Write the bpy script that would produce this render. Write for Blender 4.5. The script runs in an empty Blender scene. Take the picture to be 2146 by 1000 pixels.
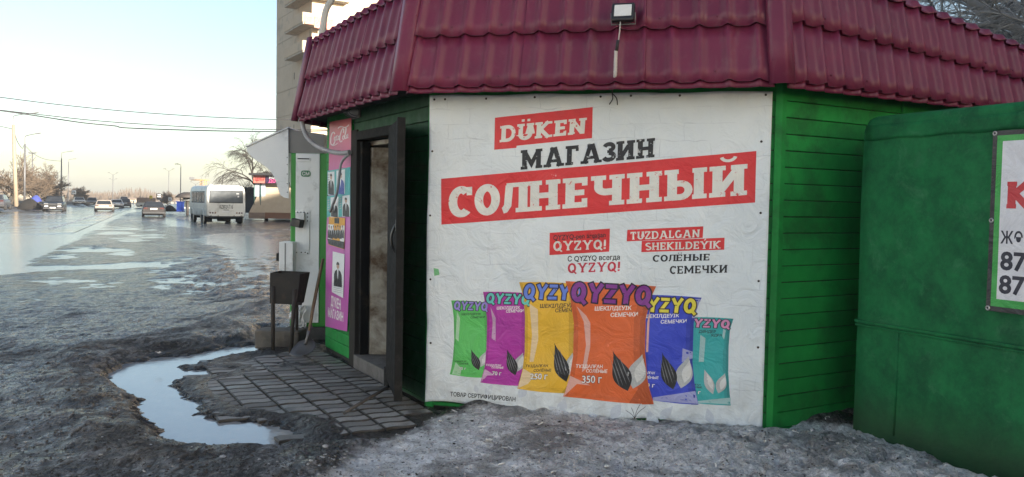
import bpy, bmesh, math, random
import numpy as np
from mathutils import Vector, Matrix
random.seed(7)
rng = np.random.default_rng(7)
scene = bpy.context.scene
COL = scene.collection
R = math.radians

# ------------------------------------------------------------------ camera
F = 1719.0; CX, CY = 1073.0, 500.0; EYE = 1.6
PITCH = math.atan(72 / F); ROLL = 0.018
fw = np.array([0, math.cos(PITCH), -math.sin(PITCH)])
_r0 = np.array([1.0, 0, 0]); _u0 = np.array([0, math.sin(PITCH), math.cos(PITCH)])
rt = math.cos(ROLL) * _r0 + math.sin(ROLL) * _u0
up = -math.sin(ROLL) * _r0 + math.cos(ROLL) * _u0
C0 = np.array([0, 0, EYE])
cam = bpy.data.cameras.new('camera'); cam_o = bpy.data.objects.new('camera', cam); COL.objects.link(cam_o)
cam.sensor_width = 36; cam.lens = F / 2146 * 36; cam.clip_start = 0.1; cam.clip_end = 5000
mw = Matrix.Identity(4)
for i in range(3):
    mw[i][0] = rt[i]; mw[i][1] = up[i]; mw[i][2] = -fw[i]; mw[i][3] = C0[i]
cam_o.matrix_world = mw
scene.camera = cam_o

# ------------------------------------------------------------------ daylight
SUN_AZ, SUN_EL = 132.0, 13.0          # degrees clockwise from +Y (view direction), elevation
world = bpy.data.worlds.new('World'); scene.world = world; world.use_nodes = True
nt = world.node_tree; nt.nodes.clear()
wo = nt.nodes.new('ShaderNodeOutputWorld'); bg = nt.nodes.new('ShaderNodeBackground')
sky = nt.nodes.new('ShaderNodeTexSky'); sky.sky_type = 'NISHITA'; sky.sun_disc = False
sky.sun_elevation = R(SUN_EL); sky.sun_rotation = R(SUN_AZ)
sky.altitude = 100; sky.air_density = 1.0; sky.dust_density = 1.4; sky.ozone_density = 1.2
bg.inputs['Strength'].default_value = 0.072
nt.links.new(sky.outputs[0], bg.inputs[0]); nt.links.new(bg.outputs[0], wo.inputs[0])
sun = bpy.data.lights.new('sun', 'SUN'); sun_o = bpy.data.objects.new('sun', sun); COL.objects.link(sun_o)
sun.energy = 4.6; sun.angle = R(0.6); sun.color = (1.0, 0.90, 0.77)
sd = Vector((math.sin(R(SUN_AZ)) * math.cos(R(SUN_EL)), math.cos(R(SUN_AZ)) * math.cos(R(SUN_EL)), math.sin(R(SUN_EL))))
sun_o.rotation_euler = sd.to_track_quat('Z', 'Y').to_euler()
scene.view_settings.view_transform = 'Standard'; scene.view_settings.look = 'None'
scene.view_settings.exposure = 1.95; scene.view_settings.gamma = 1.0
scene.view_settings.use_curve_mapping = False

# ------------------------------------------------------------------ measuring helpers
def ray(x, y):
    return fw + (x - CX) / F * rt + (CY - y) / F * up
def G(x, y, z=0.0):                       # meeting point with a level plane
    d = ray(x, y); return C0 + d * (z - EYE) / d[2]
def W(x, y, p, az, off=0.0):              # meeting point with an upright plane through p running along azimuth az
    a = R(az); n = np.array([math.cos(a), -math.sin(a), 0.0]); d = ray(x, y)
    q = np.array([p[0], p[1], 0.0]) + n * off
    return C0 + d * (n @ (q - C0)) / (n @ d)
def D(x, y, dist):                        # point at a given distance ahead
    v = ray(x, y); return C0 + v * dist / v[1]
def azdir(az):
    return np.array([math.sin(R(az)), math.cos(R(az)), 0.0])

# ------------------------------------------------------------------ noise in numpy
def _hash(ix, iy, s):
    n = (ix.astype(np.int64) * 374761393 + iy.astype(np.int64) * 668265263 + s * 974711) & 0x7fffffff
    n = ((n ^ (n >> 13)) * 1274126177) & 0x7fffffff
    return ((n ^ (n >> 16)) & 0xffff) / 65535.0
def vnoise(x, y, s=0):
    ix = np.floor(x); iy = np.floor(y); fx = x - ix; fy = y - iy
    fx = fx * fx * (3 - 2 * fx); fy = fy * fy * (3 - 2 * fy)
    a = _hash(ix, iy, s); b = _hash(ix + 1, iy, s); c = _hash(ix, iy + 1, s); d = _hash(ix + 1, iy + 1, s)
    return (a + (b - a) * fx) * (1 - fy) + (c + (d - c) * fx) * fy
def fbm(x, y, s=0, oct=4):
    v = 0; a = 0.5; t = 0
    for o in range(oct):
        v = v + a * vnoise(x * 2 ** o + 17.3 * o, y * 2 ** o - 9.1 * o, s + o); t += a; a *= 0.5
    return v / t - 0.5
def sstep(a, b, x):
    t = np.clip((x - a) / (b - a), 0, 1); return t * t * (3 - 2 * t)
def sdpoly(x, y, poly):                   # signed distance, negative inside
    P = np.asarray(poly, float)[:, :2]; d = np.full(x.shape, 1e9); ins = np.zeros(x.shape, bool)
    for i in range(len(P)):
        a = P[i]; b = P[(i + 1) % len(P)]; e = b - a; L = e @ e + 1e-12
        t = np.clip(((x - a[0]) * e[0] + (y - a[1]) * e[1]) / L, 0, 1)
        d = np.minimum(d, np.hypot(x - a[0] - t * e[0], y - a[1] - t * e[1]))
        c = ((a[1] > y) != (b[1] > y))
        with np.errstate(divide='ignore', invalid='ignore'):
            xi = e[0] * (y - a[1]) / (e[1] if e[1] else 1e-9) + a[0]
        ins ^= c & (x < xi)
    return np.where(ins, -d, d)

# ------------------------------------------------------------------ materials
MATS = {}
def newmat(name):
    m = bpy.data.materials.new(name); m.use_nodes = True
    t = m.node_tree; b = t.nodes['Principled BSDF']
    return m, t, b
def N(t, typ, **kw):
    n = t.nodes.new(typ)
    for k, v in kw.items():
        if k.startswith('i_'):
            n.inputs[k[2:].replace('_', ' ')].default_value = v
        else:
            setattr(n, k, v)
    return n
def mixc(t, fac, a, b):
    n = N(t, 'ShaderNodeMix', data_type='RGBA'); L = t.links
    for sock, v in ((0, fac), (6, a), (7, b)):
        if hasattr(v, 'links') or isinstance(v, bpy.types.NodeSocket): L.new(v, n.inputs[sock])
        else: n.inputs[sock].default_value = v if sock == 0 else (*v, 1)
    return n.outputs[2]
def ramp(t, fac, lo, hi, a=0.0, b=1.0):
    n = N(t, 'ShaderNodeMapRange'); n.inputs[1].default_value = lo; n.inputs[2].default_value = hi
    n.inputs[3].default_value = a; n.inputs[4].default_value = b; n.clamp = True
    t.links.new(fac, n.inputs[0]); return n.outputs[0]
def coord(t, kind='Object', scale=(1, 1, 1)):
    tc = N(t, 'ShaderNodeTexCoord'); mp = N(t, 'ShaderNodeMapping'); mp.inputs['Scale'].default_value = scale
    t.links.new(tc.outputs[kind], mp.inputs[0]); return mp.outputs[0]
def noise(t, vec, scale, detail=4, rough=0.55, dist=0.0):
    n = N(t, 'ShaderNodeTexNoise'); n.inputs['Scale'].default_value = scale; n.inputs['Detail'].default_value = detail
    n.inputs['Roughness'].default_value = rough; n.inputs['Distortion'].default_value = dist
    t.links.new(vec, n.inputs['Vector']); return n.outputs[0]
def M(name, c, rough=0.6, c2=None, vscale=3.0, dirt=None, dscale=2.0, damt=0.5, metal=0.0, bump=0.0, bscale=40.0,
      stretch=(1, 1, 1), spec=0.5, rvar=0.1, coat=0.0, orand=0.0):
    if name in MATS: return MATS[name]
    m, t, b = newmat(name); L = t.links
    v = coord(t, 'Object', stretch)
    c2 = c2 or tuple(x * 0.72 for x in c)
    n1 = noise(t, v, vscale, 5, 0.6)
    out = mixc(t, ramp(t, n1, 0.3, 0.7), c, c2)
    if dirt:
        n2 = noise(t, v, dscale, 6, 0.65, 0.3)
        out = mixc(t, ramp(t, n2, 0.62 - 0.25 * damt, 0.78 - 0.15 * damt), out, dirt)
    if orand:
        oi = N(t, 'ShaderNodeObjectInfo'); out = mixc(t, ramp(t, oi.outputs['Random'], 0, 1, 0, orand), out, tuple(x * .45 for x in c))
    L.new(out, b.inputs['Base Color'])
    b.inputs['Metallic'].default_value = metal; b.inputs['Specular IOR Level'].default_value = spec
    b.inputs['Coat Weight'].default_value = coat
    n3 = noise(t, v, vscale * 4, 4)
    L.new(ramp(t, n3, 0.3, 0.7, max(0.02, rough - rvar), min(1, rough + rvar)), b.inputs['Roughness'])
    if bump:
        bp = N(t, 'ShaderNodeBump'); bp.inputs['Strength'].default_value = 1.0; bp.inputs['Distance'].default_value = bump
        L.new(noise(t, v, bscale, 5, 0.6), bp.inputs['Height']); L.new(bp.outputs[0], b.inputs['Normal'])
    MATS[name] = m
    return m

# ------------------------------------------------------------------ mesh builder
class MB:
    def __init__(s): s.v = []; s.f = []; s.sm = []
    def add(s, vs, fs, smooth=False):
        o = len(s.v); s.v += [tuple(float(c) for c in p) for p in vs]
        s.f += [tuple(i + o for i in f) for f in fs]; s.sm += [smooth] * len(fs); return s
    def obox(s, c, ax, ay, az_, hx, hy, hz):     # centre, three unit axes, half sizes
        c = np.asarray(c, float); ax = np.asarray(ax, float) * hx; ay = np.asarray(ay, float) * hy; az_ = np.asarray(az_, float) * hz
        vs = [c + i * ax + j * ay + k * az_ for k in (-1, 1) for j in (-1, 1) for i in (-1, 1)]
        return s.add(vs, [(0, 2, 3, 1), (4, 5, 7, 6), (0, 1, 5, 4), (2, 6, 7, 3), (0, 4, 6, 2), (1, 3, 7, 5)])
    def box(s, x0, x1, y0, y1, z0, z1):
        return s.obox(((x0 + x1) / 2, (y0 + y1) / 2, (z0 + z1) / 2), (1, 0, 0), (0, 1, 0), (0, 0, 1), (x1 - x0) / 2, (y1 - y0) / 2, (z1 - z0) / 2)
    def tube(s, pts, rad, n=6, cap=True):
        P = [np.asarray(p, float) for p in pts]; k = len(P)
        if not hasattr(rad, '__len__'): rad = [rad] * k
        vs = []; ref = None
        for i in range(k):
            d = P[min(i + 1, k - 1)] - P[max(i - 1, 0)]; d = d / (np.linalg.norm(d) + 1e-12)
            if ref is None:
                ref = np.array([0, 0, 1.0]) if abs(d[2]) < 0.9 else np.array([1.0, 0, 0])
            a = ref - d * (ref @ d); a /= np.linalg.norm(a) + 1e-12; b = np.cross(d, a); ref = a
            for j in range(n):
                t = 2 * math.pi * j / n; vs.append(P[i] + rad[i] * (math.cos(t) * a + math.sin(t) * b))
        fs = [(i * n + j, i * n + (j + 1) % n, (i + 1) * n + (j + 1) % n, (i + 1) * n + j) for i in range(k - 1) for j in range(n)]
        s.add(vs, fs, True)
        if cap:
            o = len(s.v) - len(vs)
            s.f.append(tuple(o + j for j in range(n))[::-1]); s.f.append(tuple(o + (k - 1) * n + j for j in range(n))); s.sm += [False, False]
        return s
    def prism(s, poly, o, ax, ay, h0, h1):       # 2D polygon in plane (ax, ay) at o, from h0 to h1 along the normal
        o = np.asarray(o, float); ax = np.asarray(ax, float); ay = np.asarray(ay, float); nz = np.cross(ax, ay)
        n = len(poly); vs = [o + ax * p[0] + ay * p[1] + nz * h for h in (h0, h1) for p in poly]
        fs = [tuple(range(n))[::-1], tuple(range(n, 2 * n))] + [(i, (i + 1) % n, n + (i + 1) % n, n + i) for i in range(n)]
        return s.add(vs, fs)
    def lathe(s, prof, o, axis, n=16):           # profile (radius, height)
        o = np.asarray(o, float); d = np.asarray(axis, float); d = d / np.linalg.norm(d)
        ref = np.array([0, 0, 1.0]) if abs(d[2]) < 0.9 else np.array([1.0, 0, 0])
        a = ref - d * (ref @ d); a /= np.linalg.norm(a); b = np.cross(d, a)
        vs = [o + d * h + r * (math.cos(2 * math.pi * j / n) * a + math.sin(2 * math.pi * j / n) * b) for r, h in prof for j in range(n)]
        fs = [(i * n + j, i * n + (j + 1) % n, (i + 1) * n + (j + 1) % n, (i + 1) * n + j) for i in range(len(prof) - 1) for j in range(n)]
        return s.add(vs, fs, True)
    def quad(s, a, b, c, d): return s.add([a, b, c, d], [(0, 1, 2, 3)])
    def grid(s, nu, nv, fn, smooth=True):
        vs = [fn(i / nu, j / nv) for j in range(nv + 1) for i in range(nu + 1)]
        fs = [(j * (nu + 1) + i, j * (nu + 1) + i + 1, (j + 1) * (nu + 1) + i + 1, (j + 1) * (nu + 1) + i) for j in range(nv) for i in range(nu)]
        return s.add(vs, fs, smooth)
    def build(s, name, mat, parent=None, loc=None, kind=None, label=None, bevel=0.0):
        me = bpy.data.meshes.new(name)
        base = np.zeros(3)
        if loc is not None: base = np.asarray(loc, float)
        p = parent
        if parent is not None and parent.get('_w'):      # built in world coordinates under an unrotated thing
            b = np.array(parent['_w']); vs = [tuple(np.array(v) - b) for v in s.v]
        else:
            vs = [tuple(np.array(v) - base) for v in s.v] if loc is not None else s.v
        me.from_pydata(vs, [], s.f); me.polygons.foreach_set('use_smooth', s.sm); me.update()
        if mat: me.materials.append(mat)
        o = bpy.data.objects.new(name, me); COL.objects.link(o)
        if parent is not None:
            o.parent = parent
            if parent.get('_w'): o['_w'] = list(parent['_w'])
        elif loc is not None:
            o.location = base; o['_w'] = list(base)
        if kind: o['kind'] = kind
        if label: o['label'] = label
        if bevel:
            md = o.modifiers.new('bevel', 'BEVEL'); md.width = bevel; md.segments = 2; md.limit_method = 'ANGLE'; md.angle_limit = R(40)
        return o
def tag(o, label, cat, group=None):
    o['label'] = label; o['category'] = cat
    if group: o['group'] = group
    return o
def thing(name, label, cat, loc=(0, 0, 0), rz=0.0, group=None, world=True):
    o = bpy.data.objects.new(name, None); COL.objects.link(o); o.empty_display_size = 0.2
    o.location = [float(c) for c in loc]; o.rotation_euler = (0, 0, rz)
    if world: o['_w'] = [float(c) for c in loc]
    return tag(o, label, cat, group)
def copy_tree(o, parent=None):
    c = o.copy(); COL.objects.link(c)
    if parent is not None: c.parent = parent
    for ch in [x for x in CHILD.get(o.name, [])]: copy_tree(ch, c)
    return c
CHILD = {}
def index_children():
    CHILD.clear()
    for o in bpy.data.objects:
        if o.parent: CHILD.setdefault(o.parent.name, []).append(o)
Z = np.array([0, 0, 1.0])
# ================================================================== KEY PLACES
AZL, AZF, AZR = -30.0, 105.0, 60.0
dL, dF, dR = azdir(AZL), azdir(AZF), azdir(AZR)
def outward(az, sgn): return sgn * np.array([math.cos(R(az)), -math.sin(R(az)), 0])
nL = outward(AZL, -1); nF = outward(AZF, 1); nR = outward(AZR, 1)
KA = np.array([-0.642, 6.445, 0.0]); KB = KA + 2.60 * dF; KC = KA + 2.72 * dL
ROAD_AZ = -23.5
dRoad = azdir(ROAD_AZ); nRoad = outward(ROAD_AZ, -1)       # nRoad points to the far side of the road
R0 = np.array([-15.2, 26.4, 0.0])                           # a point on the near edge of the road
TAZ = -26.5
T0 = np.array([2.42, 5.75, 0.0]); dT = -azdir(TAZ); nT = outward(TAZ, -1)

def poly(pts, z=0.0): return [G(x, y, z)[:2] for x, y in pts]
CLEARED = poly([(232, 790), (262, 757), (330, 744), (400, 732), (470, 722), (533, 715), (560, 690), (680, 705)]) + \
          [KC[:2] + 0.4 * dR[:2], KA[:2] + np.array([0.4, 0.4])] + \
          poly([(930, 868), (905, 890), (800, 912), (720, 918), (560, 942), (430, 942), (350, 905), (300, 850), (285, 818)])
PUDDLE = poly([(240, 790), (268, 760), (335, 748), (400, 743), (470, 727), (528, 722), (536, 733), (440, 744), (372, 764), (378, 774), (445, 777),
               (400, 784), (350, 790), (350, 812), (372, 835), (388, 852), (420, 872), (455, 880), (500, 885), (560, 890), (590, 905), (560, 932),
               (500, 937), (410, 936), (372, 915), (342, 888), (318, 858), (308, 830), (282, 812)])
MIDWET = poly([(345, 575), (360, 560), (335, 548), (345, 540), (420, 532), (450, 520), (415, 505), (425, 492), (520, 486), (600, 492), (640, 540), (640, 625), (520, 628), (440, 628), (395, 612), (350, 598)])
LONGWET = poly([(0, 567), (80, 556), (180, 556), (280, 549), (345, 548), (350, 556), (260, 560), (160, 563), (60, 568), (-60, 576), (-60, 566)])
ROADWET = poly([(-80, 565), (15, 563), (45, 545), (60, 530), (110, 515), (140, 500), (165, 486), (150, 478), (60, 470), (-80, 470)])
ICEPATCH = [poly([(-60, 596), (120, 585), (330, 596), (470, 655), (430, 690), (300, 712), (120, 735), (-60, 745)]), poly([(120, 490), (300, 452), (610, 466), (640, 640), (350, 606), (90, 548)]), poly([(-60, 800), (130, 830), (230, 900), (200, 960), (-60, 930)])]
SMALLWET = [poly(p) for p in ([(160, 521), (172, 516), (190, 518), (178, 526), (162, 526)], [(205, 519), (240, 520), (245, 525), (210, 526)],
            [(120, 536), (150, 531), (150, 538), (125, 541)], [(255, 440), (300, 434), (300, 440), (262, 446)], [(330, 455), (400, 470), (380, 474), (330, 462)],
            [(540, 470), (600, 462), (620, 475), (560, 480)], [(470, 505), (520, 503), (530, 508), (480, 511)])]
SNOW = poly([(892, 872), (960, 858), (1100, 858), (1240, 868)]) + [KB[:2] + np.array([0.2, 0.3]), T0[:2] + np.array([.2, .1]), (T0 + 2.6 * dT)[:2] + np.array([.4, .2]), (2.2, 2.6), (0.3, 2.8)] + \
       poly([(520, 1090), (640, 1010), (720, 960), (800, 925)])

def road_coords(x, y):
    dx = x - R0[0]; dy = y - R0[1]
    return dx * dRoad[0] + dy * dRoad[1], dx * nRoad[0] + dy * nRoad[1]
def bent_lat(x, y):
    a, l = road_coords(x, y)
    return a, l + np.where(a > 60, (a - 60) ** 2 * 0.0004, 0)

def ground_fields(x, y):
    n1 = fbm(x * 0.9, y * 0.9, 3, 4); n2 = fbm(x * 3.1, y * 3.1, 11, 4); n3 = fbm(x * 11, y * 11, 23, 3); n4 = fbm(x * 27, y * 27, 5, 2)
    dist = np.hypot(x, y)
    wob = 0.16 * n2 + 0.07 * n3
    c = sdpoly(x, y, CLEARED) + wob * 0.8
    s = sdpoly(x, y, SNOW) + wob * 1.6
    # icy crust outside the cleared patch: high beside it, sinking with distance
    lvl = 0.095 * (1 - sstep(8.5, 15, dist)) - 0.01
    h = lvl * (.7 * sstep(0.02, 0.20, c) + .3 * sstep(.1, .7, c)) + 0.03 * n1 * sstep(0.1, 1.0, c)
    bump = sstep(0.02, 0.22, c)
    # ruts along the road direction
    a, l = bent_lat(x, y)
    rut = fbm(l * 0.8 + 0.4 * n1, a * 0.10, 31, 4)
    near = 1 - sstep(6, 30, dist)
    h += bump * (0.045 * rut + (0.035 * n2 + 0.024 * n3 + 0.017 * n4) * (0.35 + 0.65 * near))
    # the bank left of the puddle
    bank = np.exp(-((sdpoly(x, y, CLEARED) - 0.42) / 0.28) ** 2) * sstep(-1.45, -1.9, x) * sstep(9.4, 8.2, y)
    h += 0.03 * bank * (1 + 2 * n2)
    # cleared patch: tiny roughness, dips
    ins = 1 - sstep(-0.1, 0.1, c)
    h += ins * (-0.010 + 0.046 * np.clip(n1 + 0.6 * n2 + 0.035, -0.08, 0.3) + 0.009 * n3 + .006 * n4)
    p = sdpoly(x, y, PUDDLE) - .09 + 0.14 * n2 + 0.16 * n3 + .10 * n4
    h += ins * .022 * np.exp(-((p - .16) / .13) ** 2)
    h -= (0.050 + .035 * n3 + .02 * n4) * (1 - sstep(-0.12, 0.05, p))
    # dark asphalt hollow in front of the door
    ax_, ay_ = G(660, 893)[:2]
    hol = np.exp(-(((x - ax_) / 0.55) ** 2 + ((y - ay_) / 0.30) ** 2) ** 2)
    h += hol * 0.012
    for hx_, hy_, hw_ in ((810, 892, .55), (600, 800, .7), (740, 825, .5)):
        bx_, by_ = G(hx_, hy_)[:2]; h -= .016 * np.exp(-((x - bx_) ** 2 + (y - by_) ** 2) / hw_ ** 2) * ins
    # dirty snow heap against the banner and the trailer
    snow = 1 - sstep(-0.22, 0.06, s)
    heap = (1 - sstep(-0.9, 0.0, s)) * (0.025 + 0.105 * sstep(0.5, 2.4, x)) + (.45 + .55 * sstep(.2, 1.8, x)) * (0.09 * (n1 + 0.02) + 0.07 * n2 + 0.05 * n3 - .10 * (np.abs(n3) - .1) - .09 * (np.abs(n2) - .12) + 0.035 * n4)
    tr = (x - T0[0]) * nT[0] + (y - T0[1]) * nT[1]
    heap = heap - 0.16 * sstep(0.5, 0.0, tr) * sstep(0.5, 1.3, (x - T0[0]) * dT[0] + (y - T0[1]) * dT[1])
    h = h * (1 - 0.75 * snow) + snow * heap
    # open water hollows further off
    wet = np.zeros_like(x)
    for q, dep, k in ((MIDWET, 0.046, 1.1), (LONGWET, 0.10, 0.35), (ROADWET, 0.09, 0.6), *[(q, 0.09, 0.35) for q in SMALLWET]):
        d = sdpoly(x, y, q) + k * (0.9 * n2 + 0.5 * n1)
        f = 1 - sstep(-0.35, 0.30, d)
        wet = np.maximum(wet, f)
        h = h * (1 - 0.8 * f) - f * (dep - 0.13 * np.clip(rut + .8 * n2 + .6 * n3, -.3, .8))
    # road bed and the verge beyond it
    rb = sstep(-0.8, 0.3, l) * sstep(9.8, 9.0, l) * sstep(-34, -26, a)
    h = h * (1 - rb) + rb * (-0.085)
    berm = sstep(9.2, 11.5, l) * sstep(0, 25, a)
    h += berm * (0.45 + 0.5 * n1 * (1 - sstep(100, 200, dist)))
    # the kerb side near the tower
    h += 0.10 * sstep(40, 44, y) * sstep(-15.5, -13.5, x + (y - 60) * 0.25) 
    h -= 0.25 * sstep(300, 700, dist)
    return h, snow, 1 - sstep(-0.05, 0.12, c), wet, berm, bank

def graded(lo, hi, dlo, dhi, step, grow):
    v = list(np.arange(dlo, dhi, step)); s = step; x = dlo; left = []
    while x > lo: s = s * grow; x -= s; left.append(x)
    s = step; x = v[-1]; right = []
    while x < hi: s = s * grow; x += s; right.append(x)
    return np.array(left[::-1] + v + right)
gx = graded(-900, 700, -6.2, 4.0, 0.030, 1.035)
gy = graded(-60, 1200, 3.6, 11.0, 0.030, 1.022)
X, Y = np.meshgrid(gx, gy)
Hh, fS, fC, fW, fB, fK = ground_fields(X, Y)
def ground_z(x, y):
    return float(ground_fields(np.array([[float(x)]]), np.array([[float(y)]]))[0][0, 0])
nx, ny = len(gx), len(gy)
me = bpy.data.meshes.new('ground')
co = np.stack([X, Y, Hh], -1).reshape(-1, 3)
i = np.arange(nx * ny).reshape(ny, nx)
qd = np.stack([i[:-1, :-1], i[:-1, 1:], i[1:, 1:], i[1:, :-1]], -1).reshape(-1, 4)
me.vertices.add(len(co)); me.vertices.foreach_set('co', co.ravel())
me.loops.add(qd.size); me.loops.foreach_set('vertex_index', qd.ravel().astype(np.int32))
me.polygons.add(len(qd)); me.polygons.foreach_set('loop_start', np.arange(0, qd.size, 4, dtype=np.int32))
me.polygons.foreach_set('loop_total', np.full(len(qd), 4, dtype=np.int32))
me.polygons.foreach_set('use_smooth', np.ones(len(qd), bool)); me.update(); me.validate()
ca = me.attributes.new('kinds', 'FLOAT_COLOR', 'POINT')      # R snow, G cleared paving area, B verge soil, A browner tone on the bank
ca.data.foreach_set('color', np.stack([fS, fC, fB, fK], -1).reshape(-1).astype(np.float32))
ia = me.attributes.new('ice', 'FLOAT', 'POINT'); _n = fbm(X * 1.7, Y * 1.1, 61, 4)
ia.data.foreach_set('value', np.maximum.reduce([k_ * (1 - sstep(-.5, .35, sdpoly(X, Y, q) + 1.2 * _n)) for q, k_ in zip(ICEPATCH, (1.0, .9, .6))]).reshape(-1).astype(np.float32))
wa = me.attributes.new('wet', 'FLOAT', 'POINT')
wa.data.foreach_set('value', ((1 - sstep(-0.022, 0.012, Hh - 0.006 * fbm(X * 9, Y * 9, 3, 2))) * (1 - .9 * fS)).reshape(-1).astype(np.float32))
ground = bpy.data.objects.new('ground', me); COL.objects.link(ground); ground['kind'] = 'structure'

def ground_material():
    m, t, b = newmat('icy_mud'); L = t.links
    at = N(t, 'ShaderNodeAttribute', attribute_name='kinds'); sp = N(t, 'ShaderNodeSeparateColor'); L.new(at.outputs['Color'], sp.inputs[0])
    v = coord(t, 'Object'); vr = N(t, 'ShaderNodeMapping'); vr.inputs['Rotation'].default_value = (0, 0, R(ROAD_AZ)); vr.inputs['Scale'].default_value = (1.0, 0.42, 1)
    vr.vector_type = 'POINT'
    L.new(v, vr.inputs[0]); vs = vr.outputs[0]
    big = noise(t, v, 0.55, 6, 0.62, 0.4); mid = noise(t, vs, 3.0, 7, 0.68, 0.3); fin = noise(t, v, 34, 5, 0.7); grit = noise(t, v, 120, 3, 0.6)
    mud = mixc(t, ramp(t, mid, 0.35, 0.65), (0.030, 0.028, 0.026), (0.105, 0.098, 0.090)); mud = mixc(t, ramp(t, fin, .47, .58), mud, (0.011, 0.010, 0.009)); mud = mixc(t, ramp(t, grit, .54, .63, 0, .85), mud, (0.20, 0.195, 0.19))
    ice = mixc(t, ramp(t, fin, 0.3, 0.7), (0.16, 0.16, 0.163), (0.44, 0.44, 0.445))
    ai = N(t, 'ShaderNodeAttribute', attribute_name='ice'); im = N(t, 'ShaderNodeMath', operation='MULTIPLY_ADD'); L.new(ai.outputs['Fac'], im.inputs[0]); im.inputs[1].default_value = .055; L.new(noise(t, vs, 3.2, 10, 0.82, 0.4), im.inputs[2])
    gnd = mixc(t, ramp(t, im.outputs[0], 0.465, 0.585, 0, 0.85), mud, ice)
    brown = mixc(t, ramp(t, grit, 0.3, 0.7), (0.06, 0.042, 0.026), (0.16, 0.12, 0.075))
    gnd = mixc(t, ramp(t, at.outputs['Alpha'], 0.25, 0.9, 0, 0.5), gnd, brown)
    gnd = mixc(t, ramp(t, noise(t, v, 0.35, 4, 0.6), 0.60, 0.70, 0, 0.2), gnd, brown)
    asph = mixc(t, ramp(t, grit, 0.35, 0.65), (0.022, 0.020, 0.019), (0.055, 0.050, 0.047))
    asph = mixc(t, ramp(t, mid, 0.5, 0.72), asph, (0.075, 0.062, 0.05))
    soil = mixc(t, ramp(t, mid, 0.35, 0.65), (0.05, 0.036, 0.022), (0.12, 0.085, 0.05))
    sn = mixc(t, ramp(t, noise(t, v, 5, 7, 0.7, 0.4), 0.38, 0.62), (0.55, 0.55, 0.55), (0.93, 0.935, 0.945))
    sn = mixc(t, ramp(t, noise(t, v, 1.5, 5, 0.7, 0.4), 0.50, 0.60, 0, 0.75), sn, (0.15, 0.145, 0.14))
    spk = ramp(t, noise(t, v, 60, 4, 0.75), 0.60, 0.66); spk2 = ramp(t, noise(t, v, 21, 5, 0.75, 0.4), 0.60, 0.66)
    sn = mixc(t, spk, sn, (0.035, 0.03, 0.026)); sn = mixc(t, spk2, sn, (0.055, 0.048, 0.042))
    vo = N(t, 'ShaderNodeTexVoronoi'); vo.inputs['Scale'].default_value = 24; dv = N(t, 'ShaderNodeVectorMath', operation='ADD'); nzv = N(t, 'ShaderNodeTexNoise'); nzv.inputs['Scale'].default_value = 9; L.new(v, nzv.inputs['Vector'])
    sv = N(t, 'ShaderNodeVectorMath', operation='SCALE'); sv.inputs['Scale'].default_value = .16; L.new(nzv.outputs['Color'], sv.inputs[0]); L.new(vs, dv.inputs[0]); L.new(sv.outputs[0], dv.inputs[1]); L.new(dv.outputs[0], vo.inputs['Vector'])
    vo2 = N(t, 'ShaderNodeTexVoronoi'); vo2.inputs['Scale'].default_value = 9; L.new(dv.outputs[0], vo2.inputs['Vector'])
    gnd = mixc(t, ramp(t, vo.outputs['Distance'], .40, .70, 0, .75), gnd, (0.012, 0.011, 0.010)); gnd = mixc(t, ramp(t, vo2.outputs['Distance'], .50, .80, 0, .6), gnd, (0.014, 0.013, 0.012))
    sn = mixc(t, ramp(t, vo2.outputs['Distance'], .52, .9, 0, .35), sn, (0.11, 0.105, 0.10)); sn = mixc(t, ramp(t, vo.outputs['Distance'], .55, .85, 0, .25), sn, (0.13, 0.125, 0.12))
    col = mixc(t, sp.outputs['Green'], gnd, asph); col = mixc(t, sp.outputs['Blue'], col, soil)
    # ragged rim of the snow
    ad = N(t, 'ShaderNodeMath', operation='MULTIPLY_ADD'); L.new(noise(t, v, 6, 6, 0.7), ad.inputs[0]); ad.inputs[1].default_value = 1.0
    L.new(sp.outputs['Red'], ad.inputs[2])
    rs = ramp(t, ad.outputs[0], 0.85, 1.25)
    col = mixc(t, rs, col, sn)
    aw0 = N(t, 'ShaderNodeAttribute', attribute_name='wet'); col = mixc(t, ramp(t, aw0.outputs['Fac'], 0, 1, 0, .7), col, (0.022, 0.020, 0.018))
    L.new(col, b.inputs['Base Color'])
    wetn = noise(t, vs, 1.3, 9, 0.74, 0.8)
    wi = N(t, 'ShaderNodeMath', operation='MULTIPLY_ADD'); L.new(ai.outputs['Fac'], wi.inputs[0]); wi.inputs[1].default_value = -.07; L.new(wetn, wi.inputs[2])
    r1 = ramp(t, wi.outputs[0], 0.44, 0.58, 0.09, 0.70)
    rr = N(t, 'ShaderNodeMix', data_type='FLOAT'); L.new(rs, rr.inputs[0]); L.new(r1, rr.inputs[2]); rr.inputs[3].default_value = 0.62
    r2 = N(t, 'ShaderNodeMix', data_type='FLOAT'); L.new(sp.outputs['Blue'], r2.inputs[0]); L.new(rr.outputs[0], r2.inputs[2]); r2.inputs[3].default_value = 0.9
    r3 = N(t, 'ShaderNodeMix', data_type='FLOAT'); L.new(sp.outputs['Green'], r3.inputs[0]); L.new(r2.outputs[0], r3.inputs[2]); L.new(ramp(t, wetn, 0.4, 0.6, 0.3, 0.7), r3.inputs[3])
    aw = N(t, 'ShaderNodeAttribute', attribute_name='wet')
    r4 = N(t, 'ShaderNodeMix', data_type='FLOAT'); L.new(aw.outputs['Fac'], r4.inputs[0]); L.new(r3.outputs[0], r4.inputs[2]); r4.inputs[3].default_value = 0.12
    L.new(r4.outputs[0], b.inputs['Roughness'])
    b1 = N(t, 'ShaderNodeBump'); b1.inputs['Distance'].default_value = 0.05; b1.inputs['Strength'].default_value = 1
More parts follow.
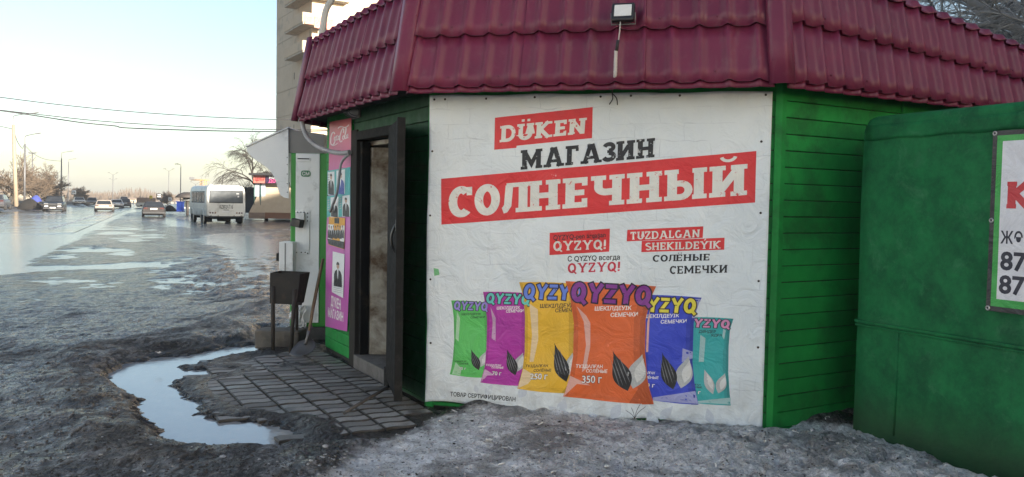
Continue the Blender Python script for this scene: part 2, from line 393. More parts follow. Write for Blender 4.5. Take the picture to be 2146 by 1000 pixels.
    b2 = N(t, 'ShaderNodeBump'); b2.inputs['Distance'].default_value = 0.035; b2.inputs['Strength'].default_value = 1
    L.new(noise(t, vs, 9.0, 8, 0.75, 0.3), b1.inputs['Height']); L.new(fin, b2.inputs['Height']); L.new(b1.outputs[0], b2.inputs['Normal'])
    b3 = N(t, 'ShaderNodeBump'); b3.inputs['Distance'].default_value = 0.03; b3.inputs['Strength'].default_value = .7; b3.invert = True; L.new(vo.outputs['Distance'], b3.inputs['Height']); L.new(b2.outputs[0], b3.inputs['Normal'])
    b4 = N(t, 'ShaderNodeBump'); b4.inputs['Distance'].default_value = 0.04; b4.inputs['Strength'].default_value = .5; b4.invert = True; L.new(vo2.outputs['Distance'], b4.inputs['Height']); L.new(b3.outputs[0], b4.inputs['Normal'])
    L.new(b4.outputs[0], b.inputs['Normal'])
    return m
me.materials.append(ground_material())

# ------------------------------------------------------------------ water
def water_material(name, rough, tint, bump):
    m, t, b = newmat(name); L = t.links
    b.inputs['Base Color'].default_value = (*tint, 1); b.inputs['Roughness'].default_value = rough
    b.inputs['IOR'].default_value = 1.45; b.inputs['Specular IOR Level'].default_value = 1.0
    v = coord(t, 'Object', (1, 0.7, 1)); bp = N(t, 'ShaderNodeBump'); bp.inputs['Distance'].default_value = bump; bp.inputs['Strength'].default_value = 1
    L.new(noise(t, v, 14, 4, 0.6), bp.inputs['Height']); L.new(bp.outputs[0], b.inputs['Normal'])
    return m
wm = water_material('meltwater', 0.06, (0.27, 0.272, 0.275), 0.0022)
wm2 = water_material('slush_water', 0.14, (0.085, 0.086, 0.09), 0.007)
def water(name, pts, z, mat, grow=0.0):
    P = np.array(pts); c = P.mean(0)
    if grow: P = np.array([p + (p - c) / (np.linalg.norm(p - c) + 1e-9) * grow for p in P])
    mb = MB(); mb.add([(p[0], p[1], z) for p in P], [tuple(range(len(P)))])
    return mb.build(name, mat, kind='structure')
hull = [G(x, y)[:2] for x, y in ((215, 790), (265, 742), (420, 728), (540, 715), (560, 735), (470, 760), (470, 850), (600, 880), (640, 915), (560, 955), (400, 955), (320, 905), (270, 830))]
water('puddle', hull, -0.022, wm)
water('puddle', [G(x, y)[:2] for x, y in ((-160, 655), (200, 655), (560, 662), (640, 650), (700, 560), (700, 470), (560, 458), (250, 436), (-30, 440), (-260, 462))], -0.022, wm2)

# ------------------------------------------------------------------ road
def road_material():
    m, t, b = newmat('wet_asphalt'); L = t.links
    vr = N(t, 'ShaderNodeMapping'); vr.inputs['Rotation'].default_value = (0, 0, R(ROAD_AZ)); vr.inputs['Scale'].default_value = (1.0, 0.06, 1)
    L.new(coord(t, 'Object'), vr.inputs[0])
    s = noise(t, vr.outputs[0], 1.2, 6, 0.62, 0.2); f = noise(t, coord(t, 'Object'), 30, 4, 0.6)
    c = mixc(t, ramp(t, f, 0.3, 0.7), (0.045, 0.045, 0.046), (0.085, 0.085, 0.086))
    c = mixc(t, ramp(t, s, 0.56, 0.70, 0, 0.6), c, (0.17, 0.17, 0.18))
    L.new(c, b.inputs['Base Color']); L.new(ramp(t, s, 0.44, 0.66, 0.07, 0.34), b.inputs['Roughness']); b.inputs['Specular IOR Level'].default_value = .9
    bp = N(t, 'ShaderNodeBump'); bp.inputs['Distance'].default_value = 0.003; L.new(f, bp.inputs['Height']); L.new(bp.outputs[0], b.inputs['Normal'])
    return m
def road_pt(a, l, z=0.0):
    bend = (a - 60) ** 2 * 0.0004 if a > 60 else 0
    p = R0 + dRoad * a + nRoad * (l - bend); return (p[0], p[1], z - .034 * float(sstep(13., 4., a)))
def strip(name, l0, l1, a0, a1, z, mat, n, kind='structure'):
    mb = MB()
    mb.grid(n, 1, lambda u, v: road_pt(a0 + (a1 - a0) * u, l1 + (l0 - l1) * (1 - v) if False else l0 + (l1 - l0) * (1 - v), z))
    return mb.build(name, mat, kind=kind)
strip('road', -0.1, 9.2, -40, 420, -0.006, road_material(), 230)
paintm = M('road_paint', (0.62, 0.62, 0.6), 0.5, (0.35, 0.35, 0.35), 4, (0.07, 0.07, 0.075), 1.5, 0.9)
strip('edge_line', 1.2, 1.38, 15, 260, 0.0, paintm, 120)
for k in range(12):
    strip('lane_dash', 4.55, 4.7, 20 + 12 * k, 26 + 12 * k, 0.0, paintm, 2)

# ------------------------------------------------------------------ pavers
pav = MB(); pav.add([(0, 0, 0), (0.001, 0, 0), (0, 0.001, 0)], [(0, 1, 2)])
pavement = MB().add([(p[0], p[1], -0.085) for p in CLEARED], [tuple(range(len(CLEARED)))]).build('pavement', M('paving_bed', (0.05, 0.045, 0.04), 0.8), kind='structure')
PL, PW, TH = 0.252, 0.142, 0.05
def paver_mesh(v):
    r = random.Random(v); n = 12
    top = []
    for k in range(n + 1): top.append((-PL / 2 + 0.006 + (PL - 0.012) * k / n, PW / 2 - 0.007 + 0.013 * math.sin(2 * math.pi * k / n) + r.uniform(-.0012, .0012)))
    for k in range(n, -1, -1): top.append((-PL / 2 + 0.006 + (PL - 0.012) * k / n, -PW / 2 + 0.007 + 0.013 * math.sin(2 * math.pi * k / n) + r.uniform(-.0012, .0012)))
    m = len(top); c = 0.005
    vs = [(x * .91, y - math.copysign(.013, y), 0) for x, y in top] + [(x * .985, y * .98, -.0015) for x, y in top] + [(x, y, -.007) for x, y in top] + [(x, y, -.02) for x, y in top]
    fs = [tuple(range(m))[::-1]] + [(a * m + i, a * m + (i + 1) % m, (a + 1) * m + (i + 1) % m, (a + 1) * m + i) for a in range(3) for i in range(m)]
    q = bpy.data.meshes.new('paver'); q.from_pydata(vs, [], fs); q.update(); q.materials.append(PAVM); q.materials.append(EDGEM)
    for p_ in q.polygons: p_.material_index = 0 if p_.index == 0 else 1
    bm = bmesh.new(); bm.from_mesh(q); bmesh.ops.recalc_face_normals(bm, faces=bm.faces); bm.to_mesh(q); bm.free()
    return q
def paver_mat():
    m, t, b = newmat('concrete_paver'); L = t.links
    oi = N(t, 'ShaderNodeObjectInfo'); w = coord(t, 'Object')
    g = N(t, 'ShaderNodeNewGeometry')
    f = noise(t, g.outputs['Position'], 60, 5, 0.7); l = noise(t, g.outputs['Position'], 2.2, 6, 0.65, 0.3)
    c = mixc(t, ramp(t, f, 0.3, 0.7), (0.20, 0.192, 0.178), (0.32, 0.31, 0.29))
    c = mixc(t, ramp(t, oi.outputs['Random'], 0, 1, 0, 0.75), c, (0.075, 0.07, 0.063))
    c = mixc(t, ramp(t, l, 0.54, 0.64, 0, 0.75), c, (0.045, 0.038, 0.03))
    L.new(c, b.inputs['Base Color']); L.new(ramp(t, l, 0.45, 0.62, 0.75, 0.33), b.inputs['Roughness'])
    bp = N(t, 'ShaderNodeBump'); bp.inputs['Distance'].default_value = 0.003; L.new(f, bp.inputs['Height']); L.new(bp.outputs[0], b.inputs['Normal'])
    return m
PAVM = paver_mat(); EDGEM = M('muddy_paver_edge', (.028, .024, .02), .55, (.05, .043, .036), 20)
pm = [paver_mesh(v) for v in range(8)]
pO = KA + 0.05 * nL
cand = []
for ci in range(0, 22):
    for ri in range(-14, 30):
        p = pO + nL * (0.12 + ci * PL) + dL * (ri * PW + (ci % 2) * 0.004)
        cand.append((p, ci, ri))
PX = np.array([[c[0][0] for c in cand]]); PY = np.array([[c[0][1] for c in cand]])
pf = ground_fields(PX, PY); cc = sdpoly(PX, PY, CLEARED)[0]; pp = sdpoly(PX, PY, PUDDLE)[0]
# kept clear of the walls
sel = []
for k, (p, ci, ri) in enumerate(cand):
    if cc[k] > -0.16 or pp[k] < 0.10: continue
    if (p - KA) @ nF > -0.0 and (p - KA) @ nL < 0.1: pass
    if (p - KA) @ nF < 0.12 and (p - KA) @ nL < 0.12: continue
    sel.append((p, ci, ri, pf[0][0, k]))
sel.sort(key=lambda s: s[0][1])
for p, ci, ri, hz in sel[:300]:
    o = bpy.data.objects.new('paver', random.choice(pm)); COL.objects.link(o); o.parent = pavement
    sink = 0.35 * max(0.0, fbm(np.array([p[0] * .8]), np.array([p[1] * .8]), 77, 3)[0])
    o.location = (p[0], p[1], 0.0 + random.uniform(-.004, .003)); 
    o.rotation_euler = (random.uniform(-.012, .012), random.uniform(-.012, .012), math.atan2(nL[1], nL[0]) + random.uniform(-.01, .01))
# ================================================================== KIOSK
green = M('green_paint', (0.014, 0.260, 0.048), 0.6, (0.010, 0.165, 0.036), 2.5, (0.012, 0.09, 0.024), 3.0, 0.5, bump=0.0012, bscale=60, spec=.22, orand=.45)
green_d = M('dark_green_paint', (0.008, 0.060, 0.022), 0.6, (0.007, 0.042, 0.016), 2.5, (0.03, 0.035, 0.02), 3.0, 0.4, bump=0.0012, bscale=60, spec=.2)  # darker green for most door wall boards and the closing walls
dark_in = M('dark_backing', (0.02, 0.022, 0.02), 0.9)
blackm = M('black_metal', (0.009, 0.0095, 0.010), 0.75, (0.015, 0.015, 0.015), 5, (0.04, 0.033, 0.026), 6, 0.2, bump=0.0008, spec=.1)
greywood = M('weathered_wood', (0.020, 0.019, 0.018), 0.85, (0.036, 0.033, 0.030), 6, (0.016, 0.015, 0.014), 4, 0.5, bump=0.002, stretch=(1, 1, .15), spec=.12)
plaster = M('dirty_plaster', (0.42, 0.39, 0.33), 0.85, (0.30, 0.27, 0.21), 4, (0.09, 0.055, 0.03), 4.5, 0.8, bump=0.004, bscale=25)
whitepl = M('white_plastic', (0.7, 0.7, 0.68), 0.4)
kiosk = thing('kiosk', 'green boarded shop kiosk with maroon metal tile roof and big front banner', 'kiosk', KA)
def wall_thing(name, p0, d, n, L, zt=2.60, z0=-0.08):
    mb = MB(); c = p0 + d * L / 2 - n * 0.05; mb.obox((c[0], c[1], (z0 + zt) / 2), d, n, Z, L / 2, 0.035, (zt - z0) / 2)
    return mb.build(name, dark_in, kiosk)
def boards(wall, p0, d, n, t0, t1, z0, z1, mat, mod=0.1165, zref=0.03):
    k0 = math.floor((z0 - zref) / mod)
    z = zref + k0 * mod
    while z < z1 - 0.005:
        a = max(z + 0.003, z0); b = min(z + mod - 0.003, z1)
        if b - a > 0.02:
            jit = random.uniform(-.0015, .0015); c = p0 + d * (t0 + t1) / 2 - n * (0.007 - jit)
            mb = MB(); h = (b - a) / 2
            # board with chamfered long edges
            prof = [(-0.007, -h), (0.004, -h), (0.007, -h + 0.004), (0.007, h - 0.004), (0.004, h), (-0.007, h)]
            T = (t1 - t0) / 2; vs = []
            for s in (-1, 1):
                for (q, w) in prof: vs.append(c + d * T * s + n * q + Z * ((a + b) / 2 + w + random.uniform(-.0008, .0008)))
            fs = [(i, (i + 1) % 6, 6 + (i + 1) % 6, 6 + i) for i in range(6)] + [tuple(range(6))[::-1], tuple(range(6, 12))]
            mb.add(vs, fs); mb.build('board', mat, wall)
        z += mod
# front wall, right wall, door wall
KD = KB + 4.2 * dR
wf = wall_thing('wall', KA, dF, nF, 2.60)
boards(wf, KA, dF, nF, 0.04, 2.56, 0.0, 2.56, green)
wr = wall_thing('wall', KB, dR, nR, 4.2)
boards(wr, KB, dR, nR, 0.045, 1.32, 0.0, 2.5, green)
boards(wr, KB, dR, nR, 1.40, 4.1, 0.0, 2.5, green)
DT0, DT1, DZ = 0.74, 1.70, 2.20         # door opening along the door wall
mbw = MB()
def seg(mb, p0, d, n, t0, t1, z0, z1, th=0.035, back=0.05):
    c = p0 + d * (t0 + t1) / 2 - n * back; mb.obox((c[0], c[1], (z0 + z1) / 2), d, n, Z, (t1 - t0) / 2, th, (z1 - z0) / 2)
seg(mbw, KA, dL, nL, 0.0, DT0, -0.08, 2.62); seg(mbw, KA, dL, nL, DT1, 2.72, -0.08, 2.62); seg(mbw, KA, dL, nL, DT0, DT1, DZ, 2.62)
wd = mbw.build('wall', dark_in, kiosk)
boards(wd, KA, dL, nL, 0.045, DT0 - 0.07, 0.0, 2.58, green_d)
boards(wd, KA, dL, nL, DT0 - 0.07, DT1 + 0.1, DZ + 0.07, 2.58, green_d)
boards(wd, KA, dL, nL, DT1 + 0.17, 2.70, 0.02, 2.5, green)
# closing walls behind
KE = KD + 3.2 * azdir(-30); KC2 = KC + 2.6 * azdir(15)
for a_, b_ in ((KD, KE), (KE, KC2), (KC2, KC)):
    v_ = b_ - a_; L_ = np.linalg.norm(v_); v_ = v_ / L_; n_ = np.array([v_[1], -v_[0], 0])
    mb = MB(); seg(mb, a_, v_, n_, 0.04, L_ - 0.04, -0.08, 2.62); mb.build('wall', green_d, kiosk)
# corner trims
def post(p, w, t, z0, z1, d, n, mat, name='corner_trim', parent=kiosk):
    mb = MB(); mb.obox((p[0], p[1], (z0 + z1) / 2), d, n, Z, w / 2, t / 2, (z1 - z0) / 2); return mb.build(name, mat, parent, bevel=0.004)
bA = (nL + nF) / np.linalg.norm(nL + nF); tA = np.array([-bA[1], bA[0], 0])
bB = (nR + nF) / np.linalg.norm(nR + nF); tB = np.array([-bB[1], bB[0], 0])
def corner(p, d1, n1, d2, n2, w, mat, zt=2.56):
    mb = MB(); o1, o2 = 0.012, -0.022
    b = (n1 + n2) / (1 + n1 @ n2)
    out = [p + d1 * w + n1 * o1, p + b * o1, p + d2 * w + n2 * o1]; inn = [p + d1 * w + n1 * o2, p + b * o2, p + d2 * w + n2 * o2]
    ring = out + inn[::-1]; n = 6
    vs = [q + Z * z for z in (-0.05, zt) for q in ring]
    mb.add(vs, [(i, (i + 1) % n, n + (i + 1) % n, n + i) for i in range(n)] + [tuple(range(n)), tuple(range(n, 2 * n))[::-1]])
    return mb.build('corner_trim', mat, kiosk, bevel=0.003)
corner(KA, dL, nL, dF, nF, 0.042, green); corner(KB, -dF, nF, dR, nR, 0.042, green)
tr = KB + 1.36 * dR + nR * 0.004; post(tr, 0.07, 0.03, -0.05, 2.5, dR, nR, green, 'joint_trim')
# door frame, reveal, threshold, interior
def dframe(t0, t1, z0, z1, out, back, mat, name):
    mb = MB(); c = KA + dL * (t0 + t1) / 2 + nL * (out - back) / 2
    mb.obox((c[0], c[1], (z0 + z1) / 2), dL, nL, Z, (t1 - t0) / 2, (out + back) / 2, (z1 - z0) / 2); return mb.build(name, mat, kiosk, bevel=0.004)
dframe(DT1, DT1 + 0.165, -0.03, DZ + 0.09, 0.02, 0.09, greywood, 'door_frame')
dframe(DT0 - 0.07, DT0, -0.03, DZ + 0.07, 0.02, 0.09, blackm, 'door_frame')
dframe(DT0, DT1, DZ - 0.015, DZ + 0.068, 0.025, 0.09, blackm, 'door_frame')
dframe(DT1 - 0.06, DT1 - 0.001, 0.12, DZ - 0.03, -0.015, 0.10, blackm, 'door_jamb')
dframe(DT0, DT1, -0.05, 0.115, 0.03, 0.35, M('concrete_step', (0.13, 0.125, 0.12), 0.85, (0.08, 0.075, 0.07), 4, (0.04, 0.035, 0.03), 3, 0.5, bump=0.003), 'threshold')
# the reveal: thick plastered wall seen through the opening
mb = MB(); q0 = KA + dL * (DT1 - 0.085) - nL * 0.11; q1 = KA + dL * (DT1 - 0.30) - nL * 0.55
mb.add([q0 + Z * 0.12, q1 + Z * 0.12, q1 + Z * 2.12, q0 + Z * 2.12, q0 + dL * .06 + Z * .12, q1 + dL * .06 + Z * .12, q1 + dL * .06 + Z * 2.12, q0 + dL * .06 + Z * 2.12],
       [(0, 1, 2, 3), (7, 6, 5, 4), (0, 4, 5, 1), (1, 5, 6, 2), (2, 6, 7, 3), (3, 7, 4, 0)])
mb.build('door_reveal', plaster, kiosk)
qq = KA + dL * (DT1 - 0.33) - nL * 0.60
mb = MB(); mb.tube([qq + Z * 0.13, qq + Z * 2.10], 0.018, 8); mb.build('white_pipe', whitepl, kiosk)
mb = MB(); c = KA + dL * 1.2 - nL * 0.66; mb.obox((c[0], c[1], 1.1), dL, nL, Z, 0.75, 0.02, 1.1); mb.build('inner_door', M('inner_door_brown', (0.035, 0.028, 0.022), 0.6), kiosk)
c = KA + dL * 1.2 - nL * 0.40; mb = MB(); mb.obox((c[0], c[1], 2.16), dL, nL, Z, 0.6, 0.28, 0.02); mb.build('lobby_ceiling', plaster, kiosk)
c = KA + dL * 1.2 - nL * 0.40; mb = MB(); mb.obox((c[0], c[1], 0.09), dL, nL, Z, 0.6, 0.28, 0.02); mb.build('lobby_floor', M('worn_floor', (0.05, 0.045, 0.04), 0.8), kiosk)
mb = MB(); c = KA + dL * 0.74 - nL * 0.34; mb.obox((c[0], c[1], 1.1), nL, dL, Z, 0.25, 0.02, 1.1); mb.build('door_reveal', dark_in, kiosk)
# the open door leaf
hinge = KA + dL * (DT0 + 0.035) + nL * 0.035
tip = D(834, 845, 6.27); tip[2] = 0
ld = tip - hinge; ld[2] = 0; LL = np.linalg.norm(ld); ld /= LL; ln = np.array([ld[1], -ld[0], 0])
mb = MB(); c = hinge + ld * LL / 2; mb.obox((c[0], c[1], 1.155), ld, ln, Z, LL / 2, 0.020, 1.085)
door = mb.build('door', blackm, kiosk, bevel=0.005)
MB().obox(tip + Z * 1.155 - ld * 0.012, ld, ln, Z, 0.020, 0.031, 1.09).build('edge_strip', M('worn_black_metal', (0.016, 0.017, 0.018), 0.7, (0.011, 0.011, 0.011), 4, (0.035, 0.033, 0.03), 9, 0.25, spec=.12), door, bevel=0.004)
hp = tip - ld * 0.20 - ln * 0.02
sgn = -1 if ((hp - ln * 0.02)[0] < hp[0]) else 1
arc = [hp + ln * sgn * (0.01 + 0.058 * math.sin(math.pi * k / 12)) + Z * (1.16 + 0.30 * k / 12) for k in range(13)]
MB().tube(arc, 0.011, 8).build('handle', M('handle_black', (0.012, 0.012, 0.013), 0.3), door)
MB().obox(tip + Z * 1.42 - ld * 0.05 + ln * 0.022, ld, ln, Z, 0.03, 0.006, 0.045).build('lock_plate', M('lock_steel', (0.10, 0.10, 0.10), 0.4, metal=0.6), door)
MB().obox(KA + dL * (DT0 + .02) + nL * 0.04 + Z * 0.06, dL, nL, Z, 0.05, 0.02, 0.10).build('door_hinge', blackm, kiosk)

# ------------------------------------------------------------------ roof
def roof_material():
    m, t, b = newmat('maroon_tile_metal'); L = t.links
    v = coord(t, 'Object'); g = noise(t, v, 2.0, 5, 0.6); f = noise(t, v, 90, 3, 0.6)
    c = mixc(t, ramp(t, g, 0.35, 0.65), (0.108, 0.013, 0.039), (0.145, 0.018, 0.051))
    c = mixc(t, ramp(t, noise(t, v, 7, 7, 0.75, 0.3), 0.56, 0.72, 0, 0.45), c, (0.16, 0.07, 0.085))
    c = mixc(t, ramp(t, noise(t, coord(t, 'Object', (9, 9, .7)), 1.6, 6, .7), .54, .70, 0, .30), c, (.17, .10, .10))
    L.new(c, b.inputs['Base Color']); L.new(ramp(t, g, 0.3, 0.7, 0.36, 0.50), b.inputs['Roughness'])
    b.inputs['Specular IOR Level'].default_value = 0.34
    bp = N(t, 'ShaderNodeBump'); bp.inputs['Distance'].default_value = 0.0006; L.new(f, bp.inputs['Height']); L.new(bp.outputs[0], b.inputs['Normal'])
    return m
roofm = roof_material()
_scr = {}
def SCREW(n):
    k = tuple(round(float(c), 3) for c in n)
    if k not in _scr:
        mb = MB().lathe([(0, .006), (.005, .006), (.006, .002), (.010, .001), (.010, -.003)], (0, 0, 0), n, 8); q = bpy.data.meshes.new('screw'); q.from_pydata(mb.v, [], mb.f); q.materials.append(roofm); _scr[k] = q
    return _scr[k]
EO, KS, ZE = 0.27, 0.17, 2.46            # eave overhang, inward lean per metre of rise, eave height
PER, ROWH, AMP, STEP = 0.192, 0.385, 0.036, 0.026
def ridge(s):
    f = (s / PER) % 1.0
    r = 0.5 + 0.5 * math.cos(2 * math.pi * f); return r ** 3.4
roof = thing('x', 'x', 'x'); bpy.data.objects.remove(roof)
mb = MB(); rp = [KC, KA, KB, KD, KE, KC2]
mb.add([(p[0], p[1], 2.75) for p in rp], [tuple(range(6))]); roof = mb.build('roof', M('flat_roofing', (0.05, 0.05, 0.05), 0.9), kiosk)
bd = lambda n1, n2: (n1 + n2) / (1 + n1 @ n2)
nC = outward(15, -1)
EL, EF, ER = 0.30, 0.27, 0.18          # overhangs of the left, front and right eaves
def coff(n1, e1, n2, e2):
    c = n1 @ n2; a = (e1 - c * e2) / (1 - c * c); b = (e2 - c * e1) / (1 - c * c); return n1 * a + n2 * b
XA, XB = coff(nL, EL, nF, EF), coff(nF, EF, nR, ER); XC = coff(nC, .20, nL, EL)
def tile_face(p0, d, n, s0, s1, sheets, zt, lean_l, lean_r, phase=0.0, taper=0.0, EO=0.27):
    # p0: wall corner; eave starts at p0 + n*EO; s runs along d; lean_*: how far the side edges move along d per metre of rise
    rows = [(-0.045, 0.0)] ; q = 0.0
    while q < zt - ZE - 0.02: rows.append((q, min(q + ROWH, zt - ZE))); q += ROWH
    cuts = [s0 + (s1 - s0) * k / sheets for k in range(sheets + 1)]
    for k in range(sheets):
        mb = MB(); a0, a1 = cuts[k], cuts[k + 1] + (0.03 if k < sheets - 1 else 0); nu = max(8, int((a1 - a0) / PER * 14)); lift = 0.004 * (k % 2)
        for ri, (qa, qb) in enumerate(rows):
            nv = 4 if ri else 2; base = len(mb.v); prev = None
            vs = []
            for j in range(nv + 1):
                for i in range(nu + 1):
                    s = a0 + (a1 - a0) * i / nu; rd = ridge(s + phase)
                    qa_ = qa + 0.016 * (rd - 0.4) if ri else qa; qb_ = qb + 0.016 * (rd - 0.4) if (ri < len(rows) - 1) else qb
                    q = qa_ + (qb_ + (0.004 if ri < len(rows) - 1 else 0) - qa_) * j / nv
                    f = j / nv; q *= 1 + (.08 - taper * max(0, s)) * (taper > 0)
                    off = AMP * rd + (STEP * (1 - f) if ri else -0.004) + lift
                    se = s + (lean_l * (cuts[-1] - s) + lean_r * (s - cuts[0])) / (cuts[-1] - cuts[0]) * q
                    vs.append(p0 + d * se + n * (EO - KS * q + off) + Z * (ZE + q))
            mb.add(vs, [(j * (nu + 1) + i, j * (nu + 1) + i + 1, (j + 1) * (nu + 1) + i + 1, (j + 1) * (nu + 1) + i) for j in range(nv) for i in range(nu)], True)
            if ri:   # the step under the row's lower edge
                low = [v for v in vs[:nu + 1]]; back = [v - n * (STEP + 0.012) for v in low]
                mb.add(low + back, [(nu + 1 + i, nu + 2 + i, i + 1, i) for i in range(nu)], False)
        o = mb.build('roof_sheet', roofm, roof)
        sol = o.modifiers.new('thick', 'SOLIDIFY'); sol.thickness = 0.002; sol.offset = -1
        for si in range(int(a0 / PER) + 1, int((a1 - .03) / PER), 2):
            for q in (.07, .07 + ROWH):
                s = (si + .5) * PER - phase; qq = q * (1 + (.08 - taper * max(0, s)) * (taper > 0)); sc_ = bpy.data.objects.new('screw', SCREW(n)); COL.objects.link(sc_); sc_.parent = o; sc_['_w'] = 1
                sc_.location = p0 + d * s + n * (EO - KS * qq + STEP * .8 + .003) + Z * (ZE + qq) - np.array(o['_w'])
cL = math.tan(R(22.5)) * EO
mi = math.tan(R(22.5)) * KS
tile_face(KA, dF, nF, XA @ dF + 0.05, 2.60 + XB @ dF - 0.05, 3, 3.34, mi, -mi, 0.06, 0, EF)
tile_face(KB, dR, nR, XB @ dR + 0.05, 4.2 + cL, 4, 3.30, mi, -mi, 0.02, .135, ER)
tile_face(KC, -dL, nL, XC @ -dL + 0.03, 2.72 - XA @ dL - 0.05, 3, 3.29, mi, -mi, 0.03, 0, EL)
tile_face(KC2, -azdir(15), nC, 0, 2.6 + XC @ -azdir(15) - 0.04, 2, 3.29, mi, -mi, 0.0, 0, .20)
tile_face(KD, azdir(-30), outward(-30, 1), -cL, 3.2, 3, 3.315, mi, -mi, 0.0)
def hip(p, X_, n1, n2, d1, d2, zt, w=0.10, zb=ZE - 0.03):
    b = bd(n1, n2); mb = MB(); rise = zt - ZE
    def fn(u, v):
        q = (zb - ZE) + (zt - zb) * v; c = p + X_ + b * (0.052 - KS * q) + Z * (ZE + q)
        a = (u - 0.5) * 2; dd = d1 if a < 0 else d2
        bulge = 0.020 * (1 - a * a); edge = abs(a)
        return c + dd * (w * edge) + b * bulge - (0.014 * (edge > 0.97)) * b
    mb.grid(12, 3, fn); o = mb.build('hip_cap', roofm, roof)
    sol = o.modifiers.new('thick', 'SOLIDIFY'); sol.thickness = 0.003; sol.offset = 0
    for q in (0.12, 0.55):
        for sd_, n_ in ((d1, n1), (d2, n2)):
            c = p + X_ + b * (0.053 - KS * q) + sd_ * (w - 0.012) + Z * (ZE + q)
            MB().lathe([(0.0, 0.006), (0.007, 0.004), (0.008, -0.004)], c, n_, 8).build('screw', roofm, o)
hip(KA, XA, nL, nF, dL, dF, 3.36); hip(KB, XB, nF, nR, -dF, dR, 3.36); hip(KC, XC, nC, nL, azdir(15), -dL, 3.30, 0.07)
# soffit and fascia under the eave
def off_pt(p, n1, n2, e): return p + bd(n1, n2) * e
out = [off_pt(KC2, nC, nC, EO - .02), KC + XC * .94, KA + XA * .94, KB + XB * .94, KD + nR * (ER - .02)]
inn = [KC2 - nC * .05, KC - bd(nC, nL) * .05, KA - bd(nL, nF) * .05, KB - bd(nF, nR) * .05, KD - nR * .05]
mb = MB()
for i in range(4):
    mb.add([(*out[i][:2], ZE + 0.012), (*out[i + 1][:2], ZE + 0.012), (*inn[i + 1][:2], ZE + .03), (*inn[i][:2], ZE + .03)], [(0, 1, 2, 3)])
mb.build('soffit', M('dark_soffit', (0.03, 0.03, 0.028), 0.85), roof)
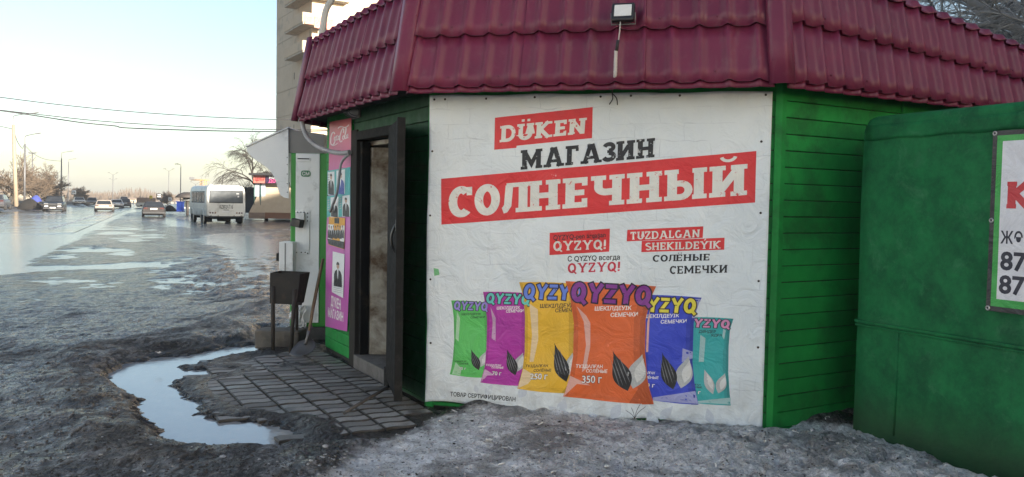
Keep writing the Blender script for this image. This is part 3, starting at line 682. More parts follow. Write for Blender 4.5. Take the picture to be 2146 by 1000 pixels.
# ================================================================== LETTERING
def arc(cx, cy, rx, ry, a0, a1, n=14):
    return [(cx + rx * math.cos(R(a0 + (a1 - a0) * k / n)), cy + ry * math.sin(R(a0 + (a1 - a0) * k / n))) for k in range(n + 1)]
def glyph(ch, T, B, S):
    """strokes of a capital: list of (centre line, thickness); height 1; returns (width, strokes)"""
    st = []
    hb = B / 2
    def V(x, y0=0.0, y1=1.0, ser='tb', lf=1, rf=1):
        st.append(([(x, y0), (x, y1)], T))
        if S:
            if 'b' in ser: st.append(([(x - T / 2 - S * lf, y0 + hb * .8), (x + T / 2 + S * rf, y0 + hb * .8)], B * .8))
            if 't' in ser: st.append(([(x - T / 2 - S * lf, y1 - hb * .8), (x + T / 2 + S * rf, y1 - hb * .8)], B * .8))
    def H(x0, x1, y, th=None): st.append(([(x0, y), (x1, y)], th or B))
    def P(pts, th=None): st.append((pts, th or T))
    def SF(x, y, w=None):
        if S: w = w or (T / 2 + S); st.append(([(x - w, y), (x + w, y)], B * .8))
    h = T / 2; o = S; l = o + h
    if ch in 'EЕËЁ':
        V(l, ser='tb', rf=0); r = l + .46; H(l, r, hb); H(l, r, 1 - hb); H(l, r - .08, .5)
        if S: P([(r - hb * .8, 0), (r - hb * .8, .3)], B * .8); P([(r - hb * .8, 1), (r - hb * .8, .72)], B * .8)
        w = r + .03
        if ch in 'ËЁ': st.append(([(l + .10, 1.15), (l + .10, 1.27)], .13)); st.append(([(l + .36, 1.15), (l + .36, 1.27)], .13))
    elif ch in 'HНNИЙMМПЧ' or ch in 'Н':
        if ch in 'HН': r = l + .50; V(l); V(r); H(l, r, .5); w = r + l
        elif ch == 'N': r = l + .54; V(l, ser='tb', rf=.6); V(r, ser='t'); P([(l, 1 - hb), (r, hb * .6)], T * .95); w = r + l
        elif ch in 'ИЙ':
            r = l + .52; V(l); V(r); P([(l, hb * .8), (r, 1 - hb * .8)], T * .85); w = r + l
            if ch == 'Й': P(arc((l + r) / 2, 1.30, .17, .15, 190, 350, 10), .09)
        elif ch in 'MМ': r = l + .72; V(l, ser='tb', rf=.4); V(r, ser='tb', lf=.4); P([(l + .02, 1 - hb), ((l + r) / 2, .25), (r - .02, 1 - hb)], T * .85); w = r + l
        elif ch == 'Ч': r = l + .48; V(r); P([(l, 1), (l, .66)] + arc(l + .2, .62, .2, .17, 180, 270, 8) + [(r, .46)], T * .9); SF(l, 1 - hb * .8); w = r + l
        else: r = l + .5; V(l); V(r); H(l, r, 1 - hb); w = r + l
    elif ch in 'DВ' or ch == 'D':
        V(l, ser='tb', rf=0); P([(l, hb), (l + .2, hb)] + arc(l + .22, .5, .33, .5 - hb, -90, 90, 14) + [(l, 1 - hb)], T * .85); w = l + .55 + h
    elif ch in 'KК': V(l); P([(l, .45), (l + .50, 1)], T * .85); P([(l + .12, .52), (l + .54, 0)], T * .9); SF(l + .50, 1 - hb * .8); SF(l + .54, hb * .8); w = l + .54 + l
    elif ch in 'UÜ':
        r = l + .50; P([(l, 1), (l, .34)] + arc((l + r) / 2, .34, .25, .34 - hb, 180, 360, 12) + [(r, .34), (r, 1)], T * .95); SF(l, 1 - hb * .8); SF(r, 1 - hb * .8); w = r + l
        if ch == 'Ü': st.append(([(l + .10, 1.13), (l + .10, 1.28)], .15)); st.append(([(r - .10, 1.13), (r - .10, 1.28)], .15))
    elif ch in 'AА':
        r = l + .66; m_ = (l + r) / 2; P([(l, 0), (m_ - .03, 1)], T * .88); P([(r, 0), (m_ + .03, 1)], T * .95); H(l + .12, r - .12, .30, B * .85); SF(l, hb * .8); SF(r, hb * .8)
        if S: H(m_ - .2, m_ + .06, 1 - hb * .8, B * .8)
        w = r + l
    elif ch == 'Г': V(l, ser='tb'); H(l, l + .46, 1 - hb); w = l + .5; P([(l + .46 - hb * .8, 1), (l + .46 - hb * .8, .70)], B * .8) if S else None
    elif ch == 'З':
        P(arc(.28, .74, .22, .26 - hb, 165, -90, 12), T * .85); P(arc(.28, .27, .25, .27 - hb, 90, -165, 12), T * .9); H(.2, .34, .52, B * .8); w = .58
    elif ch in 'OО': P(arc(.36, .5, .36 - h, .5 - hb, 0, 360, 28), T); w = .72
    elif ch in 'CС': P(arc(.36, .5, .36 - h, .5 - hb, 48, 312, 24), T); w = .68; (P([(.60, .98), (.60, .70)], B * .85) if S else None)
    elif ch == 'G': P(arc(.36, .5, .36 - h, .5 - hb, 48, 330, 24), T); V(.62, .04, .48, 't' if S else ''); w = .76
    elif ch == 'Q': P(arc(.38, .5, .38 - h, .5 - hb, 0, 360, 28), T); P([(.42, .28), (.78, -.10)], T * .8); w = .80
    elif ch == 'Л': l = h * .5; r = l + .52; V(r); P([(l - .04, hb), (l + .02, hb * 1.2), (l + .10, .25), (l + .14, 1 - hb * .8)], T * .85); H(l + .06, r, 1 - hb * .8, B * .8); w = r + l
    elif ch == 'L': V(l, ser='tb', rf=.6); H(l, l + .46, hb); w = l + .48; P([(l + .46 - hb * .8, 0), (l + .46 - hb * .8, .3)], B * .8) if S else None
    elif ch == 'Ы':
        V(l, ser='tb', rf=.5); P([(l, .54), (l + .18, .54)] + arc(l + .20, .54 / 2 + hb / 2, .21, .27 - hb / 2, 90, -90, 10) + [(l, hb)], T * .8); V(l + .66, lf=.5); w = l + .66 + l
    elif ch == 'Ь': V(l, ser='tb', rf=.5); P([(l, .54), (l + .18, .54)] + arc(l + .22, .54 / 2 + hb / 2, .25, .27 - hb / 2, 90, -90, 10) + [(l, hb)], T * .8); w = l + .5
    elif ch in 'YÝ':
        m_ = l + .30; P([(l, 1), (m_, .45)], T * .9); P([(m_ + .30, 1), (m_, .45)], T * .85); V(m_, 0, .48, 'b'); SF(l, 1 - hb * .8); SF(m_ + .30, 1 - hb * .8); w = m_ + .30 + l
        if ch == 'Ý': P([(m_ - .02, 1.12), (m_ + .14, 1.32)], .11)
    elif ch == 'Z': H(.04, .60, 1 - hb); H(.02, .62, hb); P([(.56, 1 - hb), (.08, hb)], T * .9); w = .66; (P([(.07, 1), (.07, .72)], B * .8), P([(.58, 0), (.58, .28)], B * .8)) if S else None
    elif ch == 'T': V(.33, ser='b'); H(.02, .64, 1 - hb); w = .68; (P([(.06, 1), (.06, .72)], B * .8), P([(.60, 1), (.60, .72)], B * .8)) if S else None
    elif ch == 'S': P(arc(.31, .74, .24, .26 - hb, 35, 250, 12) + arc(.31, .27, .26, .27 - hb, 75, -150, 12), T * .9); w = .62
    elif ch in 'IІ': V(l); w = 2 * l
    elif ch == '!': st.append(([(.12, .30), (.12, 1)], T * .95)); st.append(([(.12, 0), (.12, .18)], T * .95)); w = .26
    else: w = .35
    return w, st
def strip2d(pts, th):
    P = [np.array(p, float) for p in pts]; k = len(P); L_, R_ = [], []
    closed = np.allclose(P[0], P[-1]) and k > 3
    for i in range(k):
        a = P[i - 1] if i else (P[-2] if closed else None); b = P[i + 1] if i < k - 1 else (P[1] if closed else None)
        ds = []
        if a is not None: d = P[i] - a; ds.append(d / (np.linalg.norm(d) + 1e-9))
        if b is not None: d = b - P[i]; ds.append(d / (np.linalg.norm(d) + 1e-9))
        n = sum(np.array([-d[1], d[0]]) for d in ds); n /= np.linalg.norm(n) + 1e-9
        c = max(.45, n @ np.array([-ds[0][1], ds[0][0]])); L_.append(P[i] + n * th / 2 / c); R_.append(P[i] - n * th / 2 / c)
    return [(L_[i], L_[i + 1], R_[i + 1], R_[i]) for i in range(k - 1)]
def stroke_text(text, quad, T=.2, B=.15, S=.08, gap=.10, grow=0.0, slant=0.0):
    """quads of lettering fitted in the four-cornered field (bl, br, tr, tl); grow fattens for outlines"""
    x = 0; items = []
    for ch in text:
        if ch == ' ': x += .4; continue
        w, st = glyph(ch, T, B, S)
        for pts, th in st: items.append(([(p[0] + x + slant * p[1], p[1]) for p in pts], th))
        x += w + gap
    W_ = x - gap; bl, br, tr_, tl = [np.array(q, float) for q in quad]
    def mp(p):
        u = p[0] / W_; v = p[1]; return (bl * (1 - u) + br * u) * (1 - v) + (tl * (1 - u) + tr_ * u) * v
    out = []
    for k, (pts, th) in enumerate(items):
        if grow:   # extend the ends
            a, b = np.array(pts[0]), np.array(pts[1]); d = (a - b) / (np.linalg.norm(a - b) + 1e-9); pts = [tuple(a + d * grow)] + list(pts[1:])
            a, b = np.array(pts[-1]), np.array(pts[-2]); d = (a - b) / (np.linalg.norm(a - b) + 1e-9); pts = list(pts[:-1]) + [tuple(a + d * grow)]
        for q in strip2d(pts, th + 2 * grow): out.append(([mp(p) for p in q], k % 7))
    return out
_fc = {}
def font_mesh(text, bold=0.0):
    key = (text, bold)
    if key in _fc: return _fc[key]
    c = bpy.data.curves.new('t', 'FONT'); c.body = text; c.size = 1; c.offset = bold; c.resolution_u = 3
    o = bpy.data.objects.new('t', c); COL.objects.link(o); bpy.context.view_layer.update()
    m = o.to_mesh(); vs = np.array([v.co[:2] for v in m.vertices]).reshape(-1, 2); fs = [tuple(p.vertices) for p in m.polygons]
    o.to_mesh_clear(); bpy.data.objects.remove(o); bpy.data.curves.remove(c)
    _fc[key] = (vs, fs); return _fc[key]
def font_text(text, quad, bold=0.012):
    vs, fs = font_mesh(text, bold); lo = vs.min(0); hi = vs.max(0)
    bl, br, tr_, tl = [np.array(q, float) for q in quad]
    base = 0.0; cap = 0.72
    u = (vs[:, 0:1] - lo[0]) / (hi[0] - lo[0]); v = (vs[:, 1:2] - base) / cap
    P = (bl * (1 - u) + br * u) * (1 - v) + (tl * (1 - u) + tr_ * u) * v
    return [([P[i] for i in f], 0) for f in fs]

class Sheet:
    """a hung sheet in the plane of a wall, with prints that follow its wrinkles"""
    def __init__(s, p0, d, n, off, wr, thing_): s.p0, s.d, s.n, s.off, s.wr, s.t = p0, d, n, off, wr, thing_
    def pts(s, U, V, lift):
        U, V = np.asarray(U, float), np.asarray(V, float); h = s.off + s.wr(U, V) + lift
        return s.p0 + U[:, None] * s.d + h[:, None] * s.n + V[:, None] * Z
    def pt(s, q, lift): return s.pts([q[0]], [q[1]], lift)[0]
    def prints(s, name, polys, mat, layer, dice=0.028, label=None):
        bm = bmesh.new(); lay = bm.faces.layers.int.new('k')
        for pts, k in [(p if isinstance(p, tuple) and len(p) == 2 and isinstance(p[1], int) else (p, 0)) for p in polys]:
            vs = [bm.verts.new((q[0], 0, q[1])) for q in pts]
            try: f = bm.faces.new(vs); f[lay] = k; f.normal_update()
            except ValueError: pass
        if dice:
            bmesh.ops.triangulate(bm, faces=[f for f in bm.faces if len(f.verts) > 4])
            co = np.array([v.co[:] for v in bm.verts]); lo = co.min(0); hi = co.max(0)
            for ax in (0, 2):
                x = math.floor(lo[ax] / dice) * dice + dice
                while x < hi[ax]:
                    nrm = [0, 0, 0]; nrm[ax] = 1; c_ = [0, 0, 0]; c_[ax] = x
                    bmesh.ops.bisect_plane(bm, geom=bm.verts[:] + bm.edges[:] + bm.faces[:], plane_co=c_, plane_no=nrm); x += dice
        kk = {}
        for f in bm.faces:
            for v in f.verts: kk[v] = f[lay]
        vl = list(bm.verts); cs_ = np.array([v.co[:] for v in vl]); lf_ = np.array([layer * 0.0011 + kk.get(v, 0) * 0.00012 for v in vl])
        for v, p in zip(vl, s.pts(cs_[:, 0], cs_[:, 2], lf_) - np.array(s.t['_w'])): v.co = p
        nn = Vector(s.n)
        for f in bm.faces:
            f.normal_update()
            if f.normal.dot(nn) < 0: f.normal_flip()
            f.smooth = True
        me_ = bpy.data.meshes.new(name); bm.to_mesh(me_); bm.free(); me_.materials.append(mat)
        o = bpy.data.objects.new(name, me_); COL.objects.link(o); o.parent = s.t; o['_w'] = list(s.t['_w'])
        if label: o['label'] = label
        return o

# ================================================================== BANNER
banner = thing('banner', 'large white banner with red headline boxes and six printed seed bags on the kiosk front', 'banner', KA + nF * 0.02)
def wrk(u, z):
    e = 0.026 * fbm(u * 1.3 + z * .5, z * 1.6, 41, 3) + 0.030 * fbm((u - z) * 2.6, (u + z) * .8, 47, 3) + .018 * fbm((u + z * .6) * 5.5, (z - u) * 1.2, 49, 2)
    left = np.exp(-(u / 0.25) ** 2) * (0.022 * fbm(u * 5, z * 2.4, 53, 3) + 0.003)
    low = np.exp(-(z / 0.3) ** 2) * 0.03 * fbm(u * 4.0, z * 2, 59, 3) + np.exp(-((z - 2.43) / .2) ** 2) * .016 * fbm(u * 4.5, z * 1.2, 61, 3)
    return e + left + low
bs = Sheet(KA, dF, nF, 0.034, wrk, banner)
def b5(x, y): p = W(880 + x / 2.2724, 180 + y / 2.2727, KA, AZF, 0.028); return np.array([(p - KA) @ dF, p[2]])
def b6(x, y): p = W(880 + x / 2.8237, 560 + y / 2.8235, KA, AZF, 0.028); return np.array([(p - KA) @ dF, p[2]])
def print_mat(name, c, wear=None, amt=0.5, rough=0.48, scale=9):
    if name in MATS: return MATS[name]
    m, t, b = newmat(name); L = t.links; v = coord(t, 'Object')
    o = mixc(t, ramp(t, noise(t, v, 5, 5, .65), .3, .7), c, tuple(x * .86 for x in c))
    if wear: o = mixc(t, ramp(t, noise(t, v, scale, 8, .8), .66 - .12 * amt, .69 - .12 * amt), o, wear)
    L.new(o, b.inputs['Base Color']); b.inputs['Roughness'].default_value = rough
    bp = N(t, 'ShaderNodeBump'); bp.inputs['Distance'].default_value = 0.022; bp.inputs['Strength'].default_value = .9
    L.new(noise(t, v, 5, 5, .6, 1.6), bp.inputs['Height']); L.new(bp.outputs[0], b.inputs['Normal'])
    MATS[name] = m; return m
def banner_mat():
    m, t, b = newmat('banner_vinyl'); L = t.links
    mp = N(t, 'ShaderNodeMapping'); mp.inputs['Rotation'].default_value = (0, 0, R(15)); L.new(coord(t, 'Object'), mp.inputs[0])
    sx = N(t, 'ShaderNodeSeparateXYZ'); cx = N(t, 'ShaderNodeCombineXYZ'); L.new(mp.outputs[0], sx.inputs[0]); L.new(sx.outputs[0], cx.inputs[0]); L.new(sx.outputs[2], cx.inputs[1])
    ds = N(t, 'ShaderNodeVectorMath', operation='ADD'); nz = N(t, 'ShaderNodeTexNoise'); nz.inputs['Scale'].default_value = 5; L.new(cx.outputs[0], nz.inputs['Vector'])
    sc = N(t, 'ShaderNodeVectorMath', operation='SCALE'); sc.inputs['Scale'].default_value = .075; L.new(nz.outputs['Color'], sc.inputs[0]); L.new(cx.outputs[0], ds.inputs[0]); L.new(sc.outputs[0], ds.inputs[1])
    br = N(t, 'ShaderNodeTexBrick'); L.new(ds.outputs[0], br.inputs['Vector']); br.inputs['Scale'].default_value = 1.0
    br.inputs['Brick Width'].default_value = .36; br.inputs['Row Height'].default_value = .118; br.inputs['Mortar Size'].default_value = .004; br.inputs['Mortar Smooth'].default_value = .35
    pn = noise(t, cx.outputs[0], 2.7, 6, .7); gate = N(t, 'ShaderNodeMath', operation='MULTIPLY'); L.new(br.outputs['Fac'], gate.inputs[0]); L.new(ramp(t, pn, .46, .63, 0, .5), gate.inputs[1])
    base = mixc(t, ramp(t, noise(t, cx.outputs[0], 1.6, 5, .6), .3, .7), (0.57, 0.62, 0.65), (0.66, 0.70, 0.715))
    c = mixc(t, gate.outputs[0], base, (0.34, 0.37, 0.42))
    # grime rising from the foot, thin drips and scuffs
    gz = ramp(t, sx.outputs[2], 0.0, 0.42, 1, 0); gn = N(t, 'ShaderNodeMath', operation='MULTIPLY'); L.new(gz, gn.inputs[0]); L.new(ramp(t, noise(t, cx.outputs[0], 6, 7, .7), .42, .66, 0, .6), gn.inputs[1])
    c = mixc(t, gn.outputs[0], c, (0.25, 0.24, 0.23))
    dr = N(t, 'ShaderNodeMapping'); dr.inputs['Scale'].default_value = (26, 1.1, 1); L.new(cx.outputs[0], dr.inputs[0])
    c = mixc(t, ramp(t, noise(t, dr.outputs[0], 1.0, 4, .6), .66, .76, 0, .22), c, (0.3, 0.29, 0.27))
    c = mixc(t, ramp(t, noise(t, cx.outputs[0], 28, 3, .8), .735, .76, 0, .7), c, (0.16, 0.16, 0.17))
    L.new(c, b.inputs['Base Color']); b.inputs['Roughness'].default_value = .5
    bp = N(t, 'ShaderNodeBump'); bp.inputs['Distance'].default_value = 0.022; bp.inputs['Strength'].default_value = .9
    L.new(noise(t, coord(t, 'Object'), 5, 5, .6, 1.6), bp.inputs['Height']); L.new(bp.outputs[0], b.inputs['Normal'])
    return m
def sheet_quads(u0, u1, z0, z1, nu, nv, edge=lambda u, v: (0, 0)):
    g = [[(u0 + (u1 - u0) * i / nu + edge(i / nu, j / nv)[0], z0 + (z1 - z0) * j / nv + edge(i / nu, j / nv)[1]) for i in range(nu + 1)] for j in range(nv + 1)]
    mb = MB(); ff_ = np.array([q for r_ in g for q in r_]); vs = bs.pts(ff_[:, 0], ff_[:, 1], 0)
    mb.add(vs, [(j * (nu + 1) + i, j * (nu + 1) + i + 1, (j + 1) * (nu + 1) + i + 1, (j + 1) * (nu + 1) + i) for j in range(nv) for i in range(nu)], True)
    return mb
sheetmb = sheet_quads(-0.012, 2.535, 0.03, 2.432, 130, 120, lambda u, v: (0.006 * math.sin(v * 9) * (u < .01) * 1.0, (0.012 * math.sin(u * 11) + 0.008 * math.sin(u * 29)) * (1 - v) ** 6 + 0.004 * math.sin(u * 23) * v ** 8 - 0.012 * u * v))
sh = sheetmb.build('sheet', banner_mat(), banner); sol = sh.modifiers.new('thick', 'SOLIDIFY'); sol.thickness = 0.0012; sol.offset = -1
red = print_mat('print_red', (0.62, 0.028, 0.032), (0.66, 0.35, 0.33), .05); blk = print_mat('print_black', (0.012, 0.013, 0.017), (0.5, 0.52, 0.53), .62, scale=22)
wht = print_mat('print_white', (0.68, 0.675, 0.63), (0.50, 0.06, 0.06), .50, scale=22); blk2 = print_mat('print_black_plain', (0.012, 0.013, 0.017)); redt = print_mat('print_red_text', (0.50, 0.02, 0.05))
Q5 = lambda *a: [b5(*p) for p in a]
bs.prints('red_label', [Q5((358, 152), (824, 102), (819, 249), (462, 286), (461, 296), (355, 305)), Q5((103, 443), (1602, 311), (1596, 556), (103, 661)),
    Q5((621, 700), (905, 680), (901, 790), (619, 806)), Q5((988, 686), (1350, 669), (1347, 724), (985, 741)), Q5((1057, 739), (1451, 723), (1449, 780), (1055, 792))], red, 1)
K_ = dict(T=.245, B=.185, S=.075, gap=.06)
bs.prints('headline', stroke_text('DÜKEN', Q5((381, 270), (790, 226), (796, 152), (383, 192)), **K_), wht, 2)
bs.prints('headline', stroke_text('МАГАЗИН', Q5((481, 400), (1117, 340), (1120, 248), (482, 308)), **K_), blk, 2)
bs.prints('headline', stroke_text('СОЛНЕЧНЫЙ', Q5((138, 627), (1557, 520), (1560, 372), (138, 487)), **K_), wht, 2)
K2 = dict(T=.19, B=.14, S=.05, gap=.09)
bs.prints('slogan', stroke_text('QYZYQ!', Q5((638, 786), (887, 777), (889, 733), (638, 741)), **K2) , wht, 2, dice=0)
bs.prints('slogan', font_text('QYZYQ-pen ärqaşan', Q5((638, 735), (885, 720), (885, 697), (638, 711)), .015), blk2, 2, dice=0)
bs.prints('slogan', font_text('С QYZYQ всегда', Q5((705, 836), (953, 827), (953, 803), (705, 811)), .02), blk2, 1, dice=0)
bs.prints('slogan', stroke_text('QYZYQ!', Q5((705, 892), (955, 881), (957, 837), (705, 846)), **K2), redt, 1, dice=0)
bs.prints('slogan', stroke_text('TUZDALGAN', Q5((1003, 733), (1332, 721), (1334, 684), (1003, 696)), **K2), wht, 2, dice=0)
bs.prints('slogan', stroke_text('SHEKILDEÝIK', Q5((1075, 783), (1432, 774), (1434, 738), (1075, 748)), **K2), wht, 2, dice=0)
bs.prints('slogan', stroke_text('СОЛЁНЫЕ', Q5((1109, 838), (1380, 831), (1382, 799), (1109, 807)), **K2), blk2, 1, dice=0)
bs.prints('slogan', stroke_text('СЕМЕЧКИ', Q5((1190, 896), (1463, 889), (1465, 852), (1190, 859)), **K2), blk2, 1, dice=0)
bs.prints('small_print', font_text('ТОВАР СЕРТИФИЦИРОВАН', [b6(*p) for p in ((180, 762), (566, 794), (567, 769), (181, 737))], .022), blk2, 1, dice=0)
bs.prints('green_smudge', [Q5((66, 868), (90, 872), (95, 900), (70, 905))], print_mat('print_green_smudge', (0.18, 0.5, 0.22), (0.66, 0.7, 0.7), .7, scale=14), 1, dice=0)
# ghost seeds printed along the foot
def leaf(c, ax_, L_, w_, n=16, sharp=1.0, pw=1.25):
    a = np.array(ax_, float); a /= np.linalg.norm(a); b = np.array([-a[1], a[0]]); c = np.array(c, float)
    top = [(t, w_ * math.sin(math.pi * t ** pw) ** sharp) for t in np.linspace(0, 1, n)]
    return [c + a * (t * L_) + b * y for t, y in top] + [c + a * (t * L_) - b * y for t, y in top[::-1][1:-1]]
ghost = print_mat('print_ghost_seed', (0.50, 0.54, 0.60), (0.57, 0.62, 0.65), .9, scale=4)
gs = []
for (x, y, dx, dy, l_, w_) in ((430, 690, -.5, -.9, .045, .017), (330, 690, .2, -1, .03, .012), (640, 700, -.6, -.8, .05, .02), (860, 770, -.3, -1, .06, .022), (1000, 850, .5, -.7, .05, .02), (1190, 800, -.5, -1, .06, .022), (1350, 840, .4, -1, .07, .026), (1500, 820, -.7, -.8, .06, .02), (1700, 830, .3, -1, .05, .018), (760, 820, .7, -.5, .04, .016)):
    gs.append(leaf(b6(x, y), (dx, dy), l_ * 2.4, w_ * 1.7))
for g_ in gs: bs.prints('ghost_seed', [g_], ghost, .6)

def bag(name, outline, col, title, tq, tcol, sub, weight, seed, layer, gloss, label):
    Q = lambda pts: [b6(*p) for p in pts]
    w0_ = outline[1][0] - outline[0][0]; o2 = []; no_ = len(outline); cx_ = sum(p[0] for p in outline) / no_; y0_ = min(p[1] for p in outline); y1_ = max(p[1] for p in outline)
    for k in range(no_):            # finer outline: pinched shoulders, flaring crimped ends
        a, b = outline[k], outline[(k + 1) % no_]
        for j in range(5):
            x, y = a[0] + (b[0] - a[0]) * j / 5, a[1] + (b[1] - a[1]) * j / 5; f = (y - y0_) / (y1_ - y0_); rel = (x - cx_) / (w0_ / 2)
            x += .017 * w0_ * rel * (math.exp(-(f / .07) ** 2) + 1.3 * math.exp(-((1 - f) / .09) ** 2) - .55); y += (6 if f > .5 else -4) * (1 - rel * rel) * (abs(f - .5) > .42); o2.append((x, y))
    outline = o2
    cm = print_mat('print_' + name, col, tuple(min(1, x * 1.3 + .12) for x in col), .04)
    body = bs.prints('snack_bag_print', [Q(outline)], cm, layer, label=label)
    def sub_print(nm, polys, mat, lay, dice=0.028):
        o = bs.prints(nm, polys, mat, lay, dice); o.parent = body; return o
    O_ = [np.array(p, float) for p in outline]; br_i = max(range(len(O_)), key=lambda i: O_[i][0] + O_[i][1]); bl_i = min(range(len(O_)), key=lambda i: O_[i][0] - O_[i][1]); wd_ = w0_; tr_i = min(range(len(O_)), key=lambda i: -O_[i][0] + O_[i][1])
    rch = O_[tr_i:br_i + 1]; lch = O_[bl_i:] + [O_[0]]
    def chain(ch, f0, f1): return [Q([ch[i] + (wd_ * f0, 0), ch[i + 1] + (wd_ * f0, 0), ch[i + 1] + (wd_ * f1, 0), ch[i] + (wd_ * f1, 0)]) for i in range(len(ch) - 1)]
    d1 = print_mat('print_side_' + name, tuple(x * .78 for x in col)); d2 = print_mat('print_edge_' + name, tuple(x * .6 for x in col))
    for mt_, fs_ in ((d1, (-.13, -.004)), (d2, (-.06, -.004))):
        o = bs.prints('side_print', chain(rch, *fs_), mt_, layer + (.12 if mt_ is d1 else .2)); o.parent = body
    o = bs.prints('side_print', chain(lch, .004, .05), d1, layer + .12); o.parent = body
    for yy in (8, 14, 20):
        for (pa, pb) in ((O_[0], O_[tr_i]), (O_[bl_i], O_[br_i])):
            sg_ = 1 if pa is O_[0] else -1; o = bs.prints('crimp_print', [Q([pa + (wd_ * .02, sg_ * yy), pb + (-wd_ * .02, sg_ * yy), pb + (-wd_ * .02, sg_ * (yy + 2)), pa + (wd_ * .02, sg_ * (yy + 2))])], d1, layer + .25); o.parent = body
    lt = print_mat('print_gloss_' + name, tuple(min(.9, x * .55 + .30) for x in col)); dk = print_mat('print_fold_' + name, tuple(x * .62 for x in col))
    for k, g in enumerate(gloss): sub_print('gloss_print', [Q(g[1])], lt if g[0] else dk, layer + .3)
    st = stroke_text(title, Q(tq), T=.24, B=.20, S=0, gap=.02, slant=.10)
    sub_print('title_print', stroke_text(title, Q(tq), T=.24, B=.20, S=0, gap=.02, slant=.10, grow=.075), print_mat('print_outline', (0.02, 0.012, 0.03)), layer + .55)
    sub_print('title_print', st, print_mat('print_title_' + name, tcol), layer + .8)
    for txt, q, dark, bold in sub: sub_print('text_print', font_text(txt, Q(q), bold), blk2 if dark else print_mat('print_pale', (0.78, 0.76, 0.74)), layer + .6, 0)
    if weight: 
        txt, q = weight; sub_print('weight_print', font_text(txt, Q(q), .055), print_mat('print_outline', (0.02, 0.012, 0.03)), layer + .55, 0); sub_print('weight_print', font_text(txt, Q(q), .015), print_mat('print_pale', (0.78, 0.76, 0.74)), layer + .75, 0)
    for kind, tipp, end, w_ in seed:
        a, b_ = b6(*tipp), b6(*end); ax_ = b_ - a; L_ = np.linalg.norm(ax_)
        w_ *= 1.3
        if kind == 'k':
            sub_print('kernel_print', [leaf(a, ax_, L_, w_)], print_mat('print_kernel', (0.42, 0.43, 0.43)), layer + .6)
            sub_print('kernel_print', [leaf(a + ax_ * .12 + np.array([w_ * .25, 0]), ax_, L_ * .7, w_ * .55)], print_mat('print_kernel_light', (0.62, 0.62, 0.60)), layer + .75)
        else:
            sub_print('seed_print', [leaf(a, ax_, L_, w_, pw=1.5)], print_mat('print_seed', (0.014, 0.014, 0.016)), layer + .8)
            nx_ = np.array([-ax_[1], ax_[0]]) / L_
            sub_print('seed_print', [leaf(a + ax_ * .12 + nx_ * w_ * s_, ax_ + nx_ * L_ * s_ * .10, L_ * .74, w_ * .06) for s_ in (-.5, -.22, .1, .42)], print_mat('print_seed_stripe', (0.16, 0.16, 0.17)), layer + .95)
def tx(a, b, h):
    if h < 32: a, b, h = (a[0], a[1] + 6), (b[0], b[1] + 6), h * .82
    return ((a[0], a[1]), (b[0], b[1]), (b[0] + 2, b[1] - h), (a[0] + 2, a[1] - h))
bag('teal', [(1600, 293), (1855, 307), (1836, 370), (1828, 470), (1826, 620), (1838, 812), (1600, 800)], (0.035, 0.36, 0.36), 'QYZYQ', tx((1560, 352), (1832, 362), 50), (0.62, 0.26, 0.45),
    [('ДӘНДЕР', tx((1650, 382), (1750, 384), 20), True, .02), ('ЯДРА', tx((1722, 404), (1788, 404), 18), True, .02), ('ТҰЗДАЛҒАН', tx((1560, 690), (1660, 694), 12), True, .02), ('СОЛЁНЫЕ', tx((1580, 704), (1668, 708), 12), True, .02)],
    ('35 г', tx((1600, 738), (1660, 742), 24)), [('k', (1806, 625), (1765, 745), .028), ('k', (1683, 605), (1735, 750), .026)], 1, [(1, [(1640, 790), (1838, 770), (1838, 811), (1640, 799)]), (1, [(1660, 400), (1690, 420), (1680, 560), (1650, 560)]), (1, [(1795, 365), (1810, 375), (1800, 430), (1790, 410)])], 'small teal seed bag printed at the right end')
bag('blue', [(1330, 160), (1667, 182), (1640, 240), (1622, 330), (1614, 560), (1626, 680), (1647, 806), (1330, 785)], (0.035, 0.06, 0.50), 'QYZYQ', tx((1262, 262), (1632, 272), 86), (0.72, 0.62, 0.06),
    [('ШЕКІЛДЕУІК', tx((1330, 295), (1535, 288), 25), False, .02), ('СЕМЕЧКИ', tx((1425, 326), (1577, 322), 25), False, .02), ('ТҰЗДАЛҒАН', tx((1290, 620), (1390, 626), 18), False, .02), ('СОЛЁНЫЕ', tx((1300, 650), (1412, 654), 18), False, .02)],
    ('350 г', tx((1300, 700), (1390, 704), 30)), [('k', (1590, 525), (1545, 715), .046), ('s', (1432, 500), (1500, 722), .043)], 2, [(1, [(1380, 770), (1630, 730), (1647, 806), (1380, 788)]), (1, [(1555, 480), (1614, 500), (1614, 540), (1550, 560)]), (1, [(1610, 190), (1660, 186), (1625, 300), (1612, 300)])], 'blue seed bag printed right of the orange one')
bag('green', [(190, 197), (400, 208), (420, 430), (420, 657), (180, 632), (196, 540), (205, 430), (202, 300)], (0.10, 0.48, 0.11), 'QYZYQ', tx((202, 250), (402, 258), 50), (0.30, 0.25, 0.62),
    [('ШЕКІЛДЕУІК', tx((248, 278), (362, 276), 14), True, .02), ('СЕМЕЧКИ', tx((300, 297), (384, 295), 14), True, .02), ('ТҰЗДАЛҒАН', tx((202, 555), (278, 553), 11), True, .02), ('СОЛЁНЫЕ', tx((232, 568), (290, 567), 11), True, .02)],
    ('35 г', tx((234, 598), (276, 600), 19)), [('k', (395, 495), (360, 590), .025), ('s', (305, 482), (352, 608), .025)], 1, [(1, [(192, 630), (215, 560), (250, 600), (240, 640)]), (1, [(222, 260), (240, 300), (232, 440), (215, 420)])], 'small green seed bag printed at the left end')
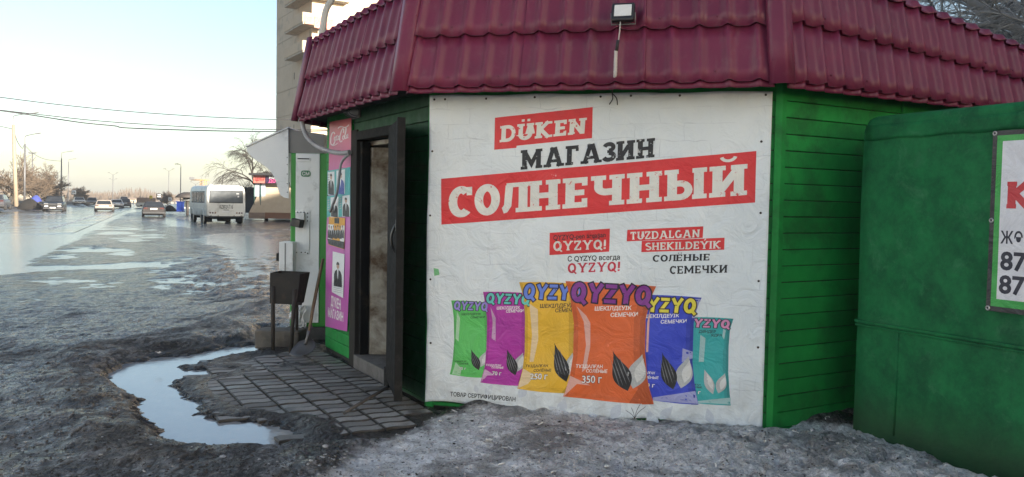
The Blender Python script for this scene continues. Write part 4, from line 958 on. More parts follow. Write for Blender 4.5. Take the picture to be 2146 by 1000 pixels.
bag('magenta', [(378, 147), (640, 152), (640, 400), (640, 706), (362, 680), (384, 580), (394, 480), (396, 300)], (0.40, 0.03, 0.32), 'QYZYQ', tx((392, 212), (650, 222), 60), (0.12, 0.52, 0.46),
    [('ШЕКІЛДЕУІК', tx((457, 243), (592, 240), 20), False, .02), ('СЕМЕЧКИ', tx((512, 262), (613, 259), 20), False, .02), ('ТҰЗДАЛҒАН', tx((390, 578), (480, 580), 14), False, .02), ('СОЛЁНЫЕ', tx((424, 592), (494, 594), 14), False, .02)],
    ('70 г', tx((427, 632), (482, 634), 28)), [('k', (612, 505), (570, 620), .03), ('s', (515, 482), (565, 640), .032)], 2, [(1, [(364, 680), (385, 600), (440, 640), (400, 640)]), (1, [(420, 235), (450, 300), (448, 440), (425, 420), (432, 320)]), (0, [(575, 690), (625, 560), (640, 700)])], 'magenta seed bag printed second from the left')
bag('yellow', [(592, 90), (930, 96), (930, 600), (930, 752), (578, 716), (604, 610), (620, 500), (622, 300), (614, 190)], (0.72, 0.42, 0.03), 'QYZYQ', tx((612, 186), (960, 196), 88), (0.12, 0.20, 0.62),
    [('ШЕКІЛДЕУІК', tx((712, 234), (925, 230), 27), True, .02), ('СЕМЕЧКИ', tx((802, 260), (940, 258), 26), True, .02), ('ТҰЗДАЛҒАН', tx((624, 586), (757, 584), 18), True, .02), ('СОЛЁНЫЕ', tx((673, 612), (778, 610), 18), True, .02)],
    ('250 г', tx((654, 662), (755, 662), 34)), [('k', (905, 505), (880, 640), .03), ('s', (795, 447), (868, 678), .044)], 3, [(1, [(580, 716), (612, 600), (680, 640), (640, 690)]), (1, [(650, 215), (700, 250), (700, 430), (672, 560), (650, 560), (664, 400)]), (0, [(840, 742), (880, 690), (930, 750)])], 'yellow seed bag printed left of the orange one')
bag('orange', [(866, 83), (1397, 113), (1362, 220), (1340, 310), (1338, 500), (1352, 660), (1378, 810), (850, 765), (884, 650), (905, 520), (908, 330), (890, 200)], (0.66, 0.125, 0.030), 'QYZYQ', tx((892, 200), (1365, 226), 112), (0.22, 0.035, 0.26),
    [('ШЕКІЛДЕУІК', tx((1036, 250), (1252, 246), 29), False, .022), ('СЕМЕЧКИ', tx((1128, 288), (1289, 284), 29), False, .022), ('ТҰЗДАЛҒАН', tx((924, 588), (1082, 590), 24), False, .018), ('СОЛЁНЫЕ', tx((984, 616), (1110, 618), 24), False, .018)],
    ('350 г', tx((960, 684), (1076, 684), 44)), [('k', (1318, 512), (1262, 716), .052), ('s', (1142, 494), (1232, 730), .054)], 4, [(1, [(852, 764), (890, 640), (1010, 700), (930, 690)]), (1, [(930, 230), (985, 285), (1010, 330), (1010, 470), (985, 600), (960, 620), (985, 460), (970, 320)]), (1, [(1345, 330), (1362, 250), (1352, 500), (1340, 500)]), (0, [(1240, 800), (1340, 640), (1376, 808)])], 'large orange seed bag printed in the middle')
# fixing nails round the edge
em = bpy.data.meshes.new('nail'); nb = MB().lathe([(0, .004), (.007, .003), (.009, 0)], (0, 0, 0), nF, 8); em.from_pydata(nb.v, [], nb.f); em.materials.append(M('rusty_nail', (0.05, 0.04, 0.035), .6, metal=.4))
for (u, z) in [(0.03, 2.40), (.12, 2.40), (0.83, 2.405), (1.33, 2.40), (1.55, 2.405), (2.49, 2.395), (2.47, 2.07), (2.48, 1.57), (2.48, 1.09), (2.49, .62), (.02, 2.0), (.01, 1.5), (.02, 1.0), (.03, .5), (1.9, 2.40), (.45, 2.40)]:
    o = bpy.data.objects.new('nail', em); COL.objects.link(o); o.parent = banner; o.location = bs.pt((u, z), .003) - np.array(banner['_w'])
# ================================================================== ON AND BESIDE THE KIOSK
steel = M('grey_steel', (0.22, 0.22, 0.22), .45, (0.16, 0.16, 0.16), 5, metal=.3)
conduit_m = M('grey_conduit', (0.33, 0.33, 0.34), .6, (0.24, 0.24, 0.25), 8)
wiredark = M('cable_black', (0.02, 0.02, 0.022), .6)
def smooth_path(pts, n=8):
    P = [np.asarray(p, float) for p in pts]; out = []
    for i in range(len(P) - 1):
        p0 = P[max(i - 1, 0)]; p1 = P[i]; p2 = P[i + 1]; p3 = P[min(i + 2, len(P) - 1)]
        for k in range(n):
            t = k / n; out.append(.5 * (2 * p1 + (p2 - p0) * t + (2 * p0 - 5 * p1 + 4 * p2 - p3) * t * t + (3 * p1 - p0 - 3 * p2 + p3) * t ** 3))
    out.append(P[-1]); return out
def corrugated(pts, r, n=8):
    S_ = smooth_path(pts, 14); P = [S_[0]]; rad = []
    L_ = np.cumsum([0] + [np.linalg.norm(S_[i + 1] - S_[i]) for i in range(len(S_) - 1)])
    k = int(L_[-1] / (r * .9)); Q = [np.array([np.interp(L_[-1] * i / k, L_, [p[j] for p in S_]) for j in range(3)]) for i in range(k + 1)]
    return Q, [r * (1 + .10 * (i % 2)) for i in range(k + 1)]
# floodlight on the roof
fp = W(1306, 27, KA, AZF, EO + 0.02)
fl = thing('floodlight', 'square black floodlight with a pale glass fixed to the maroon roof above the banner', 'floodlight', fp)
fx = dF; fn_ = nF * .94 + Z * .34; fn_ /= np.linalg.norm(fn_); fu = np.cross(fn_, fx) * -1; fu = fu if fu[2] > 0 else -fu
MB().obox(fp, fx, fu, fn_, .080, .070, .022).build('housing', M('floodlight_black', (0.012, 0.013, 0.016), .45), fl, bevel=.012)
MB().obox(fp + fn_ * .022 + fu * .006, fx, fu, fn_, .060, .045, .003).build('glass', M('frosted_glass', (0.62, 0.63, 0.62), .25, (0.58, .6, .6)), fl, bevel=.004)
for k in range(5): MB().obox(fp - fn_ * .034 + fx * (-.05 + .025 * k), fx, fu, fn_, .003, .055, .012).build('cooling_fin', M('floodlight_black', (0, 0, 0)), fl)
MB().tube([fp + fx * .082 - fn_ * .0, fp + fx * .084 - fn_ * .05 - fu * .06, fp - fx * .084 - fn_ * .05 - fu * .06, fp - fx * .082], .006, 6).build('bracket', steel, fl)
cp = lambda x, y, o: W(x, y, KA, AZF, o)
fc = thing('lamp_cable', 'thin cable hanging from the floodlight with a pale corrugated sleeve and loose wire ends', 'cable', cp(1297, 90, EO + .08))
MB().tube(smooth_path([cp(1300, 46, EO + .045), cp(1299, 62, EO + .06), cp(1297, 78, EO + .07), cp(1294, 100, EO + .07)], 5), .0045, 6).build('wire', M('cable_white', (.45, .43, .4), .5), fc)
MB().tube([cp(1295, 84, EO + .075), cp(1292, 107, EO + .075)], [.011, .012], 6).build('connector', wiredark, fc)
Q, rr_ = corrugated([cp(1291, 106, EO + .07), cp(1290, 130, EO + .065), cp(1289, 160, EO + .05), cp(1285, 184, EO - .05)], .012); MB().tube(Q, rr_, 8).build('sleeve', M('pale_sleeve', (.55, .50, .47), .55), fc)
MB().tube(smooth_path([cp(1285, 182, .20), cp(1283, 196, .07), cp(1284, 207, .045), cp(1277, 219, .06)], 5), .004, 6).build('wire', wiredark, fc)
MB().tube(smooth_path([cp(1283, 196, .07), cp(1292, 206, .06), cp(1294, 220, .075)], 5), .004, 6).build('wire', wiredark, fc)
# bulkhead lamp under the eave
lw = lambda x, y, o=0.02: W(x, y, KA, AZL, -o)
bp_ = lw(737, 236, .06)
bl = thing('bulkhead_lamp', 'oval glass bulkhead lamp in a wire cage under the roof eave over the door', 'lamp', bp_)
MB().obox(bp_ - nL * .045 , dL, Z, nL, .11, .055, .012).build('base_plate', M('lamp_base', (.12, .12, .115), .5), bl, bevel=.01)
mb = MB(); mb.grid(16, 10, lambda u, v: bp_ - nL * .04 + dL * (.10 * math.cos(2 * math.pi * u) * math.sin(math.pi / 2 * v)) + Z * (.045 * math.sin(2 * math.pi * u) * math.sin(math.pi / 2 * v)) + nL * (.085 * math.cos(math.pi / 2 * v))); mb.build('lamp_glass', M('lamp_glass', (.55, .56, .53), .15), bl)
for k in range(4):
    a_ = -.075 + .05 * k; w_ = .05 * math.sqrt(max(0.1, 1 - (a_ / .115) ** 2)); MB().tube([bp_ + dL * a_ - nL * .035 + Z * (w_ * math.cos(math.pi * j / 10)) + nL * (.088 * math.sin(math.pi * j / 10)) for j in range(11)], .0035, 5).build('cage_wire', steel, bl)
MB().tube([bp_ + nL * .054 - dL * .08, bp_ + nL * .058, bp_ + nL * .054 + dL * .08], .0035, 5).build('cage_wire', steel, bl)
# conduits at the kiosk's left end
o_ = .30
c1 = [D(641, 228, 8.55), D(633, 252, 8.55), D(642, 285, 8.5), D(662, 305, 8.42), D(690, 317, 8.25), D(715, 321, 8.1), lw(733, 319, .045)]
Q, rr_ = corrugated(c1, .022, 8); t_ = MB().tube(Q, rr_, 10).build('conduit', conduit_m, loc=c1[-1]); tag(t_, 'thick grey corrugated conduit curving from the roof corner to the pink panel', 'conduit')
c2 = [lw(732, 322, .045), lw(716, 340, .075), lw(711, 370, .08), lw(706, 405, .075), lw(697, 430, .06), lw(692, 444, .05)]
Q, rr_ = corrugated(c2, .013, 8); t_ = MB().tube(Q, rr_, 8).build('conduit', conduit_m, loc=c2[0]); tag(t_, 'thin grey conduit hanging down over the election posters', 'conduit')
mastb = W(673, 85, KC, 15, -.10); dd_ = mastb[1]
mp_ = [D(672, 150, dd_), D(674, 78, dd_), D(677, 55, dd_), D(683, 22, dd_), D(693, 3, dd_), D(702, -14, dd_), D(716, -30, dd_)]
t_ = MB().tube(smooth_path(mp_, 6), .035, 10).build('service_mast', M('pale_pipe', (.42, .43, .42), .5), loc=mp_[0]); tag(t_, 'pale bent pipe mast rising behind the left edge of the maroon roof', 'pipe')
# ------------------------------------------------------------------ pink panel with posters
pt0, pt1 = DT1 + .17, 2.70
pk = thing('advertising_panel', 'pink and red vinyl panel with a white script logo beside the kiosk door', 'advertising panel', KA + dL * (pt0 + pt1) / 2)
wr0 = lambda u, z: 0.004 * fbm(u * 4., z * 3., 71, 2)
ps = Sheet(KA, dL, nL, 0.014, wr0, pk)
def pq(x, y): p = W(x, y, KA, AZL, -.016); return np.array([(p - KA) @ dL, p[2]])
def pinkmat():
    m, t, b = newmat('faded_pink_vinyl'); L = t.links; v = coord(t, 'Object'); s = N(t, 'ShaderNodeSeparateXYZ'); L.new(v, s.inputs[0])
    c = mixc(t, ramp(t, s.outputs[2], 1.72, 2.35), (0.42, 0.085, 0.34), (0.50, 0.075, 0.085)); c = mixc(t, ramp(t, noise(t, v, 4, 6, .7), .55, .72, 0, .4), c, (.5, .3, .42))
    L.new(c, b.inputs['Base Color']); b.inputs['Roughness'].default_value = .4; return m
ps.prints('panel_sheet', [[pq(690, 256), pq(736, 247), pq(735, 480), pq(733, 560), pq(727, 695), pq(681, 684), pq(683, 500), pq(688, 400)]], pinkmat(), 0)
pw = print_mat('print_pale', (0.78, 0.76, 0.74))
def script_line(pts, th): return [([pq(*p) for p in q], 0) for q in strip2d(smooth_path([np.array(p) for p in pts], 6), th)]
lg = []
# flowing script word: big C, o c a, then C, o l a with long swashes
zl_ = lambda *P: [(670 + x / 4, 230 + y / 4) for x, y in P]
lg += script_line(zl_((126, 205), (118, 190), (105, 196), (95, 220), (91, 255), (93, 285), (104, 296), (118, 286), (128, 262)), 2.3)
for cx_, cy_ in ((128, 240), (197, 232)): lg += script_line(zl_((cx_ + 5, cy_ - 16), (cx_ - 5, cy_ - 6), (cx_ - 6, cy_ + 12), (cx_ + 2, cy_ + 18), (cx_ + 8, cy_ + 2), (cx_ + 5, cy_ - 16)), 1.7)
lg += script_line(zl_((149, 222), (144, 218), (137, 232), (138, 252), (147, 254), (153, 244)), 1.7)
for cx_, cy_ in ((159, 234), (229, 222)): lg += script_line(zl_((cx_ + 5, cy_ - 14), (cx_ - 4, cy_ - 8), (cx_ - 6, cy_ + 12), (cx_, cy_ + 16), (cx_ + 6, cy_ - 2), (cx_ + 7, cy_ - 16), (cx_ + 5, cy_ + 10), (cx_ + 11, cy_ + 14)), 1.6)
lg += script_line(zl_((196, 196), (200, 170), (192, 160), (179, 185), (169, 225), (168, 258), (177, 270), (188, 258)), 2.3)
lg += script_line(zl_((152, 160), (164, 146), (184, 142), (208, 150), (232, 140), (244, 126)), 1.9)
lg += script_line(zl_((205, 232), (216, 200), (223, 165), (219, 150), (213, 180), (210, 225), (215, 244), (222, 238)), 1.6)
lg += script_line(zl_((92, 290), (112, 302), (134, 292), (150, 280)), 1.6)
ps.prints('logo', lg, print_mat('print_logo_white', (0.72, 0.62, 0.64)), 1.2, 0)
ps.prints('lettering', font_text('ДҮКЕН', [pq(*p) for p in ((693, 640), (714, 649), (714, 629), (693, 620))], .03) + font_text('МАГАЗИН', [pq(*p) for p in ((687, 663), (719, 674), (719, 656), (687, 645))], .03), pw, 1.2, 0)
def poster(name, label, cat, corners, base, extras, group=None):
    c0 = pq(*corners[0]); th = thing(name, label, cat, KA + dL * c0[0] + nL * .02 + Z * c0[1], group=group)
    S2 = Sheet(KA, dL, nL, 0.020, wr0, th)
    S2.prints('paper', [[pq(*p) for p in corners]], base, 0, .1)
    for nm, pl, mt, ly in extras: S2.prints(nm, pl, mt, ly, 0)
    return th
teal = print_mat('poster_teal', (0.06, 0.36, 0.36)); paper = print_mat('poster_paper', (0.66, 0.68, 0.68)); suit = print_mat('poster_suit', (0.016, 0.017, 0.022)); blue_s = print_mat('poster_blue_jacket', (0.03, 0.06, 0.32)); skin = print_mat('poster_skin', (0.42, 0.26, 0.19)); hairm = print_mat('poster_hair', (0.02, 0.017, 0.015)); grayp = print_mat('poster_greyprint', (.35, .36, .37))
def figure(cx, top, h, w, jm, sl=.16):
    e = lambda x, y: pq(x, y + (x - cx) * sl)
    head = [e(cx + w * .17 * math.cos(a), top + h * .16 + h * .13 * math.sin(a)) for a in np.linspace(0, 2 * math.pi, 14)[:-1]]
    hair = [e(cx + w * .19 * math.cos(a), top + h * .12 + h * .12 * math.sin(a)) for a in np.linspace(math.pi, 2 * math.pi, 10)]
    body = [e(cx - w * .5, top + h), e(cx - w * .48, top + h * .52), e(cx - w * .34, top + h * .38), e(cx - w * .10, top + h * .31), e(cx + w * .10, top + h * .31), e(cx + w * .34, top + h * .38), e(cx + w * .48, top + h * .52), e(cx + w * .5, top + h)]
    shirt = [e(cx - w * .09, top + h * .32), e(cx, top + h * .72), e(cx + w * .09, top + h * .32)]
    return [('portrait_body', [body], jm, 1), ('portrait_face', [head], skin, 1.3), ('portrait_hair', [hair], hairm, 1.6), ('portrait_shirt', [shirt], paper, 1.5)]
def electionposter(x0, x1, y0, y1, s, label, cx, jm):
    cs = [(x0, y0), (x1, y0 - s), (x1, y1 - s * .4), (x0, y1)]; w = x1 - x0
    ex = [('portrait_ground', [[pq(cx - w * .33, y0 + 3), pq(cx + w * .33, y0 + 3 - s * .6), pq(cx + w * .33, y1 - s * .4), pq(cx - w * .33, y1 - s * .2)]], paper, .6)]
    ex += [('text_print', [[pq(x0 + w * .06, y0 + k), pq(x0 + w * .22, y0 + k - 1), pq(x0 + w * .22, y0 + k + 1.6), pq(x0 + w * .06, y0 + k + 2.6)] for k in range(8, int(y1 - y0) - 14, 5)], grayp, .7)]
    ex += [('qr_frame', [[pq(x0 + w * .05, y1 - 12), pq(x0 + w * .2, y1 - 13), pq(x0 + w * .2, y1 - 5), pq(x0 + w * .05, y1 - 4)]], paper, .7)][:0]
    poster('election_poster', label, 'poster', cs, teal, ex + figure(cx, y0 + 6, y1 - y0 - 7, w * .58, jm), 'election posters beside the kiosk door')
electionposter(687, 708, 358, 409, 3, 'upper left teal election poster of a person in a dark jacket', 695, suit)
electionposter(708, 735, 355, 408, 5, 'upper right teal election poster of a person in a blue jacket', 715, blue_s)
electionposter(686, 711, 411, 456, 3, 'lower left teal election poster, dark suited person crossed by the thin conduit', 702, suit)
electionposter(711, 735, 408, 455, 4, 'lower right teal election poster of a person in a dark suit by the door frame', 726, suit)
orng = print_mat('poster_orange', (0.62, 0.30, 0.02))
gp = [('group_ground', [[pq(688, 470), pq(723, 473), pq(722, 510), pq(688, 505)]], paper, .6), ('title_block', [[pq(702, 457), pq(712, 457), pq(712, 469), pq(702, 468)]], suit, .8)]
for k in range(7): gp += [g for g in figure(691 + 4.6 * k, 472 + (k % 2) * 1.5, 27, 6.2, suit, .1)]
gp += [('foot_strip', [[pq(687, 500), pq(722, 507), pq(722, 522), pq(690, 512)]], suit, 1.8)]
poster('group_poster', 'orange topped poster showing a row of people in dark suits', 'poster', [(690, 454), (724, 457), (722, 523), (689, 513)], orng, gp)
poster('notice', 'white paper notice with a dark suited portrait on the pink panel', 'notice', [(698, 527), (723, 533), (720, 625), (696, 612)], paper,
       [('text_print', [[pq(700, y), pq(719, y + 4), pq(719, y + 5), pq(700, y + 1)] for y in (594, 598, 602, 606, 610)], grayp, .7)] + figure(709, 549, 52, 17, suit, .2))
# ================================================================== WATER MACHINE
md = 9.5; m0 = D(607, 690, md); mx0 = m0[0]; mx1 = D(687, 500, md)[0]; zt = D(640, 321, md)[2]; zb = 0.13
mach = thing('water_machine', 'tall white water vending machine with green edges and a grey hooded top beside the kiosk', 'vending machine', ((mx0 + mx1) / 2, md, 0))
mwht = M('machine_white', (0.78, 0.79, 0.79), .45, (0.70, .72, .72), 2, (0.33, .33, .32), 2.5, .35); mgrn = M('machine_green', (0.03, 0.27, 0.035), .4, (0.028, .24, .032), 3)
mgry = M('machine_grey', (0.20, 0.195, 0.185), .45, (.17, .165, .16)); holem = M('dark_slot', (0.01, 0.01, 0.01), .8)
wst = mx1 - mx0
MB().box(mx0, mx1, md, md + .62, zb, zt).build('cabinet', mgrn, mach, bevel=.012)
MB().box(mx0 + wst * .14, mx0 + wst * .775, md - .012, md + .02, zb + .05, zt - .004).build('front_panel', mwht, mach, bevel=.004)
h0 = D(603, 270, md)[0]; h1 = D(676, 285, md)[0]; zh = D(603, 271, md)[2]
mb = MB(); mb.prism([(h0, zt + .001), (h1 + .02, zt + .001), (h1 + .02, zh - .05), (h0, zh)], (0, md + .005, 0), (1, 0, 0), (0, 0, 1), -.60, 0.0); mb.build('hood_box', mgry, mach)
fin = [(604, 270), (517, 309), (517, 316), (524, 325), (536, 336), (552, 346), (563, 355), (572, 366), (578, 380), (583, 398), (588, 409), (595, 414), (605, 416)]
for dy in (0.0, .58):
    pl = [(D(x, y, md - .02)[0], D(x, y, md - .02)[2]) for x, y in fin]; mb = MB(); mb.prism(pl, (0, md - .02 + dy, 0), (1, 0, 0), (0, 0, 1), -.018, 0.0)
    f_ = mb.build('hood_side', mwht, mach)
    if dy == 0:
        for y in (330, 345, 365, 385, 403): MB().lathe([(0, .004), (.006, .003), (.007, 0)], D(602, y, md - .022), (0, -1, 0), 8).build('screw', steel, f_)
a_, b_ = D(605, 268, md - .02), D(515, 308, md - .02)
mb = MB(); v_ = b_ - a_; L_ = np.linalg.norm(v_); v_ /= L_; mb.obox((a_ + b_) / 2 + np.array([0, .30, .004]), v_, (0, 1, 0), np.cross(v_, (0, 1, 0)), L_ / 2, .315, .008); mb.build('hood_roof', mwht, mach)
pd = md - .013
def ondisk(x, y): return D(x, y, pd)
def plate(name, x0, y0, x1, y1, mat, th=.006, bev=.002, parent=mach):
    a, b = ondisk(x0, y1), ondisk(x1, y0); return MB().box(a[0], b[0], pd - th, pd, a[2], b[2]).build(name, mat, parent, bevel=bev)
plate('slot_cover', 623, 330.5, 650, 338, mwht, .012); plate('slot', 624, 332, 649, 334, holem, .0125, 0)
bd_ = [(ondisk(641, 364) + np.array([.055 * math.copysign(abs(math.cos(a)) ** .5, math.cos(a)), -.004, .036 * math.copysign(abs(math.sin(a)) ** .6, math.sin(a))])) for a in np.linspace(0, 2 * math.pi, 25)[:-1]]
mb = MB(); mb.add(bd_, [tuple(range(24))]); bdg = mb.build('badge', M('badge_green', (0.02, .20, .07), .35), mach)
c_ = ondisk(641, 364); vs_, fs_ = font_mesh('СМ', .03); lo_, hi_ = vs_.min(0), vs_.max(0)
MB().add([c_ + np.array([(q[0] - (lo_[0] + hi_[0]) / 2) * .055, -.0055, (q[1] - .36) * .055]) for q in vs_], fs_).build('badge_lettering', pw, bdg)
plate('bracket_plate', 622, 442, 650, 453, mwht, .008); plate('bracket_plate', 637, 442, 650, 467, mwht, .010); plate('cover_strip', 637, 468, 649, 524, mwht, .016); plate('bracket_plate', 619, 526, 648, 533, mwht, .010)
for x, y in ((624, 445), (631, 445), (638, 445), (645, 447), (645, 455), (645, 463), (622, 529), (632, 529), (640, 529), (645, 531)): MB().lathe([(0, .006), (.005, .005), (.008, 0)], ondisk(x, y) + np.array([0, -.010, 0]), (0, -1, 0), 6).build('bolt', holem, mach)
plate('coin_box', 622, 446, 640, 460, mwht, .06, .004)
p_ = ondisk(627, 467); ax_ = np.array([.95, -.25, -.17]); ax_ /= np.linalg.norm(ax_); az_ = np.cross(ax_, (0, 1, 0)); az_ = az_ / np.linalg.norm(az_) ; ay_ = np.cross(az_, ax_)
MB().obox(p_ + np.array([0, -.08, 0]), ax_, ay_, az_, .060, .05, .046).build('lamp_head', M('lamp_black', (.012, .012, .013), .5), mach, bevel=.008)
MB().box(D(588, 500, md - .1)[0], D(617, 500, md - .1)[0], md - .16, md + .1, D(600, 570, md - .1)[2], D(600, 507, md - .1)[2]).build('dispenser_box', mwht, mach, bevel=.006)
MB().box(D(600, 500, md - .1)[0], D(602, 500, md - .1)[0], md - .165, md - .1, D(600, 568, md - .1)[2], D(600, 509, md - .1)[2]).build('dispenser_seam', M('seam_grey', (.25, .25, .25), .6), mach)
MB().box(D(583, 538, md)[0], D(589, 538, md)[0], md - .08, md + .02, D(585, 546, md)[2], D(585, 530, md)[2]).build('tap', holem, mach, bevel=.004)
mb = MB(); mb.box(mx0 - .03, mx1 + .03, md - .03, md + .66, zb - .17, zb - .001); mb.build('base_frame', M('base_grey', (.09, .085, .08), .8, (.05, .05, .05), 5, bump=.003), mach, bevel=.01)
# plastic bag caught at its foot
pb = D(624, 663, md - .07); mb = MB()
rb = random.Random(3)
mb.grid(10, 10, lambda u, v: pb + np.array([(u - .5) * .17 + .02 * math.sin(v * 9), -.03 * math.sin(math.pi * u) * math.sin(math.pi * v) + rb.uniform(-.014, .014), (v - .5) * .26 + rb.uniform(-.01, .01)]), False)
t_ = mb.build('plastic_bag', M('clear_plastic', (.62, .64, .65), .15), loc=pb); tag(t_, 'crumpled pale plastic bag caught at the foot of the water machine', 'bag')
# concrete kerb block
gz = ground_z(*D(580, 728, 8.75)[:2])
a_, b_ = D(533, 700, 8.8), D(627, 700, 8.8)
t_ = MB().obox(((a_[0] + b_[0]) / 2, 8.95, gz + .075), (math.cos(-.05), math.sin(-.05), 0), (math.sin(.05), math.cos(.05), 0), Z, (b_[0] - a_[0]) / 2, .14, .10).build('concrete_block', M('old_concrete', (.13, .12, .105), .9, (.08, .072, .06), 5, (.04, .035, .03), 3, .5, bump=.006, bscale=30), loc=((a_[0] + b_[0]) / 2, 8.95, gz), bevel=.015); tag(t_, 'low worn concrete block under the black litter bin', 'concrete block')
# litter bin on pipe legs
bdist = 8.62
bi = thing('litter_bin', 'black metal litter bin hung on pipe legs beside the water machine', 'bin', D(598, 730, bdist) * np.array([1, 1, 0]))
bm_ = M('bin_black', (.016, .015, .014), .8, (.04, .035, .03), 5, (.07, .045, .03), 6, .3, bump=.002)
P_ = lambda x, y, d_: D(x, y, d_)
tl, tr__, bl_, br_ = P_(566, 572, bdist), P_(629, 575, bdist), P_(565, 636, bdist), P_(621, 639, bdist)
dp_ = np.array([.03, .30, 0]); ring_t = [tl, tr__, tr__ + dp_, tl + dp_]; ring_b = [bl_, br_, br_ + dp_ * .75, bl_ + dp_ * .75]
wall_i = lambda r_: [p + (sum(r_) / 4 - p) * .06 for p in r_]
it, ib = wall_i(ring_t), [p + Z * .01 for p in wall_i(ring_b)]
mb = MB(); mb.add(ring_b + ring_t + it + ib, [(3, 2, 1, 0)] + [(i, (i + 1) % 4, 4 + (i + 1) % 4, 4 + i) for i in range(4)] + [(4 + i, 4 + (i + 1) % 4, 8 + (i + 1) % 4, 8 + i) for i in range(4)] + [(8 + i, 8 + (i + 1) % 4, 12 + (i + 1) % 4, 12 + i) for i in range(4)] + [(12, 13, 14, 15)])
mb.build('bucket', bm_, bi)
for p0, p1 in ((P_(572, 730, bdist), P_(572, 600, bdist)), (P_(609, 733, bdist - .06), P_(618, 606, bdist - .05))):
    q = p0.copy(); q[2] = ground_z(q[0], q[1]) - .03; MB().tube([q, p1], .022, 8).build('leg', bm_, bi)
MB().tube([P_(572, 604, bdist + .14), P_(621, 607, bdist + .14)], .016, 8).build('axle', bm_, bi)
for x in (572, 622): 
    q = P_(x, 728, bdist + .32); q[2] = ground_z(q[0], q[1]) - .02; MB().tube([q, P_(x, 620, bdist + .2)], .018, 6).build('leg', bm_, bi)
MB().obox(P_(628, 637, bdist - .01), (1, 0, 0), (0, 1, 0), Z, .02, .02, .012).build('catch', bm_, bi)
# shovel leaning on the machine
sh_ = thing('shovel', 'steel shovel with a long wooden handle leaning against the water machine', 'shovel', D(636, 735, 8.45) * np.array([1, 1, 0]))
bt = D(633, 745, 8.45); tp = D(645, 712, 8.52); han_t = D(677, 543, 8.98)
ax_ = tp - bt; lb = np.linalg.norm(ax_); ax_ /= lb
bc = D(634, 729, 8.48); 
bladep = [(606, 742), (612, 731), (626, 716), (640, 711), (652, 710), (660, 716), (662, 727), (655, 737), (642, 744), (628, 748), (612, 747)]
PB = [D(x, y, 8.36 + (748 - y) * .0045) for x, y in bladep]; cen = sum(PB) / len(PB) + np.array([.01, .035, -.02]); n_ = len(PB)
mid_ = [p * .55 + cen * .45 + np.array([0, .012, -.006]) for p in PB]
mb = MB(); mb.add(PB + mid_ + [cen], [(i, (i + 1) % n_, n_ + (i + 1) % n_, n_ + i) for i in range(n_)] + [(n_ + i, n_ + (i + 1) % n_, 2 * n_) for i in range(n_)], True)
bo = mb.build('blade', M('shovel_steel', (.14, .14, .145), .45, (.09, .085, .08), 6, (.08, .05, .03), 5, .35, metal=.5), sh_); sol = bo.modifiers.new('thick', 'SOLIDIFY'); sol.thickness = .004
MB().tube([D(640, 722, 8.45), D(647, 700, 8.53), D(651, 682, 8.58)], [.018, .020, .021], 8).build('socket', M('shovel_steel', (0, 0, 0)), sh_)
MB().tube([D(648, 695, 8.54), D(656, 645, 8.67), D(667, 590, 8.84), han_t], [.017, .0185, .018, .017], 8).build('handle', M('handle_wood', (.20, .135, .075), .7, (.14, .09, .05), 8, stretch=(6, 6, 1)), sh_)
# broom stick lying by the door
a_, b_ = G(721, 866, .03), D(812, 810, 6.55)
b_ = G(812, 812, .10)
t_ = MB().tube([a_, (a_ + b_) / 2 + Z * .004, b_], [.013, .014, .013], 8).build('broken_stick', M('stick_grey', (.09, .08, .075), .8, (.05, .045, .04)), loc=a_); tag(t_, 'broken grey broom stick lying on the pavers by the open door', 'stick')

# ================================================================== GREEN TRAILER
trail = thing('trailer', 'dark green sheet metal trailer stall with a rounded top edge parked against the kiosk', 'trailer', T0)
def trailer_mat():
    m, t, b = newmat('trailer_green'); L = t.links; v = coord(t, 'Object')
    c = mixc(t, ramp(t, noise(t, v, 3.5, 8, .75), .34, .66), (0.007, 0.068, 0.028), (0.013, 0.155, 0.052)); c = mixc(t, ramp(t, noise(t, v, 4, 9, .78, .5), .54, .70, 0, .6), c, (0.045, .17, .085)); c = mixc(t, ramp(t, noise(t, v, 9, 8, .8, .3), .66, .70, 0, .7), c, (.09, .14, .10)); c = mixc(t, ramp(t, noise(t, v, 2.2, 8, .78, .6), .52, .68, 0, .5), c, (.007, .052, .023))
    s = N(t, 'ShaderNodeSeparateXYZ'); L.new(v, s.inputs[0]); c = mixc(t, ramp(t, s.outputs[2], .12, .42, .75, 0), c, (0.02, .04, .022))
    L.new(c, b.inputs['Base Color']); L.new(ramp(t, noise(t, v, 3, 5, .6), .3, .7, .6, .8), b.inputs['Roughness']); b.inputs['Specular IOR Level'].default_value = .15
    bp = N(t, 'ShaderNodeBump'); bp.inputs['Distance'].default_value = .012; L.new(noise(t, v, 2.6, 6, .6, .4), bp.inputs['Height']); L.new(bp.outputs[0], b.inputs['Normal']); return m
tm = trailer_mat(); TL_, TWd, TH_, TR_ = 3.6, 2.0, 2.25, .055
TZ0 = .02
prof = [(0, TZ0), (0, .73), (0, 1.4), (0, TH_ - TR_)] + [(-TR_ + TR_ * math.cos(a), TH_ - TR_ + TR_ * math.sin(a)) for a in np.linspace(0, math.pi / 2, 7)[1:]] + [(-TWd / 2, TH_ + .03)] + [(-TWd + TR_ - TR_ * math.sin(a), TH_ - TR_ + TR_ * math.cos(a)) for a in np.linspace(0, math.pi / 2, 5)] + [(-TWd, TZ0)]
def tp_(s, q): return T0 + dT * s + nT * q[0] + Z * q[1]
mb = MB(); ns = 72; vs = []
pr = []
for k in range(len(prof) - 1):
    m_ = 14 if k in (0, 1, 2) else 1
    for j in range(m_): pr.append((prof[k][0] + (prof[k + 1][0] - prof[k][0]) * j / m_, prof[k][1] + (prof[k + 1][1] - prof[k][1]) * j / m_))
pr.append(prof[-1])
